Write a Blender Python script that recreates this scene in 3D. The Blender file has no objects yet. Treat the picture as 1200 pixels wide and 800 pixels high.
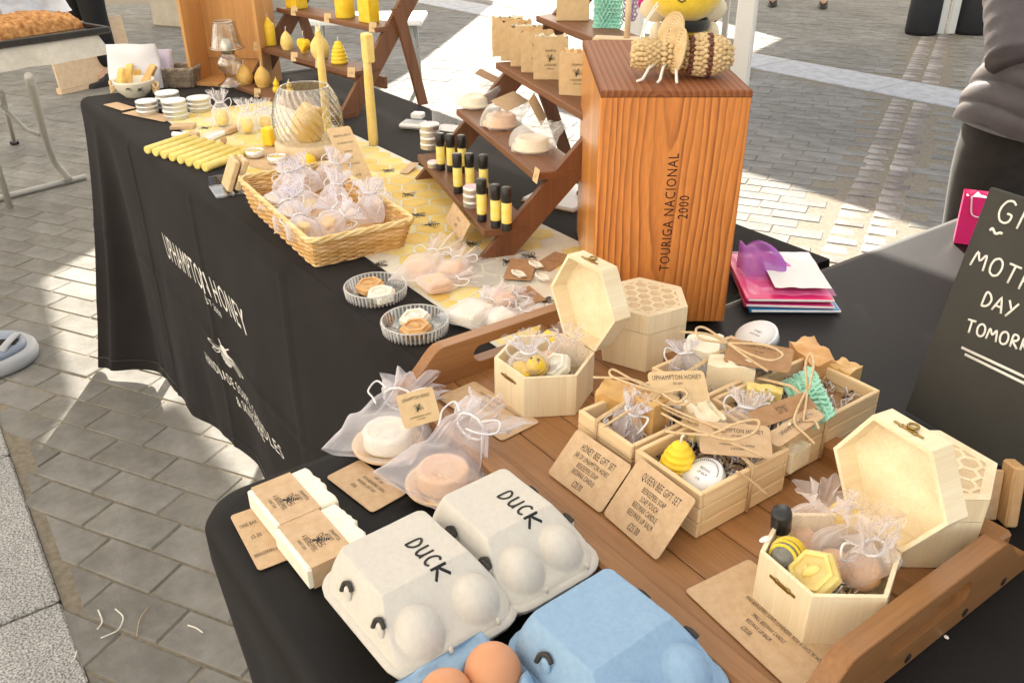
import bpy, bmesh, math, random
from mathutils import Vector, Matrix, noise
random.seed(11)
rad = math.radians
V = Vector
SC = bpy.context.scene
COL = SC.collection

# ------------------------------------------------------------------ camera, sky, sun, exposure
F_PX = 1016.255
CAM_R = (V((0.58138, 0.81362, -0.00405)), V((0.38506, -0.27953, -0.87954)), V((-0.71674, 0.50979, -0.47581)))  # right, down, forward
CAM_P = V((0, 0, 1.30))
cam_data = bpy.data.cameras.new('camera')
cam = bpy.data.objects.new('camera', cam_data)
COL.objects.link(cam)
cam_data.sensor_width = 36
cam_data.lens = F_PX / 1200 * 36
cam_data.clip_start = 0.02
cam_data.clip_end = 600
_r, _d, _f = CAM_R
cam.matrix_world = Matrix(((_r.x, -_d.x, -_f.x, CAM_P.x), (_r.y, -_d.y, -_f.y, CAM_P.y), (_r.z, -_d.z, -_f.z, CAM_P.z), (0, 0, 0, 1)))
SC.camera = cam

SUN_EL = rad(29)
SUN_AZ = V((-0.815, 0.580))            # horizontal direction towards the sun
world = bpy.data.worlds.new('World')
SC.world = world
world.use_nodes = True
_n = world.node_tree.nodes
_sky = _n.new('ShaderNodeTexSky')
_sky.sky_type = 'NISHITA'
_sky.sun_disc = False
_sky.sun_elevation = SUN_EL
_sky.sun_rotation = math.atan2(SUN_AZ.x, SUN_AZ.y)
_sky.dust_density = 2.2
_sky.ozone_density = 0.9
_bg = next(x for x in _n if x.type == 'BACKGROUND')
_bg.inputs['Strength'].default_value = 0.08
world.node_tree.links.new(_sky.outputs[0], _bg.inputs['Color'])
sun_d = bpy.data.lights.new('sun', 'SUN')
sun_d.energy = 5.0
sun_d.angle = rad(0.5)
sun_d.color = (1.0, 0.935, 0.82)
sun = bpy.data.objects.new('sun', sun_d)
COL.objects.link(sun)
_s = V((SUN_AZ.x * math.cos(SUN_EL), SUN_AZ.y * math.cos(SUN_EL), math.sin(SUN_EL)))
sun.rotation_euler = _s.to_track_quat('Z', 'Y').to_euler()
sun.location = (-6, 4, 8)
SC.view_settings.view_transform = 'Standard'
SC.view_settings.look = 'None'
SC.view_settings.exposure = 1.72
SC.view_settings.gamma = 1
SC.render.film_transparent = False

TZ = 0.76      # table top height
FZ = 0.772     # tray floor height


def ray(px, py):
    return (CAM_R[0] * ((px - 600) / F_PX) + CAM_R[1] * ((py - 400) / F_PX) + CAM_R[2])


def at(px, py, z=TZ):
    d = ray(px, py)
    return CAM_P + d * ((z - CAM_P.z) / d.z)


def proj(p):
    q = V(p) - CAM_P
    w = q.dot(CAM_R[2])
    return 600 + F_PX * q.dot(CAM_R[0]) / w, 400 + F_PX * q.dot(CAM_R[1]) / w, w


def T(x=0, y=0, z=0):
    return Matrix.Translation((x, y, z))


def RX(a): return Matrix.Rotation(rad(a), 4, 'X')
def RY(a): return Matrix.Rotation(rad(a), 4, 'Y')
def RZ(a): return Matrix.Rotation(rad(a), 4, 'Z')
def S(x, y=None, z=None):
    y = x if y is None else y
    z = x if z is None else z
    return Matrix.Diagonal((x, y, z, 1))


# ------------------------------------------------------------------ materials
def mat(name, col, rough=0.6, col2=None, nscale=30, ndetail=4, lo=.35, hi=.65, bump=0, bscale=200, spec=.35, metal=0, sss=0,
        sheen=0, trans=0, alpha=1, stretch=None, coat=0, rnd=0, trl=0):
    m = bpy.data.materials.new(name)
    m.use_nodes = True
    nt = m.node_tree
    N, L = nt.nodes, nt.links
    b = next(x for x in N if x.type == 'BSDF_PRINCIPLED')
    b.inputs['Base Color'].default_value = (*col, 1)
    b.inputs['Roughness'].default_value = rough
    b.inputs['Specular IOR Level'].default_value = spec
    b.inputs['Metallic'].default_value = metal
    if sss:
        b.inputs['Subsurface Weight'].default_value = sss
        b.inputs['Subsurface Radius'].default_value = (.012, .008, .004)
        b.inputs['Subsurface Scale'].default_value = 1
    if sheen:
        b.inputs['Sheen Weight'].default_value = sheen
        b.inputs['Sheen Roughness'].default_value = .5
    if coat:
        b.inputs['Coat Weight'].default_value = coat
        b.inputs['Coat Roughness'].default_value = .15
    if trans:
        b.inputs['Transmission Weight'].default_value = trans
    if alpha < 1:
        b.inputs['Alpha'].default_value = alpha
    tc = N.new('ShaderNodeTexCoord')
    src = tc.outputs['Object']
    if stretch:
        mp = N.new('ShaderNodeMapping')
        mp.inputs['Scale'].default_value = stretch
        L.new(src, mp.inputs['Vector'])
        src = mp.outputs[0]
    csock = None
    if col2:
        n = N.new('ShaderNodeTexNoise')
        n.inputs['Scale'].default_value = nscale
        n.inputs['Detail'].default_value = ndetail
        n.inputs['Roughness'].default_value = .6
        L.new(src, n.inputs['Vector'])
        r = N.new('ShaderNodeValToRGB')
        r.color_ramp.elements[0].position = lo
        r.color_ramp.elements[1].position = hi
        r.color_ramp.elements[0].color = (*col, 1)
        r.color_ramp.elements[1].color = (*col2, 1)
        L.new(n.outputs['Fac'], r.inputs['Fac'])
        csock = r.outputs['Color']
    if rnd:
        oi = N.new('ShaderNodeObjectInfo')
        ge = N.new('ShaderNodeNewGeometry')
        ad = N.new('ShaderNodeMath'); ad.operation = 'ADD'
        L.new(oi.outputs['Random'], ad.inputs[0]); L.new(ge.outputs['Random Per Island'], ad.inputs[1])
        fr = N.new('ShaderNodeMath'); fr.operation = 'FRACT'
        L.new(ad.outputs[0], fr.inputs[0])
        mr = N.new('ShaderNodeMapRange')
        mr.inputs['To Min'].default_value = 1 - rnd
        mr.inputs['To Max'].default_value = 1 + rnd
        L.new(fr.outputs[0], mr.inputs['Value'])
        hs = N.new('ShaderNodeHueSaturation')
        hs.inputs['Color'].default_value = (*col, 1)
        if csock: L.new(csock, hs.inputs['Color'])
        L.new(mr.outputs[0], hs.inputs['Value'])
        m2 = N.new('ShaderNodeMapRange')
        m2.inputs['To Min'].default_value = 1.12
        m2.inputs['To Max'].default_value = .88
        L.new(fr.outputs[0], m2.inputs['Value'])
        L.new(m2.outputs[0], hs.inputs['Saturation'])
        csock = hs.outputs[0]
    if csock: L.new(csock, b.inputs['Base Color'])
    if bump:
        n2 = N.new('ShaderNodeTexNoise')
        n2.inputs['Scale'].default_value = bscale
        n2.inputs['Detail'].default_value = 5
        L.new(src, n2.inputs['Vector'])
        bp = N.new('ShaderNodeBump')
        bp.inputs['Strength'].default_value = bump
        bp.inputs['Distance'].default_value = .0015
        L.new(n2.outputs['Fac'], bp.inputs['Height'])
        L.new(bp.outputs[0], b.inputs['Normal'])
    if trl:
        tr = N.new('ShaderNodeBsdfTranslucent')
        tr.inputs['Color'].default_value = (*col, 1)
        if csock: L.new(csock, tr.inputs['Color'])
        mx = N.new('ShaderNodeMixShader')
        mx.inputs[0].default_value = trl
        out = next(x for x in N if x.type == 'OUTPUT_MATERIAL')
        L.new(b.outputs[0], mx.inputs[1]); L.new(tr.outputs[0], mx.inputs[2]); L.new(mx.outputs[0], out.inputs[0])
    return m


def wood(name, c1, c2, scale=60, rot=(0, 0, 0), off=(0, 0, 0), dist=2.0, profile='SAW', rings=True, rough=.45, contrast=(.1, .95), rnd=0, stretch=(1, 1, .06), bump=.15, coat=0):
    m = bpy.data.materials.new(name)
    m.use_nodes = True
    nt = m.node_tree
    N, L = nt.nodes, nt.links
    b = next(x for x in N if x.type == 'BSDF_PRINCIPLED')
    b.inputs['Roughness'].default_value = rough
    b.inputs['Specular IOR Level'].default_value = .35
    if coat:
        b.inputs['Coat Weight'].default_value = coat
        b.inputs['Coat Roughness'].default_value = .2
    tc = N.new('ShaderNodeTexCoord')
    mp = N.new('ShaderNodeMapping')
    mp.inputs['Rotation'].default_value = [rad(a) for a in rot]
    mp.inputs['Location'].default_value = off
    L.new(tc.outputs['Object'], mp.inputs['Vector'])
    oi = N.new('ShaderNodeObjectInfo')
    vadd = N.new('ShaderNodeVectorMath'); vadd.operation = 'ADD'
    cm = N.new('ShaderNodeCombineXYZ')
    rm = N.new('ShaderNodeMath'); rm.operation = 'MULTIPLY'; rm.inputs[1].default_value = .35 if rnd else 0
    L.new(oi.outputs['Random'], rm.inputs[0])
    L.new(rm.outputs[0], cm.inputs[0]); L.new(rm.outputs[0], cm.inputs[1])
    L.new(mp.outputs[0], vadd.inputs[0]); L.new(cm.outputs[0], vadd.inputs[1])
    st = N.new('ShaderNodeMapping'); st.inputs['Scale'].default_value = stretch
    L.new(vadd.outputs[0], st.inputs['Vector'])
    w = N.new('ShaderNodeTexWave')
    w.wave_type = 'RINGS' if rings else 'BANDS'
    if rings: w.rings_direction = 'Z'
    w.wave_profile = profile
    w.inputs['Scale'].default_value = scale
    w.inputs['Distortion'].default_value = dist
    w.inputs['Detail'].default_value = 3
    w.inputs['Detail Scale'].default_value = .35
    L.new(st.outputs[0], w.inputs['Vector'])
    fn = N.new('ShaderNodeTexNoise')
    fn.inputs['Scale'].default_value = 420
    fn.inputs['Detail'].default_value = 3
    L.new(st.outputs[0], fn.inputs['Vector'])
    mixf = N.new('ShaderNodeMath'); mixf.operation = 'MULTIPLY_ADD'; mixf.inputs[1].default_value = .3
    sub = N.new('ShaderNodeMath'); sub.operation = 'SUBTRACT'; sub.inputs[1].default_value = .15
    L.new(fn.outputs['Fac'], mixf.inputs[0]); L.new(w.outputs['Fac'], sub.inputs[0]); L.new(sub.outputs[0], mixf.inputs[2])
    r = N.new('ShaderNodeValToRGB')
    r.color_ramp.elements[0].position = contrast[0]
    r.color_ramp.elements[1].position = contrast[1]
    r.color_ramp.elements[0].color = (*c1, 1)
    r.color_ramp.elements[1].color = (*c2, 1)
    L.new(mixf.outputs[0], r.inputs['Fac'])
    cs = r.outputs['Color']
    if rnd:
        mr = N.new('ShaderNodeMapRange')
        mr.inputs['To Min'].default_value = 1 - rnd
        mr.inputs['To Max'].default_value = 1 + rnd
        L.new(oi.outputs['Random'], mr.inputs['Value'])
        hs = N.new('ShaderNodeHueSaturation')
        L.new(cs, hs.inputs['Color']); L.new(mr.outputs[0], hs.inputs['Value'])
        cs = hs.outputs[0]
    L.new(cs, b.inputs['Base Color'])
    bp = N.new('ShaderNodeBump')
    bp.inputs['Strength'].default_value = bump
    bp.inputs['Distance'].default_value = .001
    L.new(mixf.outputs[0], bp.inputs['Height'])
    L.new(bp.outputs[0], b.inputs['Normal'])
    return m


def fir(name, c1, c2, c3):
    """flat-sawn softwood: growth rings cut lengthwise, dark latewood lines of uneven strength that close into long arches"""
    m = bpy.data.materials.new(name)
    m.use_nodes = True
    nt = m.node_tree
    N, L = nt.nodes, nt.links
    b = next(x for x in N if x.type == 'BSDF_PRINCIPLED')
    b.inputs['Roughness'].default_value = .42
    b.inputs['Coat Weight'].default_value = .1
    b.inputs['Coat Roughness'].default_value = .25
    tc = N.new('ShaderNodeTexCoord')
    mp = N.new('ShaderNodeMapping')
    mp.inputs['Rotation'].default_value = (rad(-4.06), rad(-.8), 0)
    mp.inputs['Location'].default_value = (.006, .145, 0)
    L.new(tc.outputs['Object'], mp.inputs['Vector'])
    st = N.new('ShaderNodeMapping'); st.inputs['Scale'].default_value = (1, 1, .14)
    L.new(tc.outputs['Object'], st.inputs['Vector'])
    def nz(sc, det):
        n = N.new('ShaderNodeTexNoise'); n.inputs['Scale'].default_value = sc; n.inputs['Detail'].default_value = det
        L.new(st.outputs[0], n.inputs['Vector'])
        return n.outputs['Fac']
    sp = N.new('ShaderNodeSeparateXYZ'); L.new(mp.outputs[0], sp.inputs[0])
    def mth(op, a, c=None):
        n = N.new('ShaderNodeMath'); n.operation = op
        for k, q in enumerate((a, c)):
            if q is None: continue
            if isinstance(q, (int, float)): n.inputs[k].default_value = q
            else: L.new(q, n.inputs[k])
        return n.outputs[0]
    r2 = mth('ADD', mth('MULTIPLY', sp.outputs[0], sp.outputs[0]), mth('MULTIPLY', sp.outputs[1], sp.outputs[1]))
    ph = mth('MULTIPLY', mth('SQRT', r2), 118)
    ph = mth('ADD', ph, mth('MULTIPLY', nz(14, 3), 3.6))
    ph = mth('ADD', ph, mth('MULTIPLY', nz(90, 2), .55))
    fr = mth('FRACT', ph)
    r = N.new('ShaderNodeValToRGB')
    e = r.color_ramp.elements
    e[0].position = 0; e[0].color = (*c1, 1)
    e[1].position = 1; e[1].color = (*c1, 1)
    for pos, c in ((.10, c1), (.60, c2), (.86, c3), (.93, c3)):
        q = e.new(pos); q.color = (*c, 1)
    L.new(fr, r.inputs['Fac'])
    mx = N.new('ShaderNodeMix'); mx.data_type = 'RGBA'
    mr = N.new('ShaderNodeMapRange'); mr.inputs['From Min'].default_value = .35; mr.inputs['From Max'].default_value = .65; mr.inputs['To Min'].default_value = .25; mr.inputs['To Max'].default_value = 1
    L.new(nz(34, 3), mr.inputs['Value'])
    L.new(mr.outputs[0], mx.inputs[0])
    md = tuple((c1[k] * .5 + c2[k] * .5) for k in range(3))
    mx.inputs[6].default_value = (*md, 1)
    L.new(r.outputs['Color'], mx.inputs[7])
    hs = N.new('ShaderNodeHueSaturation')
    L.new(mx.outputs[2], hs.inputs['Color'])
    m3 = N.new('ShaderNodeMapRange'); m3.inputs['To Min'].default_value = .78; m3.inputs['To Max'].default_value = 1.22
    L.new(nz(330, 3), m3.inputs['Value']); L.new(m3.outputs[0], hs.inputs['Value'])
    L.new(hs.outputs[0], b.inputs['Base Color'])
    return m


def grain(name, c1, c2, axis='X', rnd=0, rough=.5, coat=0, s=1.0, bump=.2):
    """long streaky grain along one axis with a few broad bands, as sawn boards have"""
    st = {'X': (.035, 1, 1), 'Y': (1, .035, 1), 'Z': (1, 1, .035), 'YZ': (1, .12, .12)}[axis]
    m = bpy.data.materials.new(name)
    m.use_nodes = True
    nt = m.node_tree
    N, L = nt.nodes, nt.links
    b = next(x for x in N if x.type == 'BSDF_PRINCIPLED')
    b.inputs['Roughness'].default_value = rough
    b.inputs['Specular IOR Level'].default_value = .35
    if coat:
        b.inputs['Coat Weight'].default_value = coat
        b.inputs['Coat Roughness'].default_value = .25
    tc = N.new('ShaderNodeTexCoord')
    oi = N.new('ShaderNodeObjectInfo')
    cm = N.new('ShaderNodeCombineXYZ')
    for k in range(3): L.new(oi.outputs['Random'], cm.inputs[k])
    va = N.new('ShaderNodeVectorMath'); va.operation = 'ADD'
    L.new(tc.outputs['Object'], va.inputs[0]); L.new(cm.outputs[0], va.inputs[1])
    mp = N.new('ShaderNodeMapping'); mp.inputs['Scale'].default_value = st
    if axis == 'YZ': mp.inputs['Rotation'].default_value = (rad(-45), 0, 0); mp.inputs['Scale'].default_value = (1, 1, .035)
    L.new(va.outputs[0], mp.inputs['Vector'])
    def nz(sc, det, ro):
        n = N.new('ShaderNodeTexNoise')
        n.inputs['Scale'].default_value = sc * s; n.inputs['Detail'].default_value = det; n.inputs['Roughness'].default_value = ro
        n.inputs['Distortion'].default_value = .4
        L.new(mp.outputs[0], n.inputs['Vector'])
        return n.outputs['Fac']
    a_, f_ = nz(38, 4, .55), nz(330, 3, .6)
    mx = N.new('ShaderNodeMath'); mx.operation = 'MULTIPLY_ADD'; mx.inputs[1].default_value = .45
    L.new(f_, mx.inputs[0])
    m3 = N.new('ShaderNodeMath'); m3.operation = 'MULTIPLY'; m3.inputs[1].default_value = .6
    L.new(a_, m3.inputs[0]); L.new(m3.outputs[0], mx.inputs[2])
    r = N.new('ShaderNodeValToRGB')
    r.color_ramp.elements[0].position = .36; r.color_ramp.elements[1].position = .68
    r.color_ramp.elements[0].color = (*c1, 1); r.color_ramp.elements[1].color = (*c2, 1)
    L.new(mx.outputs[0], r.inputs['Fac'])
    cs = r.outputs['Color']
    if rnd:
        mr = N.new('ShaderNodeMapRange'); mr.inputs['To Min'].default_value = 1 - rnd; mr.inputs['To Max'].default_value = 1 + rnd
        L.new(oi.outputs['Random'], mr.inputs['Value'])
        hs = N.new('ShaderNodeHueSaturation')
        L.new(cs, hs.inputs['Color']); L.new(mr.outputs[0], hs.inputs['Value'])
        cs = hs.outputs[0]
    L.new(cs, b.inputs['Base Color'])
    bp = N.new('ShaderNodeBump'); bp.inputs['Strength'].default_value = bump; bp.inputs['Distance'].default_value = .0008
    L.new(mx.outputs[0], bp.inputs['Height']); L.new(bp.outputs[0], b.inputs['Normal'])
    return m


def thin_glass(name, tint=(.97, .98, .98), lo=.06, hi=.75, rough=.03, bump=0):
    m = bpy.data.materials.new(name)
    m.use_nodes = True
    nt = m.node_tree
    N, L = nt.nodes, nt.links
    N.remove(next(x for x in N if x.type == 'BSDF_PRINCIPLED'))
    out = next(x for x in N if x.type == 'OUTPUT_MATERIAL')
    tr = N.new('ShaderNodeBsdfTransparent'); tr.inputs['Color'].default_value = (*tint, 1)
    gl = N.new('ShaderNodeBsdfGlossy'); gl.inputs['Roughness'].default_value = rough
    lw = N.new('ShaderNodeLayerWeight'); lw.inputs['Blend'].default_value = .35
    mr = N.new('ShaderNodeMapRange'); mr.inputs['To Min'].default_value = lo; mr.inputs['To Max'].default_value = hi
    L.new(lw.outputs['Facing'], mr.inputs['Value'])
    mx = N.new('ShaderNodeMixShader')
    L.new(mr.outputs[0], mx.inputs[0]); L.new(tr.outputs[0], mx.inputs[1]); L.new(gl.outputs[0], mx.inputs[2])
    L.new(mx.outputs[0], out.inputs[0])
    return m


def sheer(name, col, lo=.2, hi=.8, trl=.4, gloss=0):
    """gauze or film: part of the light passes straight through, more of it is scattered where the weave is seen edge on"""
    m = bpy.data.materials.new(name)
    m.use_nodes = True
    nt = m.node_tree
    N, L = nt.nodes, nt.links
    b = next(x for x in N if x.type == 'BSDF_PRINCIPLED')
    b.inputs['Base Color'].default_value = (*col, 1)
    b.inputs['Roughness'].default_value = .12 if gloss else .55
    b.inputs['Specular IOR Level'].default_value = .5
    out = next(x for x in N if x.type == 'OUTPUT_MATERIAL')
    tl = N.new('ShaderNodeBsdfTranslucent'); tl.inputs['Color'].default_value = (*col, 1)
    m1 = N.new('ShaderNodeMixShader'); m1.inputs[0].default_value = trl
    L.new(b.outputs[0], m1.inputs[1]); L.new(tl.outputs[0], m1.inputs[2])
    tr = N.new('ShaderNodeBsdfTransparent')
    lw = N.new('ShaderNodeLayerWeight'); lw.inputs['Blend'].default_value = .4
    mr = N.new('ShaderNodeMapRange'); mr.inputs['To Min'].default_value = lo; mr.inputs['To Max'].default_value = hi
    L.new(lw.outputs['Facing'], mr.inputs['Value'])
    mx = N.new('ShaderNodeMixShader')
    L.new(mr.outputs[0], mx.inputs[0]); L.new(tr.outputs[0], mx.inputs[1]); L.new(m1.outputs[0], mx.inputs[2])
    L.new(mx.outputs[0], out.inputs[0])
    return m


def stain(m, sc=1.3, lo=.80, hi=1.16):
    """broad stains and wear that run on across neighbouring pieces"""
    nt = m.node_tree
    N, L = nt.nodes, nt.links
    b = next(x for x in N if x.type == 'BSDF_PRINCIPLED')
    src = b.inputs['Base Color'].links[0].from_socket
    g_ = N.new('ShaderNodeNewGeometry')
    val = None
    for s_, l_, h_ in ((sc, lo, hi), (sc * 9, .9, 1.1), (sc * 40, .92, 1.06)):
        n = N.new('ShaderNodeTexNoise'); n.inputs['Scale'].default_value = s_; n.inputs['Detail'].default_value = 6
        L.new(g_.outputs['Position'], n.inputs['Vector'])
        mr = N.new('ShaderNodeMapRange'); mr.inputs['From Min'].default_value = .3; mr.inputs['From Max'].default_value = .7; mr.inputs['To Min'].default_value = l_; mr.inputs['To Max'].default_value = h_
        L.new(n.outputs['Fac'], mr.inputs['Value'])
        if val is None: val = mr.outputs[0]
        else:
            q = N.new('ShaderNodeMath'); q.operation = 'MULTIPLY'; L.new(val, q.inputs[0]); L.new(mr.outputs[0], q.inputs[1]); val = q.outputs[0]
    hs = N.new('ShaderNodeHueSaturation')
    L.new(src, hs.inputs['Color']); L.new(val, hs.inputs['Value']); L.new(hs.outputs[0], b.inputs['Base Color'])


M = {}
M['paver'] = mat('paver', (.195, .183, .160), .85, (.265, .252, .228), 9, 6, bump=.5, bscale=160, rnd=.09)
M['joint'] = mat('joint sand', (.20, .17, .125), .95, (.28, .24, .18), 60, bump=.5)
M['granite'] = mat('granite', (.16, .155, .15), .7, (.62, .60, .57), 230, 3, .38, .62, bump=.3)
M['pale_stone'] = mat('pale stone', (.42, .42, .43), .8, (.56, .56, .56), 14, 5, bump=.3)
M['sett'] = mat('sett', (.22, .19, .17), .8, (.40, .35, .31), 7, 5, bump=.5, bscale=90, rnd=.3)
M['black_cloth'] = mat('black cloth', (.015, .0125, .0125), .9, (.021, .0175, .0175), 5, 3, sheen=.06, bump=.25, bscale=1500, spec=.08)
M['cover_cloth'] = mat('black stretch cloth', (.010, .0088, .0088), .55, (.014, .0125, .0125), 5, 3, bump=.15, bscale=1500, spec=.14)
M['black_plain'] = mat('black plastic', (.018, .018, .019), .35, spec=.5)
M['white_print'] = mat('white print', (.78, .76, .72), .7)
M['ink'] = mat('ink', (.035, .03, .027), .7)
M['kraft'] = mat('kraft card', (.55, .37, .215), .8, (.62, .44, .275), 120, 5, bump=.12, bscale=700)
M['kraft_light'] = mat('pale kraft card', (.62, .44, .24), .8, (.69, .50, .29), 90, 5, bump=.12, bscale=700)
M['kraft_dark'] = mat('dark kraft card', (.36, .20, .10), .8, (.44, .26, .135), 90, 5, bump=.12, bscale=700)
M['tray'] = grain('tray wood', (.22, .098, .034), (.35, .168, .064), 'X', rnd=.14, rough=.42, coat=.1)
M['pine'] = grain('pine slat', (.70, .48, .26), (.82, .63, .39), 'X', rnd=.06, rough=.6, s=1.6)
M['pine_y'] = grain('pine slat side', (.70, .48, .26), (.82, .63, .39), 'Y', rnd=.06, rough=.6, s=1.6)
M['basswood'] = grain('pale ply', (.78, .62, .40), (.90, .79, .57), 'Z', rnd=.03, rough=.6, s=1.3, bump=.06)
M['basswood_dark'] = mat('cut ply', (.50, .33, .17), .7, (.60, .42, .24), 60)
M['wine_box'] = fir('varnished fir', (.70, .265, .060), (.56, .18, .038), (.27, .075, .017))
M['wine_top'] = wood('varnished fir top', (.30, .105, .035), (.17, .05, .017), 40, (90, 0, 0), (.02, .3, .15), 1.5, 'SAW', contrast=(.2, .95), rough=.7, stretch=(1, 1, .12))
M['crate_wood'] = grain('orange ply', (.52, .25, .08), (.64, .35, .13), 'Z', rough=.5)
M['shelf_wood'] = grain('brown shelf wood', (.135, .056, .027), (.22, .098, .048), 'X', rnd=.12, rough=.5)
M['slice_wood'] = mat('pale wood slice', (.66, .50, .32), .7, (.76, .60, .41), 50)
M['wax_y'] = mat('yellow beeswax', (.86, .56, .02), .42, (.92, .66, .06), 60, 4, sss=.25, bump=.1)
M['wax_pale'] = mat('pale beeswax', (.80, .58, .17), .45, (.87, .68, .27), 50, 4, sss=.25, bump=.08)
M['wax_ochre'] = mat('honeyed beeswax', (.70, .42, .10), .45, (.80, .54, .17), 40, 4, sss=.2, bump=.1)
M['wax_stick'] = mat('pale yellow rolled wax', (.82, .64, .14), .45, (.88, .73, .26), 60, 4, sss=.2, bump=.1)
M['leg_paint'] = mat('warm grey painted steel', (.46, .44, .40), .45, metal=.2)
M['tray_black'] = mat('black baking tin', (.016, .014, .014), .3, (.03, .026, .024), 20, spec=.5)
M['pale_bench'] = mat('cream stone', (.50, .44, .35), .85, (.58, .52, .43), 10, bump=.3)
M['wick'] = mat('cotton wick', (.82, .78, .70), .9)
M['soap_cream'] = mat('cream soap', (.78, .66, .46), .5, (.86, .77, .60), 55, 5, sss=.25, bump=.15)
M['soap_white'] = mat('white soap', (.86, .79, .64), .5, (.90, .85, .74), 45, 5, sss=.25, bump=.08)
M['soap_tan'] = mat('tan soap', (.60, .32, .12), .5, (.72, .44, .20), 45, 5, sss=.2, bump=.12)
M['soap_pink'] = mat('peach soap', (.74, .45, .27), .5, (.81, .55, .36), 40, 5, sss=.2, bump=.08)
M['soap_green'] = mat('marbled green soap', (.42, .40, .22), .5, (.66, .62, .45), 30, 5, sss=.2)
M['soap_amber'] = mat('amber soap', (.58, .34, .115), .45, (.70, .46, .20), 35, 5, sss=.25)
M['soap_slate'] = mat('slate soap', (.20, .20, .23), .5, (.30, .30, .33), 40)
M['dish_wood'] = mat('pale beech', (.70, .50, .31), .6, (.78, .59, .40), 30, stretch=(1, 6, 1))
M['organza'] = sheer('organza', (.90, .88, .95), .14, .86)
M['organza_dense'] = sheer('gathered organza', (.88, .86, .95), .20, .92)
M['organza_pink'] = sheer('blush organza', (.93, .86, .86), .20, .84)
M['film'] = sheer('clear film', (.94, .94, .95), .12, .62, .1, 1)
M['ribbon'] = mat('satin ribbon', (.86, .85, .88), .3, spec=.5, trl=.15)
M['pulp'] = mat('grey pulp card', (.62, .58, .52), .95, (.66, .62, .56), 200, 6, bump=.45, bscale=1300)
M['pulp_blue'] = mat('blue pulp card', (.26, .40, .575), .95, (.30, .445, .62), 200, 6, bump=.45, bscale=1300)
M['egg'] = mat('brown eggshell', (.60, .27, .135), .45, (.66, .32, .17), 20, 3, bump=.06, bscale=500, sss=.1)
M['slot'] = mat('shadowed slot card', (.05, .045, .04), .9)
M['twine'] = mat('jute twine', (.60, .42, .24), .9, (.70, .53, .33), 300, bump=.4, bscale=900)
M['wicker'] = mat('wicker', (.62, .36, .14), .55, (.76, .50, .22), 60, 4, bump=.2, rnd=.15)
M['wicker_pale'] = mat('pale wicker', (.74, .54, .25), .55, (.82, .65, .36), 60, 4, bump=.2, rnd=.12)
M['wicker_grey'] = mat('grey wicker', (.20, .15, .11), .7, (.36, .29, .22), 60, 4, bump=.3, rnd=.25)
M['straw'] = mat('plaited straw', (.60, .42, .21), .7, (.74, .56, .32), 80, 4, bump=.4)
M['straw_dark'] = mat('dark plaited straw', (.12, .04, .025), .7, (.20, .08, .05), 80, bump=.4)
M['plush'] = mat('yellow plush', (.88, .60, .015), .95, (.93, .68, .04), 120, 5, sheen=.8, bump=.8, bscale=500)
M['plush_black'] = mat('black plush', (.02, .02, .02), .95, sheen=.5, bump=.8, bscale=500)
M['plush_cream'] = mat('cream plush', (.80, .70, .52), .95, sheen=.6, bump=.6, bscale=500)
M['yarn_green'] = mat('mint yarn', (.30, .66, .50), .95, (.42, .76, .62), 60, sheen=.4, bump=.5, bscale=400)
M['yarn_blue'] = mat('blue yarn', (.10, .38, .62), .95, (.17, .46, .70), 60, sheen=.4, bump=.5, bscale=400)
M['yarn_lilac'] = mat('lilac yarn', (.42, .27, .44), .95, (.56, .40, .56), 60, sheen=.4, bump=.5, bscale=400)
M['yarn_pink'] = mat('pink yarn', (.78, .06, .27), .95, sheen=.4, bump=.5, bscale=400)
M['yarn_aqua'] = mat('aqua yarn', (.26, .62, .50), .95, (.40, .76, .63), 60, sheen=.4, bump=.5, bscale=400)
M['glass'] = thin_glass('clear glass')
M['glass_rib'] = thin_glass('ribbed glass', (.93, .94, .93), .16, .9, .12)
M['glass_highlight'] = sheer('glass rib highlights', (.95, .95, .95), .35, .85, .3, 1)  # whitish colour puts the highlights into the otherwise clear ribs
M['slab'] = mat('pale tan wax', (.64, .45, .24), .5, (.72, .54, .32), 60, sss=.15)
M['acrylic'] = thin_glass('clear acrylic', (.96, .97, .98), .08, .7)
M['tin'] = mat('brushed tin', (.82, .82, .81), .42, metal=.75)
M['tin_white'] = mat('white tin label', (.84, .85, .88), .4)
M['label_pink'] = mat('pink tin label', (.72, .55, .60), .5)
M['label_yellow'] = mat('yellow balm label', (.86, .68, .10), .45, (.90, .78, .32), 90)
M['label_white'] = mat('white paper label', (.84, .83, .84), .6)
M['brass'] = mat('aged brass', (.36, .25, .09), .35, metal=1)
M['pewter'] = mat('lamp collar metal', (.55, .50, .42), .3, metal=.9)
M['hole'] = mat('recess shade', (.015, .012, .01), .9)  # near-black colour stands for the shade inside holes and recesses
M['ceramic'] = mat('cream ceramic', (.82, .76, .62), .25, spec=.5)
M['white_plastic'] = mat('white plastic', (.80, .80, .79), .4)
M['white_paper'] = mat('white paper', (.84, .84, .83), .7)
M['white_metal'] = mat('white painted metal', (.78, .77, .74), .4)
M['grey_metal'] = mat('grey painted steel', (.36, .36, .35), .4, metal=.4)
M['beige_cloth'] = mat('natural linen cloth', (.52, .48, .41), .85, (.60, .56, .49), 40, bump=.3, bscale=900)
M['white_bag'] = mat('white cotton', (.80, .79, .84), .85, bump=.2, bscale=900, trl=.1)
M['lilac_bag'] = mat('lilac cotton', (.68, .62, .74), .85, bump=.2, bscale=900, trl=.1)
M['bread'] = mat('baked crust', (.30, .10, .022), .8, (.66, .36, .13), 40, 6, .36, .66, bump=1, bscale=60)
M['poly_bag'] = mat('grey polythene', (.42, .42, .46), .3, (.58, .58, .62), 12, spec=.5)
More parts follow.
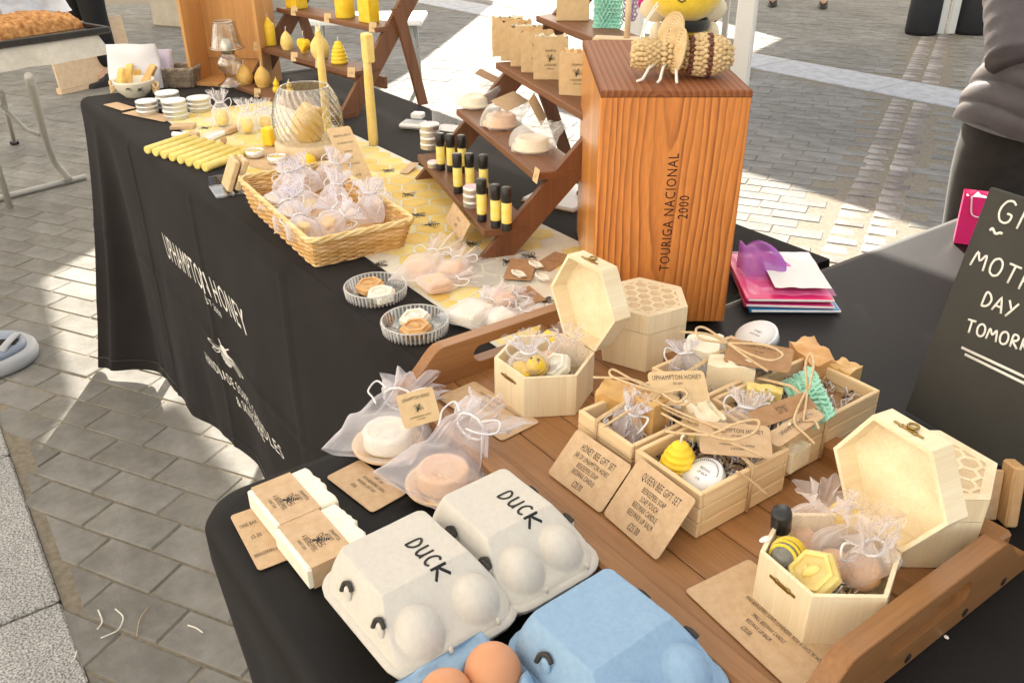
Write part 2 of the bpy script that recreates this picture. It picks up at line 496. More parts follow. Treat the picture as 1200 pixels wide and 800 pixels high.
M['plastic_grey'] = mat('slate blue plastic', (.20, .24, .32), .5, (.27, .31, .39), 9)
M['plastic_pale'] = mat('grey plastic', (.42, .43, .45), .5)
M['slate'] = mat('chalkboard', (.040, .038, .034), .75, (.056, .054, .049), 7, 5, .3, .7)
M['chalk'] = mat('chalk', (.80, .79, .74), .9)
M['frame_oak'] = grain('oak frame', (.48, .27, .12), (.62, .40, .20), 'Z', rough=.55)
M['pink_gloss'] = mat('pink gloss card', (.80, .03, .20), .3, spec=.5)
M['pink_paper'] = mat('pale pink paper', (.80, .52, .62), .6)
M['magenta'] = mat('magenta card', (.55, .03, .17), .3, spec=.5)
M['blue_card'] = mat('blue card', (.03, .20, .45), .35)
M['tulle'] = sheer('purple tulle', (.52, .17, .66), .62, .92)
M['tulle_pink'] = sheer('pink tulle', (.85, .10, .50), .35, .9)
M['pinkfilm'] = sheer('pink film', (.85, .20, .50), .25, .6, .2, 1)
M['jacket'] = mat('grey quilted nylon', (.075, .064, .072), .45, (.095, .082, .09), 20, spec=.4, bump=.2, bscale=160)
M['trouser'] = mat('charcoal trousers', (.018, .014, .012), .85, (.026, .021, .019), 30, sheen=.1, bump=.2, bscale=400)
M['trouser_black'] = mat('black trousers', (.012, .012, .013), .85)
M['skin'] = mat('skin', (.56, .34, .25), .55, sss=.1)
M['hair'] = mat('brown hair', (.08, .045, .025), .7)
M['shoe'] = mat('dark shoe leather', (.03, .025, .024), .45)
M['rubber'] = mat('black rubber', (.02, .02, .022), .7)
M['canopy'] = mat('white canopy fabric', (.80, .79, .76), .8, trl=.45)
M['render'] = mat('cream render', (.72, .68, .60), .9, (.78, .74, .66), 2, bump=.3)
M['window_glass'] = mat('window glass', (.03, .035, .04), .08, spec=.6)
M['brick_red'] = mat('dark roof tile', (.16, .07, .05), .85)
M['run_pale'] = mat('pale runner linen', (.66, .63, .53), .85, (.72, .69, .60), 60, bump=.2, bscale=1200)
M['run_grey'] = mat('grey runner print', (.46, .45, .41), .85, (.56, .55, .51), 60, bump=.2, bscale=1200)
M['run_yel'] = mat('yellow runner print', (.74, .56, .14), .85, (.80, .66, .30), 25, bump=.2, bscale=1200)
M['run_och'] = mat('ochre runner print', (.70, .47, .11), .85, (.78, .57, .20), 25, bump=.2, bscale=1200)
M['run_lem'] = mat('lemon runner print', (.78, .65, .24), .85, (.82, .72, .38), 60, bump=.2, bscale=1200)
M['shred_w'] = mat('white shredded paper', (.78, .74, .74), .8)
M['shred_k'] = mat('black shredded paper', (.03, .03, .03), .8)
M['pompom'] = mat('hot pink pompom', (.80, .05, .25), .95, bump=.8, bscale=300)

M['tray_end'] = grain('tray end wood', (.24, .105, .036), (.37, .178, .068), 'Y', rnd=.1, rough=.4, coat=.12)
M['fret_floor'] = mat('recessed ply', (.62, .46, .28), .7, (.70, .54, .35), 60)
M['felt_bee'] = mat('grey felt', (.17, .16, .14), .95, (.26, .25, .22), 200, bump=.5, bscale=600)
M['marker'] = mat('black marker ink', (.012, .012, .013), .5)
M['shelf_side'] = grain('brown shelf side', (.13, .054, .026), (.21, .094, .046), 'YZ', rnd=.12, rough=.5)
M['wine_side'] = wood('varnished fir side', (.76, .32, .07), (.42, .14, .03), 60, (1, 0, 0), (.3, .05, 0), .8, 'SAW', contrast=(.25, .98), rough=.3, stretch=(1, 1, .08), coat=.3)
M['burnt'] = mat('burnt lettering', (.055, .016, .008), .6)
stain(M['paver']); stain(M['granite'], 2.5, .88, 1.08); stain(M['sett'])

# ------------------------------------------------------------------ mesh building
class MB:
    def __init__(s):
        s.v, s.f, s.mi, s.sm = [], [], [], []

    def add(s, vs, fs, X=None, mi=0, smooth=False):
        o = len(s.v)
        s.v += [tuple(X @ V(p)) if X is not None else tuple(p) for p in vs]
        for f in fs:
            s.f.append([i + o for i in f]); s.mi.append(mi); s.sm.append(smooth)
        return s

    def box(s, c, d, b=0, X=None, mi=0):
        hx, hy, hz = d[0] / 2, d[1] / 2, d[2] / 2
        b = min(b, hx * .9, hy * .9, hz * .9)
        if b <= 0:
            vs = [(c[0] + i * hx, c[1] + j * hy, c[2] + k * hz) for i in (-1, 1) for j in (-1, 1) for k in (-1, 1)]
            return s.add(vs, [(0, 1, 3, 2), (4, 6, 7, 5), (0, 4, 5, 1), (2, 3, 7, 6), (0, 2, 6, 4), (1, 5, 7, 3)], X, mi)
        vs, idx = [], {}
        for i in (-1, 1):
            for j in (-1, 1):
                for k in (-1, 1):
                    for a in range(3):
                        p = [i * (hx - b), j * (hy - b), k * (hz - b)]
                        p[a] = (i, j, k)[a] * (hx, hy, hz)[a]
                        idx[i, j, k, a] = len(vs)
                        vs.append((c[0] + p[0], c[1] + p[1], c[2] + p[2]))
        fs = []
        g = lambda i, j, k, a: idx[i, j, k, a]
        for q in (-1, 1):
            fs.append([g(q, j, k, 0) for j, k in ((-1, -1), (1, -1), (1, 1), (-1, 1))][::q])
            fs.append([g(j, q, k, 1) for j, k in ((-1, -1), (-1, 1), (1, 1), (1, -1))][::q])
            fs.append([g(j, k, q, 2) for j, k in ((-1, -1), (1, -1), (1, 1), (-1, 1))][::q])
        for i in (-1, 1):
            for j in (-1, 1):
                fs.append([g(i, j, -1, 0), g(i, j, -1, 1), g(i, j, 1, 1), g(i, j, 1, 0)])
                fs.append([g(i, -1, j, 0), g(i, -1, j, 2), g(i, 1, j, 2), g(i, 1, j, 0)])
                fs.append([g(-1, i, j, 1), g(-1, i, j, 2), g(1, i, j, 2), g(1, i, j, 1)])
        for i in (-1, 1):
            for j in (-1, 1):
                for k in (-1, 1):
                    fs.append([g(i, j, k, 0), g(i, j, k, 1), g(i, j, k, 2)])
        return s.add(vs, fs, X, mi)

    def prism(s, poly, z0, z1, X=None, mi=0, b=0, smooth=False):
        n = len(poly)
        cx = sum(p[0] for p in poly) / n; cy = sum(p[1] for p in poly) / n
        def ins(q):
            out = []
            for x, y in poly:
                d = math.hypot(x - cx, y - cy) or 1
                out.append((x - (x - cx) / d * q, y - (y - cy) / d * q))
            return out
        rings = [(poly, z0), (poly, z1)] if not b else [(ins(b), z0), (poly, z0 + b), (poly, z1 - b), (ins(b), z1)]
        vs, fs = [], []
        for pl, z in rings:
            vs += [(x, y, z) for x, y in pl]
        for r in range(len(rings) - 1):
            for i in range(n):
                j = (i + 1) % n
                fs.append((r * n + i, r * n + j, (r + 1) * n + j, (r + 1) * n + i))
        s.add(vs, fs, X, mi, smooth)
        k = len(rings) - 1
        s.add([vs[i] for i in range(n)], [tuple(range(n))[::-1]], X, mi)
        s.add([vs[k * n + i] for i in range(n)], [tuple(range(n))], X, mi)
        return s

    def lathe(s, prof, seg=24, X=None, mi=0, smooth=True, fn=None, caps=True):
        vs, fs = [], []
        for r, z in prof:
            for i in range(seg):
                a = 2 * math.pi * i / seg
                rr = r * (fn(a, z) if fn else 1)
                vs.append((rr * math.cos(a), rr * math.sin(a), z))
        for k in range(len(prof) - 1):
            for i in range(seg):
                j = (i + 1) % seg
                fs.append((k * seg + i, k * seg + j, (k + 1) * seg + j, (k + 1) * seg + i))
        if caps:
            if prof[0][0] > 1e-5: fs.append(tuple(range(seg))[::-1])
            if prof[-1][0] > 1e-5: fs.append(tuple(range((len(prof) - 1) * seg, len(prof) * seg)))
        return s.add(vs, fs, X, mi, smooth)

    def ball(s, c, r, seg=16, X=None, mi=0, rings=10, fn=None):
        r = (r, r, r) if not isinstance(r, (tuple, list)) else r
        prof = [(math.sin(math.pi * k / rings), -math.cos(math.pi * k / rings)) for k in range(rings + 1)]
        prof[0] = (1e-4, -1); prof[-1] = (1e-4, 1)
        Y = T(*c) @ S(*r)
        return s.lathe(prof, seg, X @ Y if X is not None else Y, mi, fn=fn)

    def tube(s, pts, r, seg=6, X=None, mi=0, closed=False, taper=None, flat=1):
        pts = [V(p) for p in pts]
        n = len(pts)
        vs, fs = [], []
        up = None
        for k in range(n):
            if closed: t = pts[(k + 1) % n] - pts[k - 1]
            else: t = pts[min(k + 1, n - 1)] - pts[max(k - 1, 0)]
            if t.length < 1e-9: t = V((0, 0, 1))
            t.normalize()
            if up is None:
                up = V((0, 0, 1)) if abs(t.z) < .9 else V((1, 0, 0))
            a = t.cross(up)
            if a.length < 1e-4: a = t.cross(V((.3, 1, .2)))
            a.normalize()
            b = a.cross(t).normalized()
            up = b
            rr = r if taper is None else r * taper(k / (n - 1))
            for i in range(seg):
                an = 2 * math.pi * i / seg
                vs.append(pts[k] + a * (math.cos(an) * rr) + b * (math.sin(an) * rr * flat))
        m = n if closed else n - 1
        for k in range(m):
            k2 = (k + 1) % n
            for i in range(seg):
                j = (i + 1) % seg
                fs.append((k * seg + i, k * seg + j, k2 * seg + j, k2 * seg + i))
        if not closed:
            fs.append(tuple(range(seg))[::-1]); fs.append(tuple(range((n - 1) * seg, n * seg)))
        return s.add(vs, fs, X, mi, True)

    def grid(s, fn, nu, nv, X=None, mi=0, smooth=True, wrap=False):
        vs, fs = [], []
        for j in range(nv + 1):
            for i in range(nu if wrap else nu + 1):
                vs.append(fn(i / nu, j / nv))
        w = nu if wrap else nu + 1
        for j in range(nv):
            for i in range(nu):
                i2 = (i + 1) % w
                fs.append((j * w + i, j * w + i2, (j + 1) * w + i2, (j + 1) * w + i))
        return s.add(vs, fs, X, mi, smooth)

    def mesh(s, name, mats):
        me = bpy.data.meshes.new(name)
        me.from_pydata(s.v, [], s.f)
        for m in (mats if isinstance(mats, (list, tuple)) else [mats]):
            me.materials.append(M[m] if isinstance(m, str) else m)
        me.polygons.foreach_set('material_index', s.mi)
        me.polygons.foreach_set('use_smooth', s.sm)
        me.update()
        return me

    def build(s, name, mats, parent=None, X=None):
        o = bpy.data.objects.new(name, s.mesh(name, mats))
        COL.objects.link(o)
        if parent: o.parent = parent
        if X is not None: o.matrix_local = X
        return o


def tag(o, label=None, cat=None, group=None, kind=None):
    if label: o['label'] = label
    if cat: o['category'] = cat
    if group: o['group'] = group
    if kind: o['kind'] = kind
    return o


def thing(name, label, cat, loc=(0, 0, 0), rz=0, group=None, X=None):
    o = bpy.data.objects.new(name, None)
    o.empty_display_size = .05
    COL.objects.link(o)
    if X is not None: o.matrix_world = X
    else:
        o.location = loc
        o.rotation_euler = (0, 0, rad(rz))
    return tag(o, label, cat, group)


def copy_tree(o, parent=None):
    c = o.copy()
    COL.objects.link(c)
    c.parent = parent
    for ch in o.children: copy_tree(ch, c)
    return c


# ------------------------------------------------------------------ lettering
_tc = {}
def text_mesh(txt, sx=.62, align='CENTER', shear=0):
    key = (txt, sx, align, shear)
    if key in _tc: return _tc[key]
    cu = bpy.data.curves.new('letters', 'FONT')
    cu.body = txt
    cu.align_x = align
    cu.align_y = 'CENTER'
    cu.resolution_u = 2
    cu.shear = shear
    cu.space_character = 1.12
    ob = bpy.data.objects.new('letters', cu)
    COL.objects.link(ob)
    bpy.context.view_layer.update()
    dg = bpy.context.evaluated_depsgraph_get()
    me = ob.evaluated_get(dg).to_mesh()
    vs = [(v.co.x * sx, v.co.y, 0) for v in me.vertices]
    fs = [tuple(p.vertices) for p in me.polygons]
    ob.evaluated_get(dg).to_mesh_clear()
    bpy.data.objects.remove(ob)
    bpy.data.curves.remove(cu)
    _tc[key] = (vs, fs)
    return vs, fs


def letters(mb, txt, size, X, sx=.62, mi=0, align='CENTER', fn=None):
    vs, fs = text_mesh(txt, sx, align)
    vs = [(x * size * 1.38, y * size * 1.38, 0) for x, y, z in vs]
    if fn: vs = [fn(*p) for p in vs]
    return mb.add(vs, fs, X, mi)


def bee_print(mb, size, X, mi=0, fn=None):
    def ell(cx, cy, rx, ry, a=0, n=12):
        ca, sa = math.cos(rad(a)), math.sin(rad(a))
        out = []
        for i in range(n):
            t = 2 * math.pi * i / n
            x, y = rx * math.cos(t), ry * math.sin(t)
            out.append((cx + x * ca - y * sa, cy + x * sa + y * ca))
        return out
    shapes = [ell(-.38, 0, .13, .13), ell(-.12, 0, .17, .17)]
    for k, (x, w) in enumerate(((.1, .19), (.24, .2), (.38, .16), (.5, .1))):
        shapes.append([(x - .045, -w), (x + .045, -w * .95), (x + .045, w * .95), (x - .045, w)])
    for sg in (-1, 1):
        for (cx, cy, rx, ry, a) in ((-.02, .42, .3, .12, 62), (.2, .36, .22, .09, 42)):
            o = ell(cx, cy * sg, rx, ry, a * sg); i = ell(cx, cy * sg, rx * .8, ry * .65, a * sg)
            for k in range(len(o)):
                k2 = (k + 1) % len(o)
                shapes.append([o[k], o[k2], i[k2], i[k]])
        for x in (-.2, -.08, .06):
            shapes.append([(x, sg * .15), (x + .03, sg * .15), (x - .06, sg * .34), (x - .09, sg * .32)])
        shapes.append([(-.48, sg * .06), (-.46, sg * .09), (-.66, sg * .2), (-.68, sg * .17)])
    for sh in shapes:
        vs = [(x * size, y * size, 0) for x, y in sh]
        if fn: vs = [fn(*p) for p in vs]
        mb.add(vs, [tuple(range(len(vs)))], X, mi)
    return mb


STROKES = {
    'G': [[(.62, .85), (.45, .98), (.2, .9), (.05, .6), (.05, .3), (.2, .04), (.45, 0), (.62, .15), (.64, .42), (.4, .42)]],
    'I': [[(.1, 1), (.06, 0)]], 'F': [[(.1, 0), (.1, 1), (.6, 1)], [(.1, .55), (.5, .55)]],
    'T': [[(0, .98), (.7, 1)], [(.36, 1), (.33, 0)]], 'S': [[(.5, .88), (.3, 1), (.08, .85), (.12, .6), (.42, .45), (.5, .2), (.3, 0), (.04, .1)]],
    'M': [[(0, 0), (.12, 1), (.4, .3), (.68, 1), (.8, 0)]], 'O': [[(.36, 1), (.1, .85), (.02, .5), (.1, .12), (.36, 0), (.6, .14), (.68, .5), (.6, .86), (.36, 1)]],
    'H': [[(.05, 1), (.05, 0)], [(.6, 1), (.6, 0)], [(.05, .5), (.6, .52)]], 'E': [[(.55, 1), (.08, 1), (.06, 0), (.55, 0)], [(.07, .52), (.48, .52)]],
    'R': [[(.06, 0), (.08, 1), (.42, .98), (.55, .78), (.42, .55), (.1, .5), (.6, 0)]], 'D': [[(.08, 0), (.1, 1), (.4, .92), (.62, .6), (.56, .25), (.34, .02), (.06, 0)]],
    'A': [[(0, 0), (.34, 1), (.66, 0)], [(.13, .36), (.54, .36)]], 'Y': [[(0, 1), (.3, .5)], [(.64, 1), (.1, -.05)]],
    'W': [[(0, 1), (.18, 0), (.4, .7), (.6, 0), (.8, 1)]], 'U': [[(.05, 1), (.05, .3), (.2, .02), (.42, .05), (.56, .3), (.56, 1)], [(.56, .3), (.6, 0)]],
    'C': [[(.58, .85), (.4, 1), (.15, .85), (.04, .5), (.14, .12), (.38, 0), (.58, .12)]], 'K': [[(.08, 1), (.06, 0)], [(.58, 1), (.1, .45), (.6, 0)]],
    '~': [[(0, .5), (.25, .9), (.5, .75), (.85, .3), (1.2, .3), (1.6, .6), (2.0, .5)]], '_': [[(0, 0), (1, .02)]],
}
def strokes(mb, txt, h, r, X, gap=.28, mi=0, sx=1.0, jitter=.03):
    x = 0
    for ch in txt:
        if ch == ' ':
            x += .5; continue
        w = max(p[0] for st in STROKES[ch] for p in st)
        dy = random.uniform(-jitter, jitter)
        for st in STROKES[ch]:
            pts = []
            for k in range(len(st) - 1):
                a, b = st[k], st[k + 1]
                for q in range(4): pts.append((a[0] + (b[0] - a[0]) * q / 4, a[1] + (b[1] - a[1]) * q / 4))
            pts.append(st[-1])
            if len(st) > 3:      # smooth the hand
                for _ in range(2):
                    pts = [pts[0]] + [tuple((pts[i - 1][c] + 2 * pts[i][c] + pts[i + 1][c]) / 4 for c in (0, 1)) for i in range(1, len(pts) - 1)] + [pts[-1]]
            mb.tube([((x + p[0]) * h * sx, (p[1] + dy) * h, 0) for p in pts], r, 6, X, mi, flat=.25)
        x += w + gap
    return x * h * sx


# ------------------------------------------------------------------ small makers
def frame_from(bl, br, tl):
    """card placed by three of its corners: returns matrix (origin bl, x along the bottom, y up the card) and its size"""
    x = (br - bl); w = x.length; x.normalize()
    y = (tl - bl); y -= x * y.dot(x); h = y.length; y.normalize()
    z = x.cross(y)
    X = Matrix((x, y, z)).transposed().to_4x4()
    X.translation = bl
    return X, w, h


def rrect(w, h, r, n=4, x0=0, y0=0):
    out = []
    for cx, cy, a0 in ((w - r, h - r, 0), (r, h - r, 90), (r, r, 180), (w - r, r, 270)):
        for k in range(n + 1):
            a = rad(a0 + 90 * k / n)
            out.append((x0 + cx + r * math.cos(a), y0 + cy + r * math.sin(a)))
    return out


def card(name, label, cat, X, w, h, lines=(), m='kraft', r=.004, th=.0008, bee=None, sx=.55, group=None, rot=0, ink='ink', hole=None):
    """lines: (text, size, x fraction, y fraction)"""
    o = MB().prism(rrect(w, h, r), 0, th).build(name, m)
    o.matrix_world = X
    tag(o, label, cat, group)
    if lines or bee:
        mb = MB()
        for txt, size, fx, fy in lines:
            letters(mb, txt, size, T(w * fx, h * fy, th + .0003) @ RZ(rot), sx)
        if bee: bee_print(mb, bee[0], T(w * bee[1], h * bee[2], th + .0003) @ RZ(bee[3] if len(bee) > 3 else 0))
        mb.build('lettering', ink, o)
    return o


def flat_card(name, label, cat, bl, br, tl, z, lines=(), **k):
    X, w, h = frame_from(at(*bl, z), at(*br, z), at(*tl, z))
    return card(name, label, cat, X, w, h, lines, **k)


def smooth(P, n=8, it=3):
    pp = []
    for i in range(len(P) - 1):
        for q in range(n): pp.append(P[i].lerp(P[i + 1], q / n))
    pp.append(P[-1])
    for _ in range(it * n // 2): pp = [pp[0]] + [(pp[i - 1] + pp[i] * 2 + pp[i + 1]) / 4 for i in range(1, len(pp) - 1)] + [pp[-1]]
    return pp


def above(p, py):
    """height over ground point p that is seen at image row py"""
    best = (1e9, 0)
    for k in range(0, 2500, 3):
        e = abs(proj((p.x, p.y, k / 1000))[1] - py)
        if e < best[0]: best = (e, k / 1000)
    return best[1]


def hexpts(r, rot=0, n=6):
    return [(r * math.cos(rad(rot + 360 / n * k)), r * math.sin(rad(rot + 360 / n * k))) for k in range(n)]


def lie(pb, pt, z=TZ + .0008, lift=0):
    """matrix for a pouch lying on a surface, its bottom seam at pixel pb and its mouth towards pt; local z runs along it, local y up"""
    a, b_ = at(*pb, z), at(*pt, z)
    hd = (b_ - a).normalized()
    if lift: hd = (hd + V((0, 0, lift))).normalized()
    sx_ = V((0, 0, 1)).cross(hd).normalized()
    up = hd.cross(sx_)
    X = Matrix((sx_, up, hd)).transposed().to_4x4()
    X.translation = a
    return X


def pouch(name, label, cat, X, w=.06, h=.1, t=.03, m='organza', seed=0, group=None, flat=True, ruff=1.0, ribbon=True, tie=.68, rise=0):
    """drawstring gauze pouch: local x across, z from the bottom seam to the ruffle, y thickness"""
    rn = random.Random(seed)
    ph = [rn.uniform(0, 6.3) for _ in range(6)]
    rows = []
    n = 22
    for k in range(n + 1):
        q = k / n
        if q < tie:
            s_ = q / tie
            wide = w / 2 * (1 - .04 * math.sin(s_ * 3) - (.54 if flat else .66) * max(0, (s_ - .52) / .48) ** 1.6)
            thick = t / 2 * math.sin(math.pi * min(1, s_ * .92 + .04)) ** .7 * (1 - .25 * s_)
            thick = max(thick, .0012 + .1 * w * max(0, (s_ - .6)))
            amp = .035 + .22 * max(0, s_ - .30)
        else:
            s_ = (q - tie) / (1 - tie)
            wide = w / 2 * ((.40 if flat else .28) + .5 * ruff * s_ ** .8)
            thick = w / 2 * (.2 + .34 * ruff * s_ ** .9)
            amp = .18 + .32 * s_
        rows.append((q * h, wide, thick, amp))
    def fn(u, v):
        k = min(n, int(round(v * n)))
        z, wd, tk, amp = rows[k]
        a = 2 * math.pi * u
        e = .75 if k < n * tie * .6 else 1
        ca, sa = math.cos(a), math.sin(a)
        x = wd * math.copysign(abs(ca) ** e, ca)
        y = tk * math.copysign(abs(sa) ** 1, sa)
        wv = 1 + amp * (math.sin(7 * a + ph[0] + z * 30) * .5 + math.sin(11 * a + ph[1] + z * 50) * .3 + math.sin(17 * a + ph[5]) * .35 * (k / n) + math.sin(4 * a + ph[2] + z * 60) * .4)
        nz = noise.noise(V((x * 45 + seed, y * 45, z * 45))) * .1 * min(w, .06)
        x *= wv; y = y * wv + nz * .6
        dz = 0
        if k >= n - 1: dz = h * .05 * math.sin(5 * a + ph[3])
        bend = (z / h) ** 2 * h * .06 * math.sin(ph[4])
        if flat: y = y + t / 2 * max(.16, 1 - max(0, z / h - .5) * 1.2) if True else y
        if flat: y = max(y, .0006)
        if rise:
            q_ = min(1, max(0, (z / h - .50) / .22)); y += rise * q_ * q_ * (3 - 2 * q_)
        return (x + bend, y, z + dz)
    mb = MB().grid(fn, 72, n, wrap=True)
    root = thing(name, label, cat, X=X, group=group)
    mb.build('pouch_bag', m, root)
    zt = h * tie
    yo = (t * .3 if flat else 0) + rise
    if ribbon:
        rb = MB()
        q_ = min(w, .055)
        pts = [(w * .19 * math.cos(a), yo + w * .15 * math.sin(a), zt) for a in [i * math.pi / 6 for i in range(12)]]
        rb.tube(pts, .0014, 5, closed=True)
        for sg in (-1, 1):
            lp = [V((sg * w * .15, yo + w * .12, zt)), V((sg * (w * .15 + q_ * .30), yo + w * .10 + q_ * .10, zt + q_ * .22)), V((sg * (w * .15 + q_ * .42), yo + w * .06, zt - q_ * .05)),
                  V((sg * (w * .12 + q_ * .20), yo + w * .12, zt - q_ * .35)), V((sg * (w * .10 + q_ * .05), yo + w * .14, zt - q_ * (.50 + .12 * sg)))]
            if flat: lp = [V((v_.x, max(v_.y, .0016), v_.z)) for v_ in lp]
            rb.tube(smooth(lp, 5, 2), .0011, 5)
        rb.build('ribbon', 'ribbon', root)
    return root


def hexbar(name, label, cat, X, r, th, m, group=None, emboss=True, n=6):
    root = MB().prism(hexpts(r, 0, n), 0, th, b=.0025, mi=0)
    if emboss:
        root.prism(hexpts(r * .72, 0, n), th, th + .0002)
        root.add(*ring(hexpts(r * .86, 0, n), hexpts(r * .66, 0, n), th, .0022))
        root.ball((0, 0, th), (r * .4, r * .2, .004), 10, RZ(35), 0, 6)
        root.ball((r * .1, r * .15, th), (r * .22, r * .12, .0035), 10, RZ(110), 0, 6)
    o = root.build(name, m)
    o.matrix_world = X
    return tag(o, label, cat, group)


def ring(outer, inner, z, h):
    n = len(outer)
    vs = [(x, y, z) for x, y in outer] + [(x * .97, y * .97, z + h) for x, y in outer] + [(x * 1.03, y * 1.03, z + h) for x, y in inner] + [(x, y, z) for x, y in inner]
    fs = []
    for k in range(3):
        for i in range(n):
            j = (i + 1) % n
            fs.append((k * n + i, k * n + j, (k + 1) * n + j, (k + 1) * n + i))
    return vs, fs
# ------------------------------------------------------------------ ground
def struct(o):
    o['kind'] = 'structure'
    return o


g = MB().add([(-150, -150, -.03), (150, -150, -.03), (150, 150, -.03), (-150, 150, -.03)], [(0, 1, 2, 3)]).build('ground', 'joint')
struct(g)
pave = MB().add([(-20, .006, -.0028), (9, .006, -.0028), (9, 20, -.0028), (-20, 20, -.0028)], [(0, 1, 2, 3)]).build('pavement', 'joint')
struct(pave)

PA = 30.8                                  # bearing of the paving courses
cA, sA = math.cos(rad(PA)), math.sin(rad(PA))
CW, PL = .0985, .203
O0 = at(56, 650, 0)


def pw(u, v): return V((O0.x + u * cA - v * sA, O0.y + u * sA + v * cA, 0))


TABLE_MASK = [(82, 112), (100, 430), (118, 435), (200, 445), (300, 548), (240, 600), (345, 800), (1200, 800), (1200, 225), (1130, 245), (1020, 290), (950, 310), (895, 280), (680, 200), (690, 60), (640, 0), (470, 0), (470, 110), (120, 90)]


def inside(p, poly):
    c = False
    for i in range(len(poly)):
        a, b = poly[i], poly[i - 1]
        if (a[1] > p[1]) != (b[1] > p[1]) and p[0] < (b[0] - a[0]) * (p[1] - a[1]) / (b[1] - a[1]) + a[0]: c = not c
    return c


def in_view(p):
    if V(p - CAM_P).dot(CAM_R[2]) < .2: return False
    x, y, w = proj(p)
    return -25 < x < 1225 and -25 < y < 825 and not inside((x, y), TABLE_MASK)


def paver_mesh(l, w, seed):
    rn = random.Random(seed)
    mb = MB()
    mb.box((0, 0, -.02), (l, w, .04), .003)
    for i, p in enumerate(mb.v):
        mb.v[i] = (p[0] + rn.uniform(-.0012, .0012), p[1] + rn.uniform(-.0012, .0012), p[2] + (rn.uniform(-.0008, .0008) if p[2] > -.005 else 0))
    return mb


# the pale stone band and the gully of setts that cross the paving
band = [at(880, 57, 0), at(880, 80, 0), at(1120, 127, 0), at(1120, 108, 0)]
bd = (band[2] - band[1]).normalized()
b_near = [band[1] - bd * 6, band[1] + bd * 8]
b_w = .50
bn = V((-bd.y, bd.x, 0))
gl0, gl1 = at(1043, 116, 0), at(953, 306, 0)
gd = (gl1 - gl0).normalized()
gn = V((-gd.y, gd.x, 0))
G_W = .27


def band_s(p): return (p - b_near[0]).dot(bn)
def gully_s(p): return (p - gl0).dot(gn)


pmeshes = [paver_mesh(PL - .005, CW - .005, k).mesh('paver', 'paver') for k in range(5)]
cand = []
for iv in range(-60, 190):
    off = (iv % 2) * PL * .5 + random.uniform(-.02, .02)
    for iu in range(-75, 60):
        p = pw(iu * PL + off, (iv + .5) * CW)
        if p.y < -.10 or p.y > 11 or p.x < -11 or p.x > 1.2: continue
        if -.03 - CW * .45 < band_s(p) < b_w + CW * .45: continue
        if -PL * .30 < gully_s(p) < G_W + PL * .30: continue
        cand.append((in_view(p), (p - CAM_P).length, p))
cand.sort(key=lambda c: (not c[0], c[1]))
rest = MB()
for k, (vis, d, p) in enumerate(cand):
    z = random.uniform(-.0012, .0012)
    rot = RZ(PA + random.uniform(-.5, .5)) @ RX(random.uniform(-.25, .25)) @ RY(random.uniform(-.25, .25))
    if p.y < .09:          # cut to the line of the kerb
        mb = paver_mesh(PL - .005, CW - .005, k)
        X_ = T(p.x, p.y, z) @ rot
        w_ = [X_ @ V(q) for q in mb.v]
        if max(q.y for q in w_) < .034: continue
        bm = bmesh.new()
        bv = [bm.verts.new(q) for q in w_]
        for f_ in mb.f: bm.faces.new([bv[i_] for i_ in f_])
        cut = bmesh.ops.bisect_plane(bm, geom=bm.verts[:] + bm.edges[:] + bm.faces[:], plane_co=(0, .022, 0), plane_no=(.02 * random.uniform(-1, 1), -1, 0), clear_outer=True)
        es_ = [g__ for g__ in cut['geom_cut'] if isinstance(g__, bmesh.types.BMEdge)]
        if es_: bmesh.ops.edgenet_fill(bm, edges=es_)
        XI_ = X_.inverted()
        bm.verts.index_update()
        mb = MB().add([XI_ @ q.co for q in bm.verts], [[q.index for q in f_.verts] for f_ in bm.faces])
        bm.free()
        if vis and k < 300: mb.build('paver', 'paver', pave, X_)
        else: rest.add(mb.v, mb.f, X_)
    elif vis and k < 300:
        o = bpy.data.objects.new('paver', pmeshes[k % 5])
        COL.objects.link(o)
        o.parent = pave
        o.matrix_local = T(p.x, p.y, z) @ rot
    else:
        mb = paver_mesh(PL - .005, CW - .005, k) if d < 5 else MB().box((0, 0, -.02), (PL - .005, CW - .005, .04))
        rest.add(mb.v, mb.f, T(p.x, p.y, z) @ rot)
o = rest.build('far_pavers', 'paver', pave)
o['kind'] = 'stuff'

st = thing('stone_band', None, None)
struct(st)
for k in range(14):
    a = b_near[0] + bd * (k * 1.0)
    X = Matrix((bd, bn, V((0, 0, 1)))).transposed().to_4x4()
    X.translation = a
    MB().box((.5, b_w / 2, -.03), (.992, b_w - .01, .068), .005).build('stone_slab', 'pale_stone', st).matrix_world = X
gu = MB()
X = Matrix((gd, gn, V((0, 0, 1)))).transposed().to_4x4()
X.translation = gl0 - gd * 4
gs = struct(tag(bpy.data.objects.new('gully', None)))
COL.objects.link(gs)
sett_m = []
for k in range(4):
    rn = random.Random(k)
    mb = MB().box((0, 0, -.03), (.099, .130, .066), .012)
    for i, p in enumerate(mb.v): mb.v[i] = tuple(c + rn.uniform(-.004, .004) for c in p)
    sett_m.append(mb)
sett_mesh = [m_.mesh('sett', 'sett') for m_ in sett_m]
k = 0
for i in range(72):
    for j in range(2):
        c = X @ V((i * .106 + j * .05 + random.uniform(-.006, .006), .068 + j * .135, -.004))
        if -.06 < band_s(V((c.x, c.y, 0))) < b_w + .06: continue
        ro = T(*c) @ RZ(math.degrees(math.atan2(gd.y, gd.x)) + random.uniform(-4, 4))
        o = bpy.data.objects.new('sett', sett_mesh[k % 4]); k += 1
        COL.objects.link(o); o.parent = gs; o.matrix_world = ro

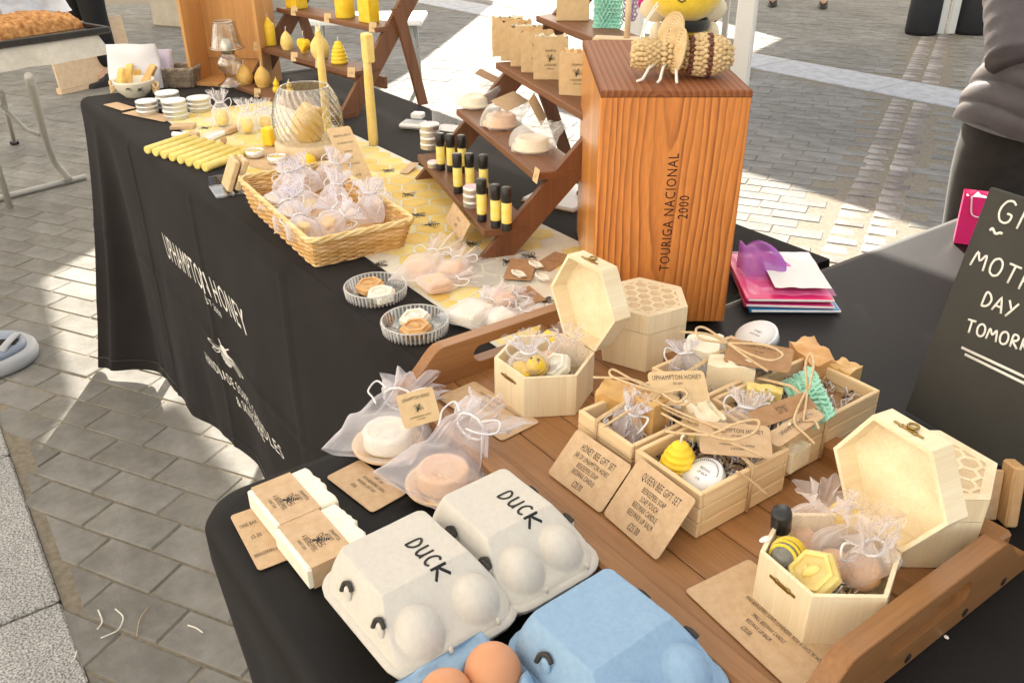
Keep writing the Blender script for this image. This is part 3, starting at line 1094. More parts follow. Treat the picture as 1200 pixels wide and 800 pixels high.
kerb = thing('granite_kerb', None, None)
struct(kerb)
jx = at(52, 712, 0).x
for k in range(-5, 6):
    MB().box((.31, -.16, -.05), (.612, .335, .108), .005).build('kerb_slab', 'granite', kerb).matrix_world = T(jx + k * .62, -.003, 0)
for k in range(-5, 6):
    MB().box((.31, -.505, -.05), (.612, .335, .107), .005).build('kerb_slab', 'granite', kerb).matrix_world = T(jx + .25 + k * .62, -.003, 0)

# scraps lying on the paving
for k, (pts, lb) in enumerate((([(115, 714), (121, 728), (114, 737)], 'bent scrap of pale twine on the paving by the kerb'),
                               ([(135, 713), (146, 722), (140, 738), (118, 747)], 'hooked scrap of pale twine on the paving, longest of the litter'),
                               ([(174, 710), (163, 725), (160, 745)], 'thin curved dry stalk on the grey pavers near the black table'),
                               ([(220, 732), (230, 735), (238, 741)], 'short white scrap of paper on the grey pavers near the black table'),
                               ([(90, 762), (88, 771), (83, 776)], 'small pale scrap lying on the speckled granite kerb'))):
    P = [at(x, y, .006) for x, y in pts]
    pp = []
    for i in range(len(P) - 1):
        for q in range(5): pp.append(P[i].lerp(P[i + 1], q / 5))
    pp.append(P[-1])
    for _ in range(3): pp = [pp[0]] + [(pp[i - 1] + pp[i] * 2 + pp[i + 1]) / 4 for i in range(1, len(pp) - 1)] + [pp[-1]]
    tag(MB().tube(pp, .0016 if k != 2 else .0009, 5, flat=.6).build('twine_scrap', 'wick' if k != 2 else 'kraft'), lb, 'litter', 'litter on the paving')


# ------------------------------------------------------------------ canopies overhead and facades out of view, shaped and added for this shade and bounce
def canopy(name, label, poly, z, poles):
    t = thing(name, label, 'canopy', (poly[0][0], poly[0][1], 0), group='market canopies')
    I = T(-poly[0][0], -poly[0][1], 0)
    n = len(poly)
    cx = sum(p[0] for p in poly) / n; cy = sum(p[1] for p in poly) / n
    rf = MB().add([(x, y, z) for x, y in poly] + [(cx, cy, z + .5)], [(i, (i + 1) % n, n) for i in range(n)])
    rf.build('canopy_roof', 'canopy', t, I)
    vl = MB()
    for i in range(n):
        a, b = poly[i], poly[(i + 1) % n]
        vl.add([(*a, z - .002), (*b, z - .002), (*b, z - .2), (*a, z - .2)], [(0, 1, 2, 3)])
    vl.build('valance', 'canopy', t, I)
    for x, y in poles:
        MB().box((x, y, z / 2), (.045, .045, z), .004).build('canopy_leg', 'white_metal', t, I)
    return t


canopy('market_canopy', 'white canopy sheltering the honey and soap tables', [(-5.45, -.5), (1.2, -.5), (1.2, 2.74), (-5.45, 2.74)], 2.4, [(1.15, 2.6), (1.15, -.45)])
canopy('market_canopy', 'unseen white canopy shaped to shade the ground by the bread stall', [(-5.62, -1.4), (-5.62, 2.50), (-6.72, 2.6), (-9.24, 5.62), (-12, 8.3), (-16, 8), (-16, -1.4)], 2.4, [(-15.9, -1.3), (-15.9, 7.9)])  # unseen, outline shaped by the shade it has to cast
canopy('market_canopy', 'unseen white canopy shaped to shade the far paving', [(-7.84, 5.86), (-8.0, 8.0), (-8.4, 9.0), (-12.5, 10.3), (-12.5, 22), (5, 22), (5, 5.86)], 2.4, [(4.9, 21.9), (4.9, 6.0)])  # unseen, added to shade the paving beyond the sunlit strip


def facade(name, label, loc, rz, w, h, d, mt):  # unseen facades, added to bounce warm sunlight onto the goods
    t = thing(name, label, 'bounce facade', loc, rz)
    MB().box((0, -d / 2, h / 2), (w, d, h)).build('wall', mt, t)
    MB().prism([(-d / 2 - .3, 0), (d / 2 + .3, 0), (0, 2.2)], 0, w + .4, T(-w / 2 - .2, -d / 2, h) @ RX(90) @ RY(90)).build('roof', 'brick_red', t)
    for fl in range(int(h // 3)):
        for k in range(int(w // 2.6)):
            x = -w / 2 + 1.5 + k * 2.6
            z = 1.4 + fl * 3
            f = MB()
            for (cx, cz, sx, sz) in ((-.5, 0, .08, 1.5), (.5, 0, .08, 1.5), (0, .72, .92, .07), (0, -.72, .92, .07), (0, 0, .92, .05)):
                f.box((x + cx, .03, z + cz), (sx, .06, sz))
            fo = f.build('window', 'white_metal', t)
            MB().box((x, .006, z), (.93, .012, 1.4)).build('pane', 'window_glass', fo)
    return t


facade('bounce_facade', 'cream facade added behind the camera to bounce sunlight onto the stall', (-1.0, -5.4, 0), 4, 20, 8, 7, 'render')
facade('bounce_facade', 'cream facade added up the street to bounce sunlight', (-16, -9.5, 0), -30, 18, 7, 7, 'render')


# ------------------------------------------------------------------ the two stall tables and their cloths
X1L, X1R, Y1F, Y1B = -2.66, -.742, .432, 1.146
def trestle(name, label, x0, x1, y0, y1):
    t = thing(name, label, 'table', ((x0 + x1) / 2, (y0 + y1) / 2, 0))
    w, d = x1 - x0, y1 - y0
    MB().box((0, 0, TZ - .024), (w, d, .03), .004).build('table_top', 'white_plastic', t)
    for sx in (-1, 1):
        for sy in (-1, 1):
            MB().tube([(sx * (w / 2 - .12), sy * (d / 2 - .09), .0), (sx * (w / 2 - .14), sy * (d / 2 - .11), TZ - .04)], .013, 8).build('leg', 'grey_metal', t)
        MB().tube([(sx * (w / 2 - .12), -(d / 2 - .1), .12), (sx * (w / 2 - .12), d / 2 - .1, .12)], .009, 8).build('crossbar', 'grey_metal', t)
    return t


trestle('trestle_table', 'long folding table under the black printed cloth', X1L + .03, X1R - .03, Y1F + .03, Y1B - .03)
X2L, X2R, Y2F, Y2B = -.740, .12, .133, 1.62
trestle('trestle_table', 'folding table under the plain black stretch cover', X2L + .03, X2R - .03, Y2F + .03, Y2B - .03)

# hem of the printed cloth: (x, y, z) along the front, from the far corner to the near end
HEM = [(-2.545, .300, .004), (-2.50, .34, .012), (-2.44, .372, .02), (-2.37, .40, .025), (-2.30, .428, .035), (-2.15, .430, .055), (-1.98, .428, .085), (-1.75, .428, .14), (-1.50, .430, .17), (-1.1, .43, .18), (-.742, .43, .18)]
TOPX = [-2.655, -2.60, -2.53, -2.46, -2.36, -2.2, -2.02, -1.78, -1.5, -1.1, -.742]


def lerp_list(L, u):
    u = max(0, min(1, u)) * (len(L) - 1)
    i = min(int(u), len(L) - 2); f = u - i
    a, b = L[i], L[i + 1]
    if isinstance(a, tuple): return tuple(a[k] + (b[k] - a[k]) * f for k in range(len(a)))
    return a + (b - a) * f


def front_pt(u, v):
    """printed front of the cloth: u along the table, v down from the top edge"""
    tx = lerp_list(TOPX, u)
    hx, hy, hz = lerp_list(HEM, u)
    if v < .05:
        a = v / .05 * math.pi / 2
        y = Y1F + .022 - .022 * math.sin(a); z = TZ - .022 + .022 * math.cos(a)
        return V((tx, y, z))
    s_ = (v - .05) / .95
    z0 = TZ - .022
    x = tx + (hx - tx) * s_
    y = Y1F + (hy - Y1F) * s_ ** 1.3
    z = z0 + (hz - z0) * s_
    fold = s_ ** .8
    y += fold * (-.034 * math.exp(-((x + 2.50 - .02 * s_) / .035) ** 2) + .040 * math.exp(-((x + 2.405 - .03 * s_) / .05) ** 2) * (1 - .5 * s_) - .012 * math.exp(-((x + 2.2) / .07) ** 2))
    y += s_ * (.007 * math.sin(x * 11 + 1.5 * s_) + .004 * math.sin(x * 23 + .6) + .010 * noise.noise(V((x * 5, z * 2.2, 4))) + .003 * noise.noise(V((x * 16, z * 7, 8))))
    for fx_ in (-2.16, -1.70, -1.24): y -= .0035 * math.exp(-((x - fx_) / .008) ** 2)
    y -= .003 * math.exp(-((z - .42) / .007) ** 2)
    return V((x, y, z))


cl = thing('tablecloth', 'black cloth printed with white lettering hanging to the ground', 'tablecloth', (-1.7, .79, TZ))
I1 = T(1.7, -.79, -TZ)
def cloth_top(u, v):
    x = X1L + .005 + (X1R - X1L - .005) * u; y = Y1F + .022 + (Y1B - Y1F - .022) * v
    return (x, y, TZ + .0012 * noise.noise(V((x * 3, y * 3, 0))) * (1 if .05 < v < .95 else 0) - .0008)
body = MB().grid(lambda u, v: front_pt(u, v), 260, 60)
body.grid(cloth_top, 60, 24)
def end_pt(u, v):      # far end of the cloth, from the front corner to the back
    c = front_pt(0, v * max(.12, 1 - 3 * u))
    v = v * max(.12, 1 - 3 * u)
    y = c.y + (Y1B - c.y) * u
    return (c.x + (X1L + .04 - .1 * math.sin(u * 3.1) * v - c.x) * min(1, u * 1.4) + .03 * v * math.sin(u * 9), y, c.z + (.05 * v * u))
body.grid(end_pt, 24, 20)
body.grid(lambda u, v: (X1L + .005 + (X1R - X1L - .005) * u, Y1B + .008 * v, TZ - .001 - .035 * v), 40, 6)
body.build('cloth', 'black_cloth', cl, I1)
hm_ = MB().grid(lambda u, v: front_pt(u, .958 + .004 * v) + V((0, -.0014, 0)), 200, 1)
hm_.build('hem_seam', 'black_plain', cl, I1)


def cloth_uv(px, py):      # where a pixel of the photograph meets the hanging front
    best = (1e9, 0, 0)
    for i in range(61):
        for j in range(31):
            p = front_pt(i / 60, j / 30)
            x, y, _ = proj(p)
            e = (x - px) ** 2 + (y - py) ** 2
            if e < best[0]: best = (e, i / 60, j / 30)
    e, u0, v0 = best
    st = .016
    for _ in range(40):
        for du, dv in ((st, 0), (-st, 0), (0, st), (0, -st)):
            x, y, _w = proj(front_pt(u0 + du, max(0, v0 + dv)))
            q = (x - px) ** 2 + (y - py) ** 2
            if q < e: e, u0, v0 = q, u0 + du, max(0, v0 + dv)
        st *= .85
    return u0, v0


def cloth_letters(mb, fn_draw, tl, tr, bl):
    """map a flat unit drawing (0..1 across, 0..1 up) onto the cloth between three photographed corners"""
    a, b, c = cloth_uv(*tl), cloth_uv(*tr), cloth_uv(*bl)
    def fn(x, y, z):
        u = a[0] + (b[0] - a[0]) * x + (c[0] - a[0]) * (1 - y)
        v = a[1] + (b[1] - a[1]) * x + (c[1] - a[1]) * (1 - y)
        p = front_pt(u, v)
        d = (front_pt(u + .004, v) - p).cross(front_pt(u, v + .01) - p).normalized()
        if d.y > 0: d = -d
        return p + d * .0012
    fn_draw(mb, fn)


def line_on_cloth(mb, txt, tl, tr, bl, sx=.6):
    vs, fs = text_mesh(txt, sx)
    x0, x1 = min(p[0] for p in vs), max(p[0] for p in vs)
    y0, y1 = min(p[1] for p in vs), max(p[1] for p in vs)
    def dr(mb, fn):
        mb.add([fn((p[0] - x0) / (x1 - x0), (p[1] - y0) / (y1 - y0), 0) for p in vs], fs)
    cloth_letters(mb, dr, tl, tr, bl)


pm = MB()
line_on_cloth(pm, 'UPHAMPTON HONEY', (190, 272), (284, 363), (198, 302))
line_on_cloth(pm, 'EST 2009', (240, 344), (259, 366), (242, 352))
line_on_cloth(pm, 'HANDMADE SOAPS, CANDLES', (240, 411), (329, 523), (244, 426))
line_on_cloth(pm, '& SKINCARE', (276, 463), (307, 505), (280, 475))
def bee_dr(mb, fn): bee_print(mb, .95, Matrix.Identity(4), fn=lambda x, y, z: fn(.5 + y * 1.0, .5 - x, 0))
cloth_letters(pm, bee_dr, (246, 388), (279, 424), (250, 410))
pm.build('lettering', 'white_print', cl, I1)

# stretch cover of the near table: rounded corners, slightly drawn-in skirt
def rr_loop(x0, x1, y0, y1, r, n=10):
    out = []
    for cx, cy, a0 in ((x1 - r, y1 - r, 0), (x0 + r, y1 - r, 90), (x0 + r, y0 + r, 180), (x1 - r, y0 + r, 270)):
        for k in range(n + 1):
            a = rad(a0 + 90 * k / n)
            out.append((cx + r * math.cos(a), cy + r * math.sin(a)))
    full = []
    for i in range(len(out)):
        a, b = V((*out[i], 0)), V((*out[(i + 1) % len(out)], 0))
        m_ = max(1, int((b - a).length / .05))
        for q in range(m_): full.append(a.lerp(b, q / m_))
    return full


c2 = thing('table_cover', 'plain black stretch cover with rounded corner on the near table', 'tablecloth', (-.3, 1.04, TZ))
I2 = T(.3, -1.04, -TZ)
mb = MB()
prof2 = [(.10, 0), (.04, 0), (.024, -.0001), (.014, -.002), (.005, -.008), (0, -.018), (0, -.05), (.012, -.2), (.025, -.45), (.03, -.72)]
def rr_even(x0, x1, y0, y1, r, nc=12, ns=40):
    """rounded rectangle with the same number of points on every side, so that nested loops line up"""
    cs = ((x1 - r, y1 - r, 0), (x0 + r, y1 - r, 90), (x0 + r, y0 + r, 180), (x1 - r, y0 + r, 270))
    out = []
    for i, (cx, cy, a0) in enumerate(cs):
        arc = [V((cx + r * math.cos(rad(a0 + 90 * k / nc)), cy + r * math.sin(rad(a0 + 90 * k / nc)), 0)) for k in range(nc + 1)]
        nx_, ny_, na = cs[(i + 1) % 4]
        nxt = V((nx_ + r * math.cos(rad(na)), ny_ + r * math.sin(rad(na)), 0))
        out += arc
        for k in range(1, ns): out.append(arc[-1].lerp(nxt, k / ns))
    return out


vs, fs = [], []
for r_, (ins, z) in enumerate(prof2):
    lp = rr_even(X2L + ins, X2R - ins, Y2F + ins, Y2B - ins, max(.018, .050 - ins * .35))
    nn = len(lp)
    for k, p in enumerate(lp):
        w_ = max(0, -z - .02) * .012 * math.sin(k * .9)
        vs.append((p.x + w_, p.y + w_, TZ + z - .0008 + (.006 * math.sin(k * .35) if r_ == len(prof2) - 1 else 0)))
loops = prof2


def resample(lp, n):
    L_ = [0]
    for i in range(len(lp)): L_.append(L_[-1] + (lp[(i + 1) % len(lp)] - lp[i]).length)
    out = []; j = 0
    for k in range(n):
        d = L_[-1] * k / n
        while L_[j + 1] < d: j += 1
        f = (d - L_[j]) / (L_[j + 1] - L_[j])
        out.append(lp[j].lerp(lp[(j + 1) % len(lp)], f))
    return out


for r_ in range(len(loops) - 1):
    for k in range(nn):
        k2 = (k + 1) % nn
        fs.append((r_ * nn + k, r_ * nn + k2, (r_ + 1) * nn + k2, (r_ + 1) * nn + k))
fs.append(tuple(range(nn)))
mb.add(vs, fs, smooth=True)
for i_ in range(2 * nn): mb.sm[i_] = False          # the flat top stays flat, only the rolled edge is rounded
mb.sm[-1] = False
mb.build('cloth', 'cover_cloth', c2, I2)
# crumbs on the cover are single white specks
for k, (x, y) in enumerate(((1109, 746), (322, 273))):
    tag(MB().ball((0, 0, 0), (.0022, .0016, .0012), 8).build('crumb', 'wick', None, T(*at(x, y, TZ + .001))), ('white crumb on the black cover beside the tray handle', 'white fleck on the black cloth below the wicker basket')[k], 'crumb', 'stray crumbs')

# ------------------------------------------------------------------ honeycomb runner
rn0, rn1, ry0, ry1 = -2.30, -.80, .553, .868
rt = thing('table_runner', 'yellow honeycomb printed runner with little bees along the black cloth', 'table runner', (-1.5, .71, TZ))
I3 = T(1.5, -.71, -TZ)
MB().box(((rn0 + rn1) / 2, (ry0 + ry1) / 2, TZ + .0012), (rn1 - rn0, ry1 - ry0, .0016)).build('runner_sheet', 'run_pale', rt, I3)
cells = MB()
hr = .030
row = 0
y = ry0 + .012
while y < ry1:
    x = rn0 + .01 + (row % 2) * hr * .866
    while x < rn1:
        p = hexpts(hr * .93, 30)
        pts = [(min(max(x + a, rn0 + .006), rn1 - .006), min(max(y + b, ry0 + .006), ry1 - .006)) for a, b in p]
        nz = noise.noise(V((x * 5.5, y * 5.5, 1.7))) + random.uniform(-.2, .2)
        g_ = math.exp(-((x + 1.02) / .10) ** 2 - ((y - .70) / .09) ** 2)
        k = 1 if g_ > .45 else (0 if nz < -.22 else 3 if nz < 0 else 2 if nz < .25 else 4)
        a_ = abs(sum(pts[i - 1][0] * pts[i][1] - pts[i][0] * pts[i - 1][1] for i in range(6)))
        if a_ > 1e-4 and k: cells.add([(q[0], q[1], TZ + .0023) for q in pts], [tuple(range(6))], mi=k - 1)
        x += hr * 1.732
    y += hr * 1.5
    row += 1
tag(cells.build('honeycomb_print', ['run_grey', 'run_yel', 'run_lem', 'run_och'], rt, I3), kind='stuff')
bp = MB()
for (px, py, a) in ((478, 228, 20), (490, 252, 30), (506, 263, 70), (554, 286, 15), (597, 307, 15), (444, 310, 40), (640, 352, 120), (620, 300, 200), (240, 150, 10), (280, 190, 80), (455, 200, 30), (690, 300, 60)):
    q = at(px, py, TZ + .0026)
    bee_print(bp, .026, T(*q) @ RZ(a))
tag(bp.build('bee_print', 'ink', rt, I3), kind='stuff')
# ------------------------------------------------------------------ wooden tray
TX0, TX1, TY0, TY1 = -.774, -.207, .377, .700
tx, ty = (TX0 + TX1) / 2, (TY0 + TY1) / 2
tr = thing('serving_tray', 'wooden serving tray with cut-out handles holding gift boxes and crates', 'tray', (tx, ty, TZ + .0006))
LX, LY = TX1 - TX0, TY1 - TY0
npl = 5
pw_ = (LY - .04) / npl
for k in range(npl):
    MB().box((0, -LY / 2 + .02 + pw_ * (k + .5), .0055), (LX - .036, pw_ - .0012, .011), .0012).build('plank', 'tray', tr)
for sy in (-1, 1):
    MB().box((0, sy * (LY / 2 - .0125), .0150), (LX - .0365, .024, .030), .003).build('side_rail', 'tray', tr)


def handle_board(x):
    """end board: low at its tips, arched up to a handle with a rounded slot through it"""
    th = .018
    h2 = LY / 2
    prof = [(-h2, 0), (-h2, .012), (-h2 + .012, .024)]
    for k in range(9):
        s_ = k / 8
        prof.append((-h2 + .016 + .05 * s_, .026 + .034 * (.5 - .5 * math.cos(math.pi * s_))))
    for k in range(1, 6):
        prof.append((-h2 + .066 + (LY - .132) * k / 6, .060))
    for k in range(9):
        s_ = 1 - k / 8
        prof.append((h2 - .016 - .05 * s_, .026 + .034 * (.5 - .5 * math.cos(math.pi * s_))))
    prof += [(h2 - .012, .024), (h2, .012), (h2, 0)]
    slot = []
    for k in range(17):
        a = math.pi / 2 + math.pi * k / 16
        slot.append((-.045 + .011 * math.cos(a), .036 + .011 * math.sin(a)))
    for k in range(17):
        a = -math.pi / 2 + math.pi * k / 16
        slot.append((.045 + .011 * math.cos(a), .036 + .011 * math.sin(a)))
    bm = bmesh.new()
    def loop(pts): 
        vs = [bm.verts.new((0, p[0], p[1])) for p in pts]
        return [bm.edges.new((vs[i], vs[(i + 1) % len(vs)])) for i in range(len(vs))]
    es = loop(prof) + loop(slot)
    bmesh.ops.triangle_fill(bm, edges=es, use_beauty=True)
    bm.normal_update()
    r_ = bmesh.ops.extrude_face_region(bm, geom=bm.faces[:])
    bmesh.ops.translate(bm, verts=[v for v in r_['geom'] if isinstance(v, bmesh.types.BMVert)], vec=(th, 0, 0))
    bmesh.ops.recalc_face_normals(bm, faces=bm.faces)
    sharp = [e for e in bm.edges if e.is_manifold and e.calc_face_angle() > 1.2]
    bmesh.ops.bevel(bm, geom=sharp, offset=.0022, segments=2, affect='EDGES', clamp_overlap=True)
    me = bpy.data.meshes.new('handle_board')
    bm.to_mesh(me); bm.free()
    me.materials.append(M['tray_end'])
    o = bpy.data.objects.new('handle_board', me)
    COL.objects.link(o); o.parent = tr
    o.location = (x, 0, 0)
    return o


handle_board(-LX / 2)
b2 = handle_board(LX / 2 - .018)
pg = MB()
for y in (-.10, -.02, .06, .12):
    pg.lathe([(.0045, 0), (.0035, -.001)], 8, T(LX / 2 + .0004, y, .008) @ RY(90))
pg.build('screw_hole_shade', 'hole', tr)

# ------------------------------------------------------------------ hexagonal ply boxes
def hexwall(mb, R_, th, z0, z1, rot=0, X=None):
    o, i = hexpts(R_, rot), hexpts(R_ - th / math.cos(rad(30)), rot)
    vs = [(x, y, z0) for x, y in o] + [(x, y, z1) for x, y in o] + [(x, y, z1) for x, y in i] + [(x, y, z0) for x, y in i]
    fs = []
    for k in range(4):
        for q in range(6):
            q2 = (q + 1) % 6
            fs.append((k * 6 + q, k * 6 + q2, ((k + 1) % 4) * 6 + q2, ((k + 1) % 4) * 6 + q))
    mb.add(vs, fs, X)


def latch(parent, X, catch=True):
    mb = MB()
    for s_ in (-1, 1):
        mb.lathe([(.0001, .0012), (.0022, .001), (.0028, 0)], 8, X @ T(s_ * .0062, 0, 0))
        mb.box((s_ * .0105, 0, .0005), (.006, .0022, .001), 0, X)
    mb.box((0, 0, .0006), (.009, .0035, .0012), 0, X)
    if catch:
        mb.tube([(.004 * math.cos(a) , .005 + .004 * math.sin(a), .002) for a in [k * math.pi / 6 for k in range(12)]], .0012, 5, X, closed=True)
    mb.build('latch', 'brass', parent)


BH, LH = .050, .023
def hex_box(label, cx, cy, R_, rot, rz_open=None, fret=False, group='hexagonal ply boxes'):
    """open: lid stands upright on its hinge; closed: lid on, with a honeycomb fretwork top"""
    t = thing('hexagonal_box', label, 'wooden box', (cx, cy, FZ + .0004), rot, group)
    mb = MB()
    hexwall(mb, R_, .0035, 0, BH)
    mb.prism(hexpts(R_ - .004), .0005, .0035)
    mb.build('box_body', 'basswood', t)
    ap = R_ * math.cos(rad(30))
    def lid(fr):
        lm = MB()
        hexwall(lm, R_, .0035, 0, LH)
        lm.prism(hexpts(R_ - .0037), LH - .003, LH - (.0004 if not fr else .0009))
        return lm
    if fret:
        lo = lid(True).build('lid', 'basswood', t, T(0, 0, BH + .0006))
        # honeycomb fretwork: a lattice of ribs, cut off at a hexagonal border, over a recessed floor
        fm = MB()
        ch, zt_, zf = .0098, LH + .0004, LH - .0006
        lim = ap - .0085
        def clip(poly):
            for k in range(6):
                nx_, ny_ = math.cos(rad(30 + 60 * k)), math.sin(rad(30 + 60 * k))
                out = []
                for i in range(len(poly)):
                    p_, q_ = poly[i - 1], poly[i]
                    dp, dq = lim - p_[0] * nx_ - p_[1] * ny_, lim - q_[0] * nx_ - q_[1] * ny_
                    if dp * dq < 0:
                        s_ = dp / (dp - dq)
                        out.append((p_[0] + (q_[0] - p_[0]) * s_, p_[1] + (q_[1] - p_[1]) * s_))
                    if dq >= 0: out.append(q_)
                poly = out
                if len(poly) < 3: return []
            return poly
        for i in range(-5, 6):
            for j in range(-5, 6):
                x = (i + (j % 2) * .5) * ch * 1.732; y = j * ch * 1.5
                o, q = [(x + a, y + b_) for a, b_ in hexpts(ch, 30)], [(x + a, y + b_) for a, b_ in hexpts(ch * .80, 30)]
                for k in range(6):
                    k2 = (k + 1) % 6
                    c_ = clip([o[k], o[k2], q[k2], q[k]])
                    if c_:
                        fm.add([(a, b_, zt_) for a, b_ in c_], [tuple(range(len(c_)))])
                        m_ = len(c_)
                        fm.add([(a, b_, zt_) for a, b_ in c_] + [(a, b_, zf) for a, b_ in c_], [(h_, (h_ + 1) % m_, m_ + (h_ + 1) % m_, m_ + h_) for h_ in range(m_)], None, 0)
        ro, ri = hexpts(R_), hexpts(lim / math.cos(rad(30)))
        fm.add([(x, y, zt_) for x, y in ro] + [(x, y, zt_) for x, y in ri] + [(x, y, zf) for x, y in ri], [(k, (k + 1) % 6, 6 + (k + 1) % 6, 6 + k) for k in range(6)] + [(6 + k, 6 + (k + 1) % 6, 12 + (k + 1) % 6, 12 + k) for k in range(6)])
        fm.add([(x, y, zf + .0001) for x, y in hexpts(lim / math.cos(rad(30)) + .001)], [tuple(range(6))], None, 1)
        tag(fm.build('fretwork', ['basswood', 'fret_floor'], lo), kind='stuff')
    else:
        # lid swung up about the edge between 60 and 120 degrees
        X = T(0, ap, BH + .0008) @ RX(-(90 + rz_open)) @ T(0, -ap, 0)
        # in the closed pose the lid rim faces down at z=0 and its top is at LH; rotating by -(90+) about the hinge stands it up
        lo = lid(False).build('lid', 'basswood', t, X)
        latch(lo, T(0, -ap - .0002, .008) @ RX(90), True)
        hg = MB()
        for s_ in (-.016, .016):
            hg.tube([(s_ - .006, ap + .0012, BH + .0004), (s_ + .006, ap + .0012, BH + .0004)], .0016, 6)
        hg.build('hinge', 'brass', t)
    if not fret: latch(t, T(0, -ap - .0003, BH - .013) @ RX(90), False)
    return t


hbL = hex_box('open pale hexagonal box at the left end of the tray, lid up', -.672, .523, .057, 0, 2)
hbR = hex_box('open pale hexagonal box at the right handle of the tray, lid up', -.283, .512, .056, -7, 2)
hcL = hex_box('closed hexagonal box with honeycomb lid in front of the tall varnished box', -.683, .683, .0563, 22.9, None, True)
hcR = hex_box('closed hexagonal box with honeycomb lid beside the leaning chalkboard', -.289, .652, .058, -7, None, True)


# ------------------------------------------------------------------ shredded paper, soaps, bees and pouches inside the open boxes
def shreds(name, label, x0, x1, y0, y1, z, n, seed, mats=('shred_w', 'shred_k', 'kraft'), rz=0, c=(0, 0, 0), r=.0011, kind='stuff', disc=False):
    rn = random.Random(seed)
    mb = MB()
    for k in range(n):
        x, y = rn.uniform(x0, x1), rn.uniform(y0, y1)
        if disc: y = rn.uniform(-1, 1); q_ = math.sqrt(rn.random()) * x1; x, y = q_ * math.cos(y * 3.14), q_ * math.sin(y * 3.14)
        a = rn.uniform(0, 6.3); l = rn.uniform(.012, .028); cv = rn.uniform(-2.5, 2.5)
        pts = []
        for q in range(6):
            s_ = q / 5 - .5
            pts.append((min(max(x + math.cos(a + cv * s_) * l * s_, x0), x1), min(max(y + math.sin(a + cv * s_) * l * s_, y0), y1), z + rn.uniform(-.004, .006) + .004 * math.sin(s_ * 5 + k)))
        mb.tube(pts, r, 4, mi=rn.choice((0, 0, 0, 1, 2)) if len(mats) > 2 else 0, flat=.3)
    o = mb.build(name, list(mats), None, T(*c) @ RZ(rz))
    return tag(o, label, 'packing', None, kind)


shreds('shredded_paper', 'black and white shredded paper in the left hexagonal box', -.034, .034, -.034, .034, .024, 90, 3, c=(-.672, .523, FZ), disc=True)
shreds('shredded_paper', 'black and white shredded paper in the right hexagonal box', -.033, .033, -.033, .033, .020, 90, 4, c=(-.283, .512, FZ), disc=True)


def skep(mb, r, h, mi=0, X=None, coils=6):
    prof = [(r * .9, 0)]
    for k in range(coils * 6 + 1):
        s_ = k / (coils * 6)
        env = r * math.cos(s_ * 1.45) ** .62
        prof.append((max(env * (1 + .055 * math.cos(s_ * coils * 2 * math.pi + math.pi)), .0006), h * s_))
    prof[-1] = (.0005, h)
    return mb.lathe(prof, 20, X, mi)


def wick_on(parent, z, h=.008, X=None, bend=.5, r=.0012):
    mb = MB().tube([(0, 0, z - .002), (.0005, 0, z + h * .5), (h * .3 * bend, 0, z + h * .9), (h * .7 * bend, 0, z + h)], r, 6)
    return mb.build('wick', 'wick', parent, X)


def top_at(px, py, z): return at(px, py, z)


def bee_ornament(label, X, dark=False):
    t = thing('bee_ornament', label, 'ornament', X=X, group='little bee ornaments')
    mb = MB()
    mb.ball((0, 0, .011), (.0165, .0115, .0115), 18, None, 0, 12)
    mb.build('bee_body', 'wax_y' if not dark else 'felt_bee', t)
    sb = MB()
    for x in (-.006, 0, .006) if not dark else (-.009, -.004, .001, .006, .011):
        rr = .0117 * math.sqrt(max(.05, 1 - (x / .0168) ** 2))
        sb.tube([(x, rr * math.cos(a), .011 + rr * math.sin(a)) for a in [k * math.pi / 9 for k in range(18)]], .0010 if not dark else .0014, 5, closed=True)
    sb.build('stripe', 'wax_ochre' if not dark else 'plush', t)
    eb = MB()
    for y in (-.004, .004):
        eb.ball((.0145, y, .0145), .0017, 8, None, 0, 6)
    eb.build('eye', 'black_plain', t)
    wb = MB()
    for s_ in (-1, 1):
        wb.ball((-.002, s_ * .009, .022), (.008, .0045, .0016), 10, RX(s_ * -25), 0, 6)
    wb.build('wing', 'white_paper' if dark else 'organza_dense', t)
    return t


# left box
pouch('organza_pouch', 'white organza pouch with a flared top at the back of the left hexagonal box', 'pouch', T(*at(620, 442, .80)) @ RZ(50) @ RX(12) @ RZ(10), .046, .060, .03, 'organza', 5, 'pouches in the hexagonal boxes', False)
bee_ornament('yellow bee ornament with black eyes in the left hexagonal box', T(*at(626, 440, .808)) @ RZ(-62) @ RY(-48))
hexbar('soap_bar', 'cream hexagonal soap under gauze in the left box', 'soap', T(*at(655, 434, .806)) @ RZ(20) @ RX(32) @ RY(-18), .019, .012, 'soap_white', 'soaps in the hexagonal boxes')
pouch('organza_pouch', 'blush organza pouch at the right of the left hexagonal box', 'pouch', T(*at(667, 425, .800)) @ RZ(35) @ RX(20), .05, .055, .03, 'organza_pink', 8, 'pouches in the hexagonal boxes', False, ruff=.8, ribbon=False)
tag(MB().box((0, 0, .006), (.034, .018, .012), .003).build('wax_bar', 'wax_y', None, T(*at(612, 441, .802)) @ RZ(-28) @ RX(15)), 'yellow wax bar below the bee in the left hexagonal box', 'wax bar')
tag(MB().box((0, 0, .005), (.022, .014, .009), .003).build('wax_bar', 'wax_y', None, T(*at(646, 398, .812)) @ RZ(10) @ RX(15)), 'small yellow wax bar by the hinge of the left hexagonal box', 'wax bar')
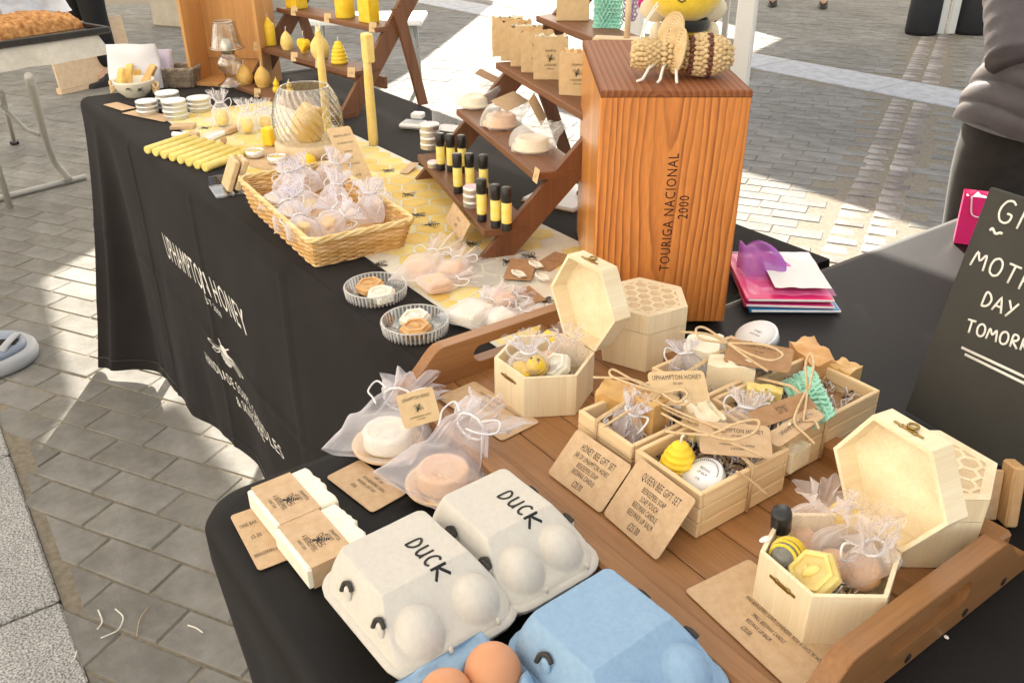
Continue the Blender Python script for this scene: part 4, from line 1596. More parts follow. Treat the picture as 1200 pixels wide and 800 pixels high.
# right box
t = thing('lip_balm', 'black capped lip balm standing in the right hexagonal box', 'lip balm', X=T(*at(914, 634, .80)) @ RX(14) @ RY(4))
MB().lathe([(.0001, 0), (.008, 0), (.008, .018)], 16).build('tube', 'label_yellow', t)
MB().lathe([(.0082, .018), (.0086, .0185), (.0086, .038), (.0078, .040), (.0001, .040)], 20, fn=lambda a, z: 1 + .02 * math.cos(16 * a)).build('cap', 'black_plain', t)
bee_ornament('grey and yellow felt bee with white wings in the right hexagonal box', T(*at(918, 664, .803)) @ RZ(105) @ RY(15) @ S(1.08), True)
t = hexbar('soap_bar', 'honey coloured hexagonal wax melt wrapped in gauze, front of the right box', 'wax melt', T(*at(957, 677, .812)) @ RZ(25) @ RX(30) @ RY(-22), .0215, .012, 'wax_pale', 'soaps in the hexagonal boxes')
tag(MB().ball((0, 0, .010), (.019, .015, .012), 8, None, 0, 6).build('wax_egg', 'wax_y', None, T(*at(990, 617, .806)) @ RZ(-25)), 'faceted yellow wax nugget by the hinge of the right box', 'wax bar')
pouch('organza_pouch', 'white organza pouch with a tall ruffle at the back of the right box', 'pouch', T(*at(950, 632, .797)) @ RZ(40) @ RX(10) @ RY(4), .052, .062, .034, 'organza_pink', 12, 'pouches in the hexagonal boxes', False, ribbon=False)
pouch('organza_pouch', 'round peach soap wrapped in organza in the middle of the right box', 'pouch', T(*at(982, 662, .796)) @ RZ(60) @ RX(-4) @ RY(14), .058, .058, .04, 'organza_pink', 14, 'pouches in the hexagonal boxes', False, ribbon=False)
pouch('organza_pouch', 'organza pouch with white ribbon ends at the right edge of the right box', 'pouch', T(*at(1018, 672, .797)) @ RZ(75) @ RX(10) @ RY(-14), .05, .056, .034, 'organza_pink', 15, 'pouches in the hexagonal boxes', False)
for (x, y, z, lb) in ((642, 428, .80, 'peach round soap in the left hexagonal box'), (975, 668, .795, 'peach round soap in the middle of the right hexagonal box'), (1012, 676, .795, 'peach round soap at the right of the right hexagonal box'), (938, 640, .795, 'peach round soap by the lip balm in the right hexagonal box')):
    tag(MB().lathe([(.0001, 0), (.013, 0), (.0155, .003), (.0155, .009), (.013, .012), (.0001, .012)], 22).build('soap_bar', 'soap_pink', None, T(*at(x, y, z)) @ RX(24) @ RY(-8)), lb, 'soap', 'soaps in the hexagonal boxes')

# ------------------------------------------------------------------ slatted crates
def crate(label, x0, x1, y0, y1, h=.050):
    cx, cy = (x0 + x1) / 2, (y0 + y1) / 2
    t = thing('slatted_crate', label, 'crate', (cx, cy, FZ + .0004), 0, 'slatted gift crates')
    w, d, th = x1 - x0, y1 - y0, .005
    sh = h / 3
    for k in range(3):
        z = sh * (k + .5)
        for s_ in (-1, 1):
            MB().box((0, s_ * (d / 2 - th / 2), z), (w - .0004 * k, th, sh - .0009), .0009).build('slat', 'pine', t)
            MB().box((s_ * (w / 2 - th / 2), 0, z), (th, d - 2 * th - .0006, sh - .0009), .0009).build('slat', 'pine_y', t)
    MB().box((0, 0, .003), (w - 2 * th, d - 2 * th, .004)).build('crate_floor', 'pine', t)
    return t


CR = {'honey': (-.563, -.483, .482, .597), 'queen': (-.479, -.394, .482, .601), 'backl': (-.583, -.504, .606, .728), 'backr': (-.498, -.408, .608, .765)}
CR['backl'] = (-.583, -.504, .602, .73)
CR['backr'] = (-.500, -.406, .607, .762)
crate('slatted gift crate behind the honey bee card, amber soaps inside', *CR['honey'])
crate('slatted gift crate behind the queen bee card, skep candle inside', *CR['queen'])
crate('slatted gift crate at the back left, grey and cream soaps inside', *CR['backl'])
crate('slatted gift crate at the back right, mint crochet cloth inside', *CR['backr'])
for nm, lb, n in (('honey', 'shredded paper filling the crate behind the honey bee card', 60), ('queen', 'shredded paper filling the crate behind the queen bee card', 120), ('backl', 'shredded paper filling the back left crate', 60), ('backr', 'shredded paper filling the back right crate', 120)):
    x0, x1, y0, y1 = CR[nm]
    shreds('shredded_paper', lb, x0 + .008, x1 - .008, y0 + .008, y1 - .008, FZ + .034, n + 30, len(nm) + n)
    # a bed of packing below the loose strips
for nm in CR:
    x0, x1, y0, y1 = CR[nm]
    rnb = random.Random(5)
    bed = MB().grid(lambda u, v: (x0 + .0055 + (x1 - x0 - .011) * u, y0 + .0055 + (y1 - y0 - .011) * v, FZ + .028 + .004 * noise.noise(V((u * 9, v * 9, x0 * 50)))), 14, 14)
    tag(bed.build('packing_bed', 'kraft_dark'), 'dark crumpled packing under the goods in the %s crate' % {'honey': 'honey bee', 'queen': 'queen bee', 'backl': 'back left', 'backr': 'back right'}[nm], 'packing', None, 'stuff')


def block(name, label, cat, px, py, z, dims, m, rz=0, rx=0, ry=0, top=None, group=None, rough=.0):
    """soap block: bevelled, with an uneven poured top"""
    w, d, h = dims
    rn = random.Random(int(px * 7 + py))
    s_ = rn.uniform(0, 9)
    mb = MB()
    n = 8
    mb.grid(lambda u, v: (w * (u - .5), d * (v - .5), h + rough * (noise.noise(V((u * 4 + s_, v * 4, s_))) * 1.6 + .3)), n, n, smooth=True)
    per = [(w * (k / n - .5), -d / 2) for k in range(n)] + [(w / 2, d * (k / n - .5)) for k in range(n)] + [(w * (.5 - k / n), d / 2) for k in range(n)] + [(-w / 2, d * (.5 - k / n)) for k in range(n)]
    vs = [(x, y, 0) for x, y in per]
    fs = []
    top_z = lambda x, y: h + rough * (noise.noise(V(((x / w + .5) * 4 + s_, (y / d + .5) * 4, s_))) * 1.6 + .3)
    vs += [(x, y, top_z(x, y)) for x, y in per]
    L_ = len(per)
    for k in range(L_): fs.append((k, (k + 1) % L_, L_ + (k + 1) % L_, L_ + k))
    fs.append(tuple(range(L_))[::-1])
    mb.add(vs, fs)
    o = mb.build(name, m, None, T(*at(px, py, z)) @ RZ(rz) @ RX(rx) @ RY(ry))
    return tag(o, label, cat, group)


SG = 'soaps in the slatted crates'
# honey crate
block('soap_bar', 'amber soap block nearest the front of the honey bee crate', 'soap', 759, 517, .788, (.026, .024, .052), 'soap_amber', 8, 0, 0, None, SG, .001)
block('soap_bar', 'amber soap block at the back corner of the honey bee crate', 'soap', 726, 485, .800, (.044, .026, .030), 'soap_amber', 25, 8, 0, None, SG, .003)
block('soap_bar', 'rough topped tan soap under the twine bow of the honey bee crate', 'soap', 762, 492, .806, (.036, .028, .026), 'soap_tan', -25, 10, 0, None, SG, .006)
pouch('organza_pouch', 'white organza pouch with ribbon at the front of the honey bee crate', 'pouch', T(*at(728, 512, .797)) @ RZ(-30) @ RX(-15) @ RY(6), .05, .052, .03, 'organza_dense', 31, None, False, ruff=.8)
t = thing('honey_jar', 'glass jar of pale honey in the honey bee crate below the big tag', 'jar', tuple(at(808, 503, .785)))
MB().lathe([(.0001, 0), (.019, 0), (.021, .003), (.021, .018), (.0001, .018)], 20).build('honey', 'soap_green', t)
MB().lathe([(.0215, 0), (.0225, .003), (.0225, .022), (.019, .026)], 24, caps=False).build('glass_wall', 'glass', t)
MB().lathe([(.020, .025), (.0205, .032), (.0001, .033)], 20).build('lid', 'tin', t)
# queen crate
t = thing('skep_candle', 'yellow beehive candle in the queen bee crate', 'candle', tuple(at(794, 553, .803)))
skep(MB(), .0180, .034, coils=6).build('wax_body', 'wax_y', t)
wick_on(t, .034, .009)
t = thing('balm_tin', 'tin with a round white label tilted in the queen bee crate', 'tin', X=T(*at(823, 556, .818)) @ RZ(0) @ RX(28) @ RY(-6))
MB().lathe([(.0001, -.010), (.0185, -.010), (.0195, -.008), (.0195, 0), (.0185, .001), (.0001, .001)], 30).build('tin_body', 'tin', t)
MB().lathe([(.0180, .0012), (.0180, .0018), (.0001, .0018)], 30).build('label', 'label_white', t)
lm = MB()
letters(lm, 'BEESWAX', .0030, T(0, .005, .0021)); letters(lm, 'LIP BALM', .0030, T(0, .0005, .0021)); letters(lm, '15 ML', .0024, T(0, -.006, .0021))
for k in range(20):
    a = rad(160 - 140 * k / 19)
    lm.box((.0155 * math.cos(a), .0155 * math.sin(a), .0021), (.0008, .0014, .0001), X=None)
lm.build('lettering', 'ink', t)
block('soap_bar', 'curved cream soap behind the tag in the queen bee crate', 'soap', 824, 508, .806, (.044, .026, .028), 'soap_cream', -18, 6, 0, None, SG, .006)
tag(MB().ball((0, 0, 0), (.009, .008, .008), 12).build('wax_bead', 'wax_pale', None, T(*at(809, 513, .806))), 'round pale wax bead beside the beehive candle', 'wax bead')
block('soap_bar', 'tan wrapped soap under the tag in the queen bee crate', 'soap', 850, 556, .790, (.034, .03, .012), 'soap_tan', 10, 0, 0, None, SG, .001)
pouch('organza_pouch', 'blush gauze pouch at the back of the queen bee crate behind the tag', 'pouch', T(*at(868, 516, .803)) @ RZ(30) @ RX(-25), .045, .05, .028, 'organza_pink', 91, None, False, ruff=.9)
pouch('organza_pouch', 'white gauze pouch at the back edge of the back left crate', 'pouch', T(*at(806, 446, .803)) @ RZ(60) @ RX(-30), .045, .045, .026, 'organza_dense', 92, None, False, ruff=.9)
block('soap_bar', 'grey soap low at the front corner of the back right crate', 'soap', 921, 540, .792, (.03, .03, .020), 'soap_cream', 5, 0, 0, None, SG, .003)
# back left crate
block('soap_bar', 'cream soap with a rough top at the far corner of the back left crate', 'soap', 828, 428, .806, (.040, .030, .030), 'soap_white', 30, 12, -10, None, SG, .005)
block('soap_bar', 'long marbled cream soap standing in the middle of the back left crate', 'soap', 853, 463, .794, (.026, .050, .042), 'soap_cream', -52, 0, 0, None, SG, .004)
block('soap_bar', 'slate grey soap next to the marbled one in the back left crate', 'soap', 879, 455, .794, (.018, .04, .034), 'soap_slate', -52, 0, 0, None, SG, .003)
block('soap_bar', 'green marbled soap below the twine at the back left crate', 'soap', 883, 440, .800, (.04, .026, .028), 'soap_green', -10, 10, 0, None, SG, .004)
t = thing('balm_tin', 'round white labelled tin at the back of the crates behind a kraft tag', 'tin', X=T(*at(886, 392, .800)) @ RX(22) @ RY(-4))
MB().lathe([(.0001, -.012), (.0255, -.012), (.0265, -.010), (.0265, 0), (.025, .001), (.0001, .001)], 32).build('tin_body', 'tin', t)
MB().lathe([(.0240, .0012), (.0240, .0018), (.0001, .0018)], 32).build('label', 'label_white', t)
lm = MB(); letters(lm, 'HONEY', .0035, T(0, .004, .0021)); letters(lm, 'HAND BALM', .0028, T(0, -.002, .0021)); lm.build('lettering', 'ink', t)
# back right crate
def crochet(label, name, px, py, z, w, h, m, X=None, seed=0, cat='crochet cloth', group=None):
    rn = random.Random(seed)
    mb = MB()
    ny, nx = max(3, int(h / .0065)), max(3, int(w / .0065))
    for j in range(ny):
        for i in range(nx):
            x = (i - nx / 2 + .5) * .0065 + (j % 2) * .003; y = (j - ny / 2 + .5) * .0065
            zz = .005 * math.sin(x * 70 + seed) + .004 * math.sin(y * 90) + rn.uniform(-.0006, .0006)
            pts = [(x + .0042 * math.cos(a), y + .0040 * math.sin(a), zz + .0014 * math.sin(2 * a + i)) for a in [k * math.pi / 4 for k in range(8)]]
            mb.tube(pts, .0017, 5, closed=True)
    mb.grid(lambda u, v: ((u - .5) * (w - .004), (v - .5) * (h - .004), .005 * math.sin((u - .5) * w * 70 + seed) + .004 * math.sin((v - .5) * h * 90) - .0008), nx, ny)
    o = mb.build(name, m, None, (T(*at(px, py, z)) if X is None else X))
    return tag(o, label, cat, group)


crochet('mint green crochet cloth folded in the back right crate', 'crochet_cloth', 0, 0, 0, .095, .036, 'yarn_green', T(*at(945, 462, .826)) @ RZ(-38) @ RX(24), 2)
block('soap_bar', 'amber soap block at the far right corner of the back right crate', 'soap', 985, 458, .792, (.026, .026, .032), 'soap_amber', 5, 0, 0, None, SG, .002)
block('soap_bar', 'tan soap with a rough pale crest behind the mint cloth', 'soap', 952, 436, .798, (.060, .030, .028), 'soap_tan', -28, 8, 0, None, SG, .004)
block('soap_bar', 'pale ridged soap behind the brown tags in the back right crate', 'soap', 893, 476, .806, (.036, .014, .022), 'wax_pale', 35, 0, 0, None, SG, .002)
shreds('shredded_paper', 'white curls of paper at the front of the back right crate', CR['backr'][0] + .03, CR['backr'][1] - .004, CR['backr'][2] + .006, CR['backr'][2] + .05, .826, 30, 77, ('wick', 'wick'), r=.0012)


# kraft tags and twine on the crates
def swing_tag(label, bl, br, tl, z_bl, z_br, z_tl, lines=(), bee=None, group='kraft swing tags', m='kraft'):
    X, w, h = frame_from(at(*bl, z_bl), at(*br, z_br), at(*tl, z_tl))
    return card('swing_tag', label, 'tag', X, w, h, lines, m, .005, bee=bee, group=group)


UH = 'UPHAMPTON HONEY'
swing_tag('pale kraft tag standing on the back left crate, beside the closed hexagonal box', (765, 476), (833, 474), (757, 436), .835, .835, .852, ((UH, .0062, .5, .80), ('EST 2009', .003, .5, .62)), (.010, .5, .3, 90), m='kraft_light')
swing_tag('kraft tag lying across the queen bee crate under a twine bow', (820, 531), (906, 538), (826, 494), .830, .830, .838, ((UH, .0058, .55, .76), ('EST 2009', .0028, .52, .60), ('HANDMADE BEESWAX CANDLES', .0026, .52, .32), ('& SKINCARE', .0026, .52, .20)), None)
swing_tag('dark kraft tag at the back of the crates below the round tin', (847, 424), (925, 438), (852, 396), .838, .838, .848, ((UH, .0054, .5, .82), ('EST 2009', .0028, .5, .62)), None, m='kraft_dark')
swing_tag('brown kraft tag tilted up towards the mint crochet cloth', (889, 503), (958, 478), (881, 481), .828, .834, .836, (('HONEY', .0045, .5, .62), ('GIFT SET', .0036, .5, .40)), None, m='kraft_dark')
swing_tag('printed kraft tag below the brown one in the back right crate', (912, 525), (968, 488), (900, 508), .826, .832, .829, ((UH, .0052, .5, .55),), None, m='kraft')


def wrap_twine(parent_label, x0, x1, y0, y1, axis, at_, z1=.0525, r=.0011):
    """twine passed round a crate; the ends are tied on top"""
    mb = MB()
    e = .0012
    for o in (-.0012, .0012):
        if axis == 'y':
            p = [(at_ + o, y0 - e, FZ + .002), (at_ + o, y0 - e, FZ + z1), (at_ + o, (y0 + y1) / 2, FZ + z1 + .012), (at_ + o, y1 + e, FZ + z1), (at_ + o, y1 + e, FZ + .002)]
        else:
            p = [(x0 - e, at_ + o, FZ + .002), (x0 - e, at_ + o, FZ + z1), ((x0 + x1) / 2, at_ + o, FZ + z1 + .012), (x1 + e, at_ + o, FZ + z1), (x1 + e, at_ + o, FZ + .002)]
        mb.tube(p, r, 6)
    return mb


def twine(label, crate_key, axis, at_, strands, r=.0013):
    x0, x1, y0, y1 = CR[crate_key]
    mb = wrap_twine(label, x0, x1, y0, y1, axis, at_)
    for st_ in strands:
        mb.tube(smooth([at(x, y, z) for x, y, z in st_]), r, 6)
    return tag(mb.build('twine', 'twine'), label, 'twine', 'twine tied round the crates')


twine('twine bow tied over the honey bee crate', 'honey', 'y', -.534,
      [[(776, 461, .842), (740, 445, .85), (716, 430, .85), (712, 440, .85), (745, 452, .85), (776, 461, .845)], [(776, 461, .842), (745, 443, .842), (695, 442, .838)],
       [(776, 461, .844), (806, 452, .854), (812, 468, .852), (800, 477, .848), (776, 461, .844)], [(776, 461, .844), (800, 455, .856), (808, 462, .856), (795, 474, .85), (776, 461, .846)],
       [(776, 461, .844), (765, 472, .838), (805, 492, .832), (822, 496, .832)], [(776, 461, .842), (735, 482, .838), (707, 500, .825)], [(760, 466, .84), (800, 485, .84), (850, 505, .838)]])
twine('twine bow tied over the queen bee crate with one long loose end', 'queen', 'x', .548,
      [[(833, 510, .842), (865, 494, .855), (892, 490, .856), (887, 507, .85), (860, 517, .846), (833, 510, .844)], [(833, 510, .842), (862, 520, .842), (900, 537, .834)],
       [(833, 510, .842), (805, 500, .84), (775, 484, .838)], [(833, 510, .842), (800, 508, .84), (778, 505, .836)], [(863, 552, .826), (880, 562, .815), (899, 580, .800)]])
twine('twine bow tied over the back left crate below the round tin', 'backl', 'y', -.545,
      [[(853, 402, .852), (825, 382, .862), (814, 384, .862), (818, 398, .858), (853, 402, .852)], [(853, 402, .852), (830, 390, .856), (798, 389, .850)],
       [(853, 402, .852), (900, 403, .862), (922, 416, .858), (905, 424, .856), (880, 416, .854), (853, 402, .852)], [(853, 402, .852), (870, 415, .852), (900, 435, .846)]])
twine('upright twine bow on the back right crate over the mint cloth', 'backr', 'x', .672,
      [[(946, 456, .845), (943, 425, .862), (950, 411, .87), (955, 425, .866), (948, 456, .846)], [(946, 456, .845), (944, 480, .838), (940, 495, .832), (955, 490, .834), (960, 503, .83)],
       [(946, 456, .845), (936, 475, .84), (928, 495, .834), (945, 510, .83), (955, 520, .826)]])

# ------------------------------------------------------------------ kraft price cards on the tray and the near table
def lean_card(label, bl, br, tl, tr_z, lines, **k):
    X, w, h = frame_from(at(*bl, FZ + .0015), at(*br, FZ + .0015), at(*tl, tr_z))
    return card('price_card', label, 'price card', X, w, h, lines, **k)


GC = 'kraft price cards'
lean_card('kraft card reading honey bee gift set, leaning on a crate', (642, 554), (704, 601.6), (675, 500.6), .811,
          (('HONEY BEE GIFT SET', .0074, .52, .77), ('JAR OF UPHAMPTON HONEY', .0054, .50, .60), ('BEEKEEPERS SOAP', .0054, .50, .455), ('BEESWAX CANDLE', .0054, .50, .32), ('\u00a320.00', .0070, .50, .13)), group=GC, sx=.44)
lean_card('kraft card reading queen bee gift set, leaning on a crate', (707, 602), (770, 657), (747, 533), .822,
          (('QUEEN BEE GIFT SET', .0078, .52, .81), ('BEEKEEPERS SOAP', .0056, .50, .65), ('SOAP POUCH', .0056, .50, .53), ('BEESWAX CANDLE', .0056, .50, .41), ('BEESWAX LIP BALM', .0056, .50, .285), ('\u00a325.00', .0074, .50, .12)), group=GC, sx=.44)
flat_card('price_card', 'large kraft card flat on the tray floor in front of the right hexagonal box', 'price card', (802, 692), (955, 836), (872, 650), FZ + .0006,
          (('MINI BEEKEEPERS SOAPS (LAVENDER, ROSE & OATS \'N\' HONEY)', .0042, .53, .53), ('SMALL BEESWAX CANDLE', .0042, .47, .40), ('BEESWAX LIP BALM', .0042, .45, .29), ('\u00a320.00', .005, .42, .17)), group=GC, sx=.46)
flat_card('price_card', 'kraft card flat on the tray floor by the left hexagonal box', 'price card', (512, 466), (588, 517), (556, 447), FZ + .0006,
          (('MINI BEEKEEPERS SOAPS (LAVENDER, ROSE & OATS \'N\' HONEY)', .0036, .52, .80), ('SMALL BEESWAX CANDLE', .0036, .46, .62), ('BEESWAX LIP BALM', .0036, .42, .46), ('\u00a320.00', .0042, .40, .28)), group=GC, sx=.44)
flat_card('price_card', 'kraft card on the black cover between the two bagged soap dishes and the soap bars', 'price card', (382, 559), (436, 601), (424, 540), TZ + .0006,
          (('GIFT SET', .0052, .55, .84), ('WITH BEEKEEPERS SOAP &', .004, .56, .64), ('WOODEN SOAP DISH', .004, .52, .48), ('\u00a38.00', .0048, .40, .28)), group=GC, sx=.48)
flat_card('price_card', 'kraft card under the two wrapped soap bars at the table corner', 'price card', (303, 669), (360, 647), (266, 606), TZ + .0006,
          (('ONE BAR', .0052, .25, .75), ('\u00a35.00', .0058, .28, .52), ('BEEKEEPERS HONEY SOAP', .0046, .52, .22)), group=GC, sx=.5)

# ------------------------------------------------------------------ two wrapped soap bars
def wrapped_soap(label, cx, cy, rz, seed):
    t = thing('soap_bar', label, 'soap', (cx, cy, TZ + .0016), rz, 'kraft wrapped soap bars on the near table')
    L_, W_, H_ = .066, .060, .023
    rn = random.Random(seed)
    def edge(u):      # the poured edge of the bar is ragged
        return .004 * noise.noise(V((u * 4, seed, 0))) + .003 * noise.noise(V((u * 11, seed, 3)))
    pts = []
    n = 14
    for k in range(n + 1): pts.append((-L_ / 2 + L_ * k / n, -W_ / 2))
    for k in range(1, n): pts.append((L_ / 2 + .0006 * math.sin(k), -W_ / 2 + W_ * k / n))
    for k in range(n + 1): pts.append((L_ / 2 - L_ * k / n, W_ / 2 + edge(k / n) + .004 * math.sin(k / n * 3.14)))
    for k in range(1, n): pts.append((-L_ / 2, W_ / 2 - W_ * k / n))
    MB().prism(pts, 0, H_, b=.0022).build('soap_body', 'soap_white', t)
    e = .0006
    sl = MB()
    y0, y1 = -W_ / 2 + .004, W_ / 2 - .016
    zs = [(-L_ / 2 - e, 0), (-L_ / 2 - e, H_ + e), (L_ / 2 + e, H_ + e), (L_ / 2 + e, 0)]
    vs = []
    for x, z in zs: vs += [(x, y0, z), (x, y1, z)]
    sl.add(vs, [(0, 1, 3, 2), (2, 3, 5, 4), (4, 5, 7, 6)])
    so = sl.build('sleeve', 'kraft', t)
    lt = MB()
    ym = (y0 + y1) / 2
    z = H_ + e + .0002
    letters(lt, 'UPHAMPTON', .0038, T(.008, y1 - .005, z), .5); letters(lt, 'HONEY', .0042, T(.008, y1 - .010, z), .5)
    bee_print(lt, .014, T(.006, ym + .002, z) @ RZ(60))
    letters(lt, 'A BEEKEEPERS', .0052, T(.004, y0 + .0125, z), .5); letters(lt, 'HONEY SOAP', .0032, T(.002, y0 + .006, z), .5)
    lt.build('lettering', 'ink', so)
    return t


s1 = at(345, 572, TZ + .024); s2 = at(378, 622, TZ + .024)
wrapped_soap('kraft wrapped soap bar lying farther from the egg boxes', -.651, .207, 2, 1.3)
wrapped_soap('kraft wrapped soap bar lying nearer to the egg boxes', -.583, .2065, 2, 4.1)

# ------------------------------------------------------------------ soap on wooden dishes in gauze pouches
def bagged_dish(label, cx_, cy_, m, X, seed, soaplabel, dishlabel, rise=0):
    p = V((cx_, cy_, TZ))
    d = tag(MB().lathe([(.0001, .001), (.026, .001), (.034, .004), (.038, .008), (.038, .0105), (.035, .0105), (.030, .007), (.0001, .0062)], 36).build('soap_dish', 'dish_wood', None, T(p.x, p.y, TZ + .0012)), dishlabel, 'soap dish', 'round wooden soap dishes in gauze')
    sb = MB().lathe([(.0001, 0), (.0245, 0), (.026, .002), (.026, .017), (.0247, .0195), (.0205, .0202), (.0195, .0185), (.018, .0175), (.0001, .0175)], 40)
    for k in range(7):
        a = k * .9
        sb.ball((.010 * math.cos(a), .010 * math.sin(a), .0175), (.0055, .0026, .0018), 8, RZ(0), 0, 6)
    so = sb.build('soap_bar', m, None, T(p.x, p.y, TZ + .0085))
    tag(so, soaplabel, 'soap', 'round soaps on wooden dishes')
    return pouch('organza_pouch', label, 'pouch', X, .098, .128, .036, 'organza', seed, 'gauze pouches round the wooden soap dishes', True, ruff=.6, ribbon=True, tie=.72, rise=rise)


bagged_dish('sheer gauze pouch round the white soap dish, kraft tag at its neck', -.692, .331, 'soap_white', lie((431, 552), (496, 458)), 3,
            'round white embossed soap on a wooden dish inside gauze', 'round wooden dish under the white soap', .020)
bagged_dish('sheer gauze pouch round the tan soap dish, ruffle against the tray', -.600, .343, 'soap_pink', lie((480, 594), (580, 522)), 9,
            'round tan embossed soap on a wooden dish inside gauze', 'round wooden dish under the tan soap', .034)
X, w, h = frame_from(at(474, 503, .800), at(517, 491, .806), at(478, 460, .832))
card('swing_tag', 'kraft tag standing at the neck of the white soap pouch', 'tag', X, w, h, ((UH, .0036, .5, .80), ('HANDMADE BEESWAX CANDLES', .0018, .5, .25), ('& SKINCARE', .0018, .5, .17)), 'kraft_light', .003, bee=(.008, .5, .5, 60), group='kraft swing tags')

# ------------------------------------------------------------------ egg boxes
def egg_box(label, cx, cy, rz, m, L_=.130, W_=.106, word=None, group='closed pulp egg boxes', H_=.066):
    t = thing('egg_box', label, 'egg box', (cx, cy, TZ + .0008), rz, group)
    hl, hw, rz_ = L_ / 2, W_ / 2, .030
    def sd(x, y, r=.020):      # inward distance from the rounded outline
        qx, qy = abs(x) - (hl - r), abs(y) - (hw - r)
        return r - (math.hypot(max(qx, 0), max(qy, 0)) + min(max(qx, qy), 0))
    def hgt(x, y):
        d = max(0, sd(x, y))
        side = min(1, d / .0135)
        ex = hl - x
        end = min(1, max(0, ex - .004) / .046)
        base = min(side ** .62, .12 * min(1, d / .005) ** .6 + .88 * end ** 1.25 if end < 1 else 1)
        z = (H_ - rz_) * base
        dome = 0
        for sx in (1,):
            for sy in (-1, 1):
                q = 1 - ((x - sx * (hl - .0275)) / .0240) ** 2 - ((y - sy * (hw - .0270)) / .0225) ** 2
                if q > 0: dome = max(dome, (H_ - rz_ - .003) * q ** .5 * .90)
        z = max(z, dome)
        z += .0004 * noise.noise(V((x * 60, y * 60, cx * 9)))
        if z > 0: z += .0005 * noise.noise(V((x * 17, y * 17, cx * 30 + 2)))
        if d < .0005: z = 0
        return z
    lid = MB()
    def pt(u, v):
        # polar-ish mapping keeps the rounded outline clean
        x = (u * 2 - 1); y = (v * 2 - 1)
        x2 = x * hl; y2 = y * hw
        dx = max(0, abs(x2) - (hl - .020)); dy = max(0, abs(y2) - (hw - .020))
        if dx > 0 and dy > 0:
            l = math.hypot(dx, dy); m_ = max(dx, dy)
            dx, dy = dx * m_ / l, dy * m_ / l
            x2 = math.copysign(hl - .020 + dx, x2); y2 = math.copysign(hw - .020 + dy, y2)
        return (x2, y2, rz_ + hgt(x2, y2))
    lid.grid(pt, 120, 96)
    # flange
    def outline(off, n=64):
        out = []
        for k in range(n):
            a = 2 * math.pi * k / n
            r = .020 + off
            ca, sa = math.cos(a), math.sin(a)
            s_ = 1 / max(abs(ca) / (hl + off), abs(sa) / (hw + off))
            x, y = ca * s_, sa * s_
            dx, dy = abs(x) - (hl + off - r), abs(y) - (hw + off - r)
            if dx > 0 and dy > 0:
                l = math.hypot(dx, dy)
                x = math.copysign(hl + off - r + dx / l * r, x); y = math.copysign(hw + off - r + dy / l * r, y)
            out.append((x, y))
        return out
    oo, oi = outline(.0055), outline(-.001)
    n = len(oo)
    vs = [(x, y, rz_ + .0012) for x, y in oi] + [(x + .0008 * noise.noise(V((x * 90, y * 90, 0))), y, rz_ + .0004) for x, y in oo] + [(x, y, rz_ - .0018) for x, y in oo] + [(x, y, rz_ - .0018) for x, y in oi]
    lid.add(vs, [(k * n + i, k * n + (i + 1) % n, (k + 1) * n + (i + 1) % n, (k + 1) * n + i) for k in range(3) for i in range(n)], None, 0, True)
    lo = lid.build('lid', m, t)
    ba = MB()
    ob, ot = outline(-.016), outline(.004)
    mid = outline(-.004)
    vs = [(x, y, 0) for x, y in ob] + [(x * (1 + .03 * math.cos(6 * math.atan2(y, x))), y * (1 + .03 * math.cos(6 * math.atan2(y, x))), rz_ * .55) for x, y in mid] + [(x, y, rz_ - .0026) for x, y in oi] + [(x, y, rz_ - .0026) for x, y in ot] + [(x, y, rz_ - .0045) for x, y in ot]
    ba.add(vs, [(k * n + i, k * n + (i + 1) % n, (k + 1) * n + (i + 1) % n, (k + 1) * n + i) for k in range(4) for i in range(n)] + [tuple(range(n))[::-1]], None, 0, True)
    ba.build('base', m, t)
    # lock slots: a dark tube paints the shade of each arched cut, beside a pulp tongue
    for sy in (-1, 1):
        for x in (-.022, .026):
            sl, tg = MB(), MB()
            y = sy * (hw - .0042)
            z = rz_ + .019
            pts = [(x - .0075, y + sy * .0026, z - .004), (x - .006, y + sy * .0004, z + .004), (x, y - sy * .0012, z + .0075), (x + .006, y + sy * .0004, z + .004)]
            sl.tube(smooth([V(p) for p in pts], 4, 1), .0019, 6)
            sl.build('slot_shade', 'slot', lo)
            tg.ball((x + .001, y + sy * .0012, z - .002), (.0052, .0022, .0075), 10, None, 0, 8)
            tg.build('lock_tongue', m, lo)
    for sy in (-1, 1):       # small nibs where the lid was pressed
        nb = MB().ball((hl + .001, sy * .022 + .008, rz_ + .006), (.003, .0018, .0035), 6, None, 0, 5)
        nb.build('pulp_nib', m, lo)
    if word:
        lt = MB()
        wl = strokes(MB(), word, .0140, .0010, T(0, 0, 0))
        def up(p): return p
        tmp = MB(); strokes(tmp, word, .0140, .0011, T(-wl / 2 + .002, .004, 0))
        vs = [(x, y, rz_ + hgt(x, y) + .0004 + z) for x, y, z in tmp.v]
        lt.add(vs, tmp.f, None, 0, True)
        lt.build('handwriting', 'marker', lo)
    return t


egg_box('grey pulp egg box marked duck in front of the wrapped soap bars', -.463, .236, 3, 'pulp', word='DUCK')
egg_box('grey pulp egg box marked duck against the tray rail', -.470, .3305, 2.5, 'pulp', word='DUCK', W_=.096)
egg_box('closed blue pulp egg box against the tray rail', -.318, .318, 3, 'pulp_blue')

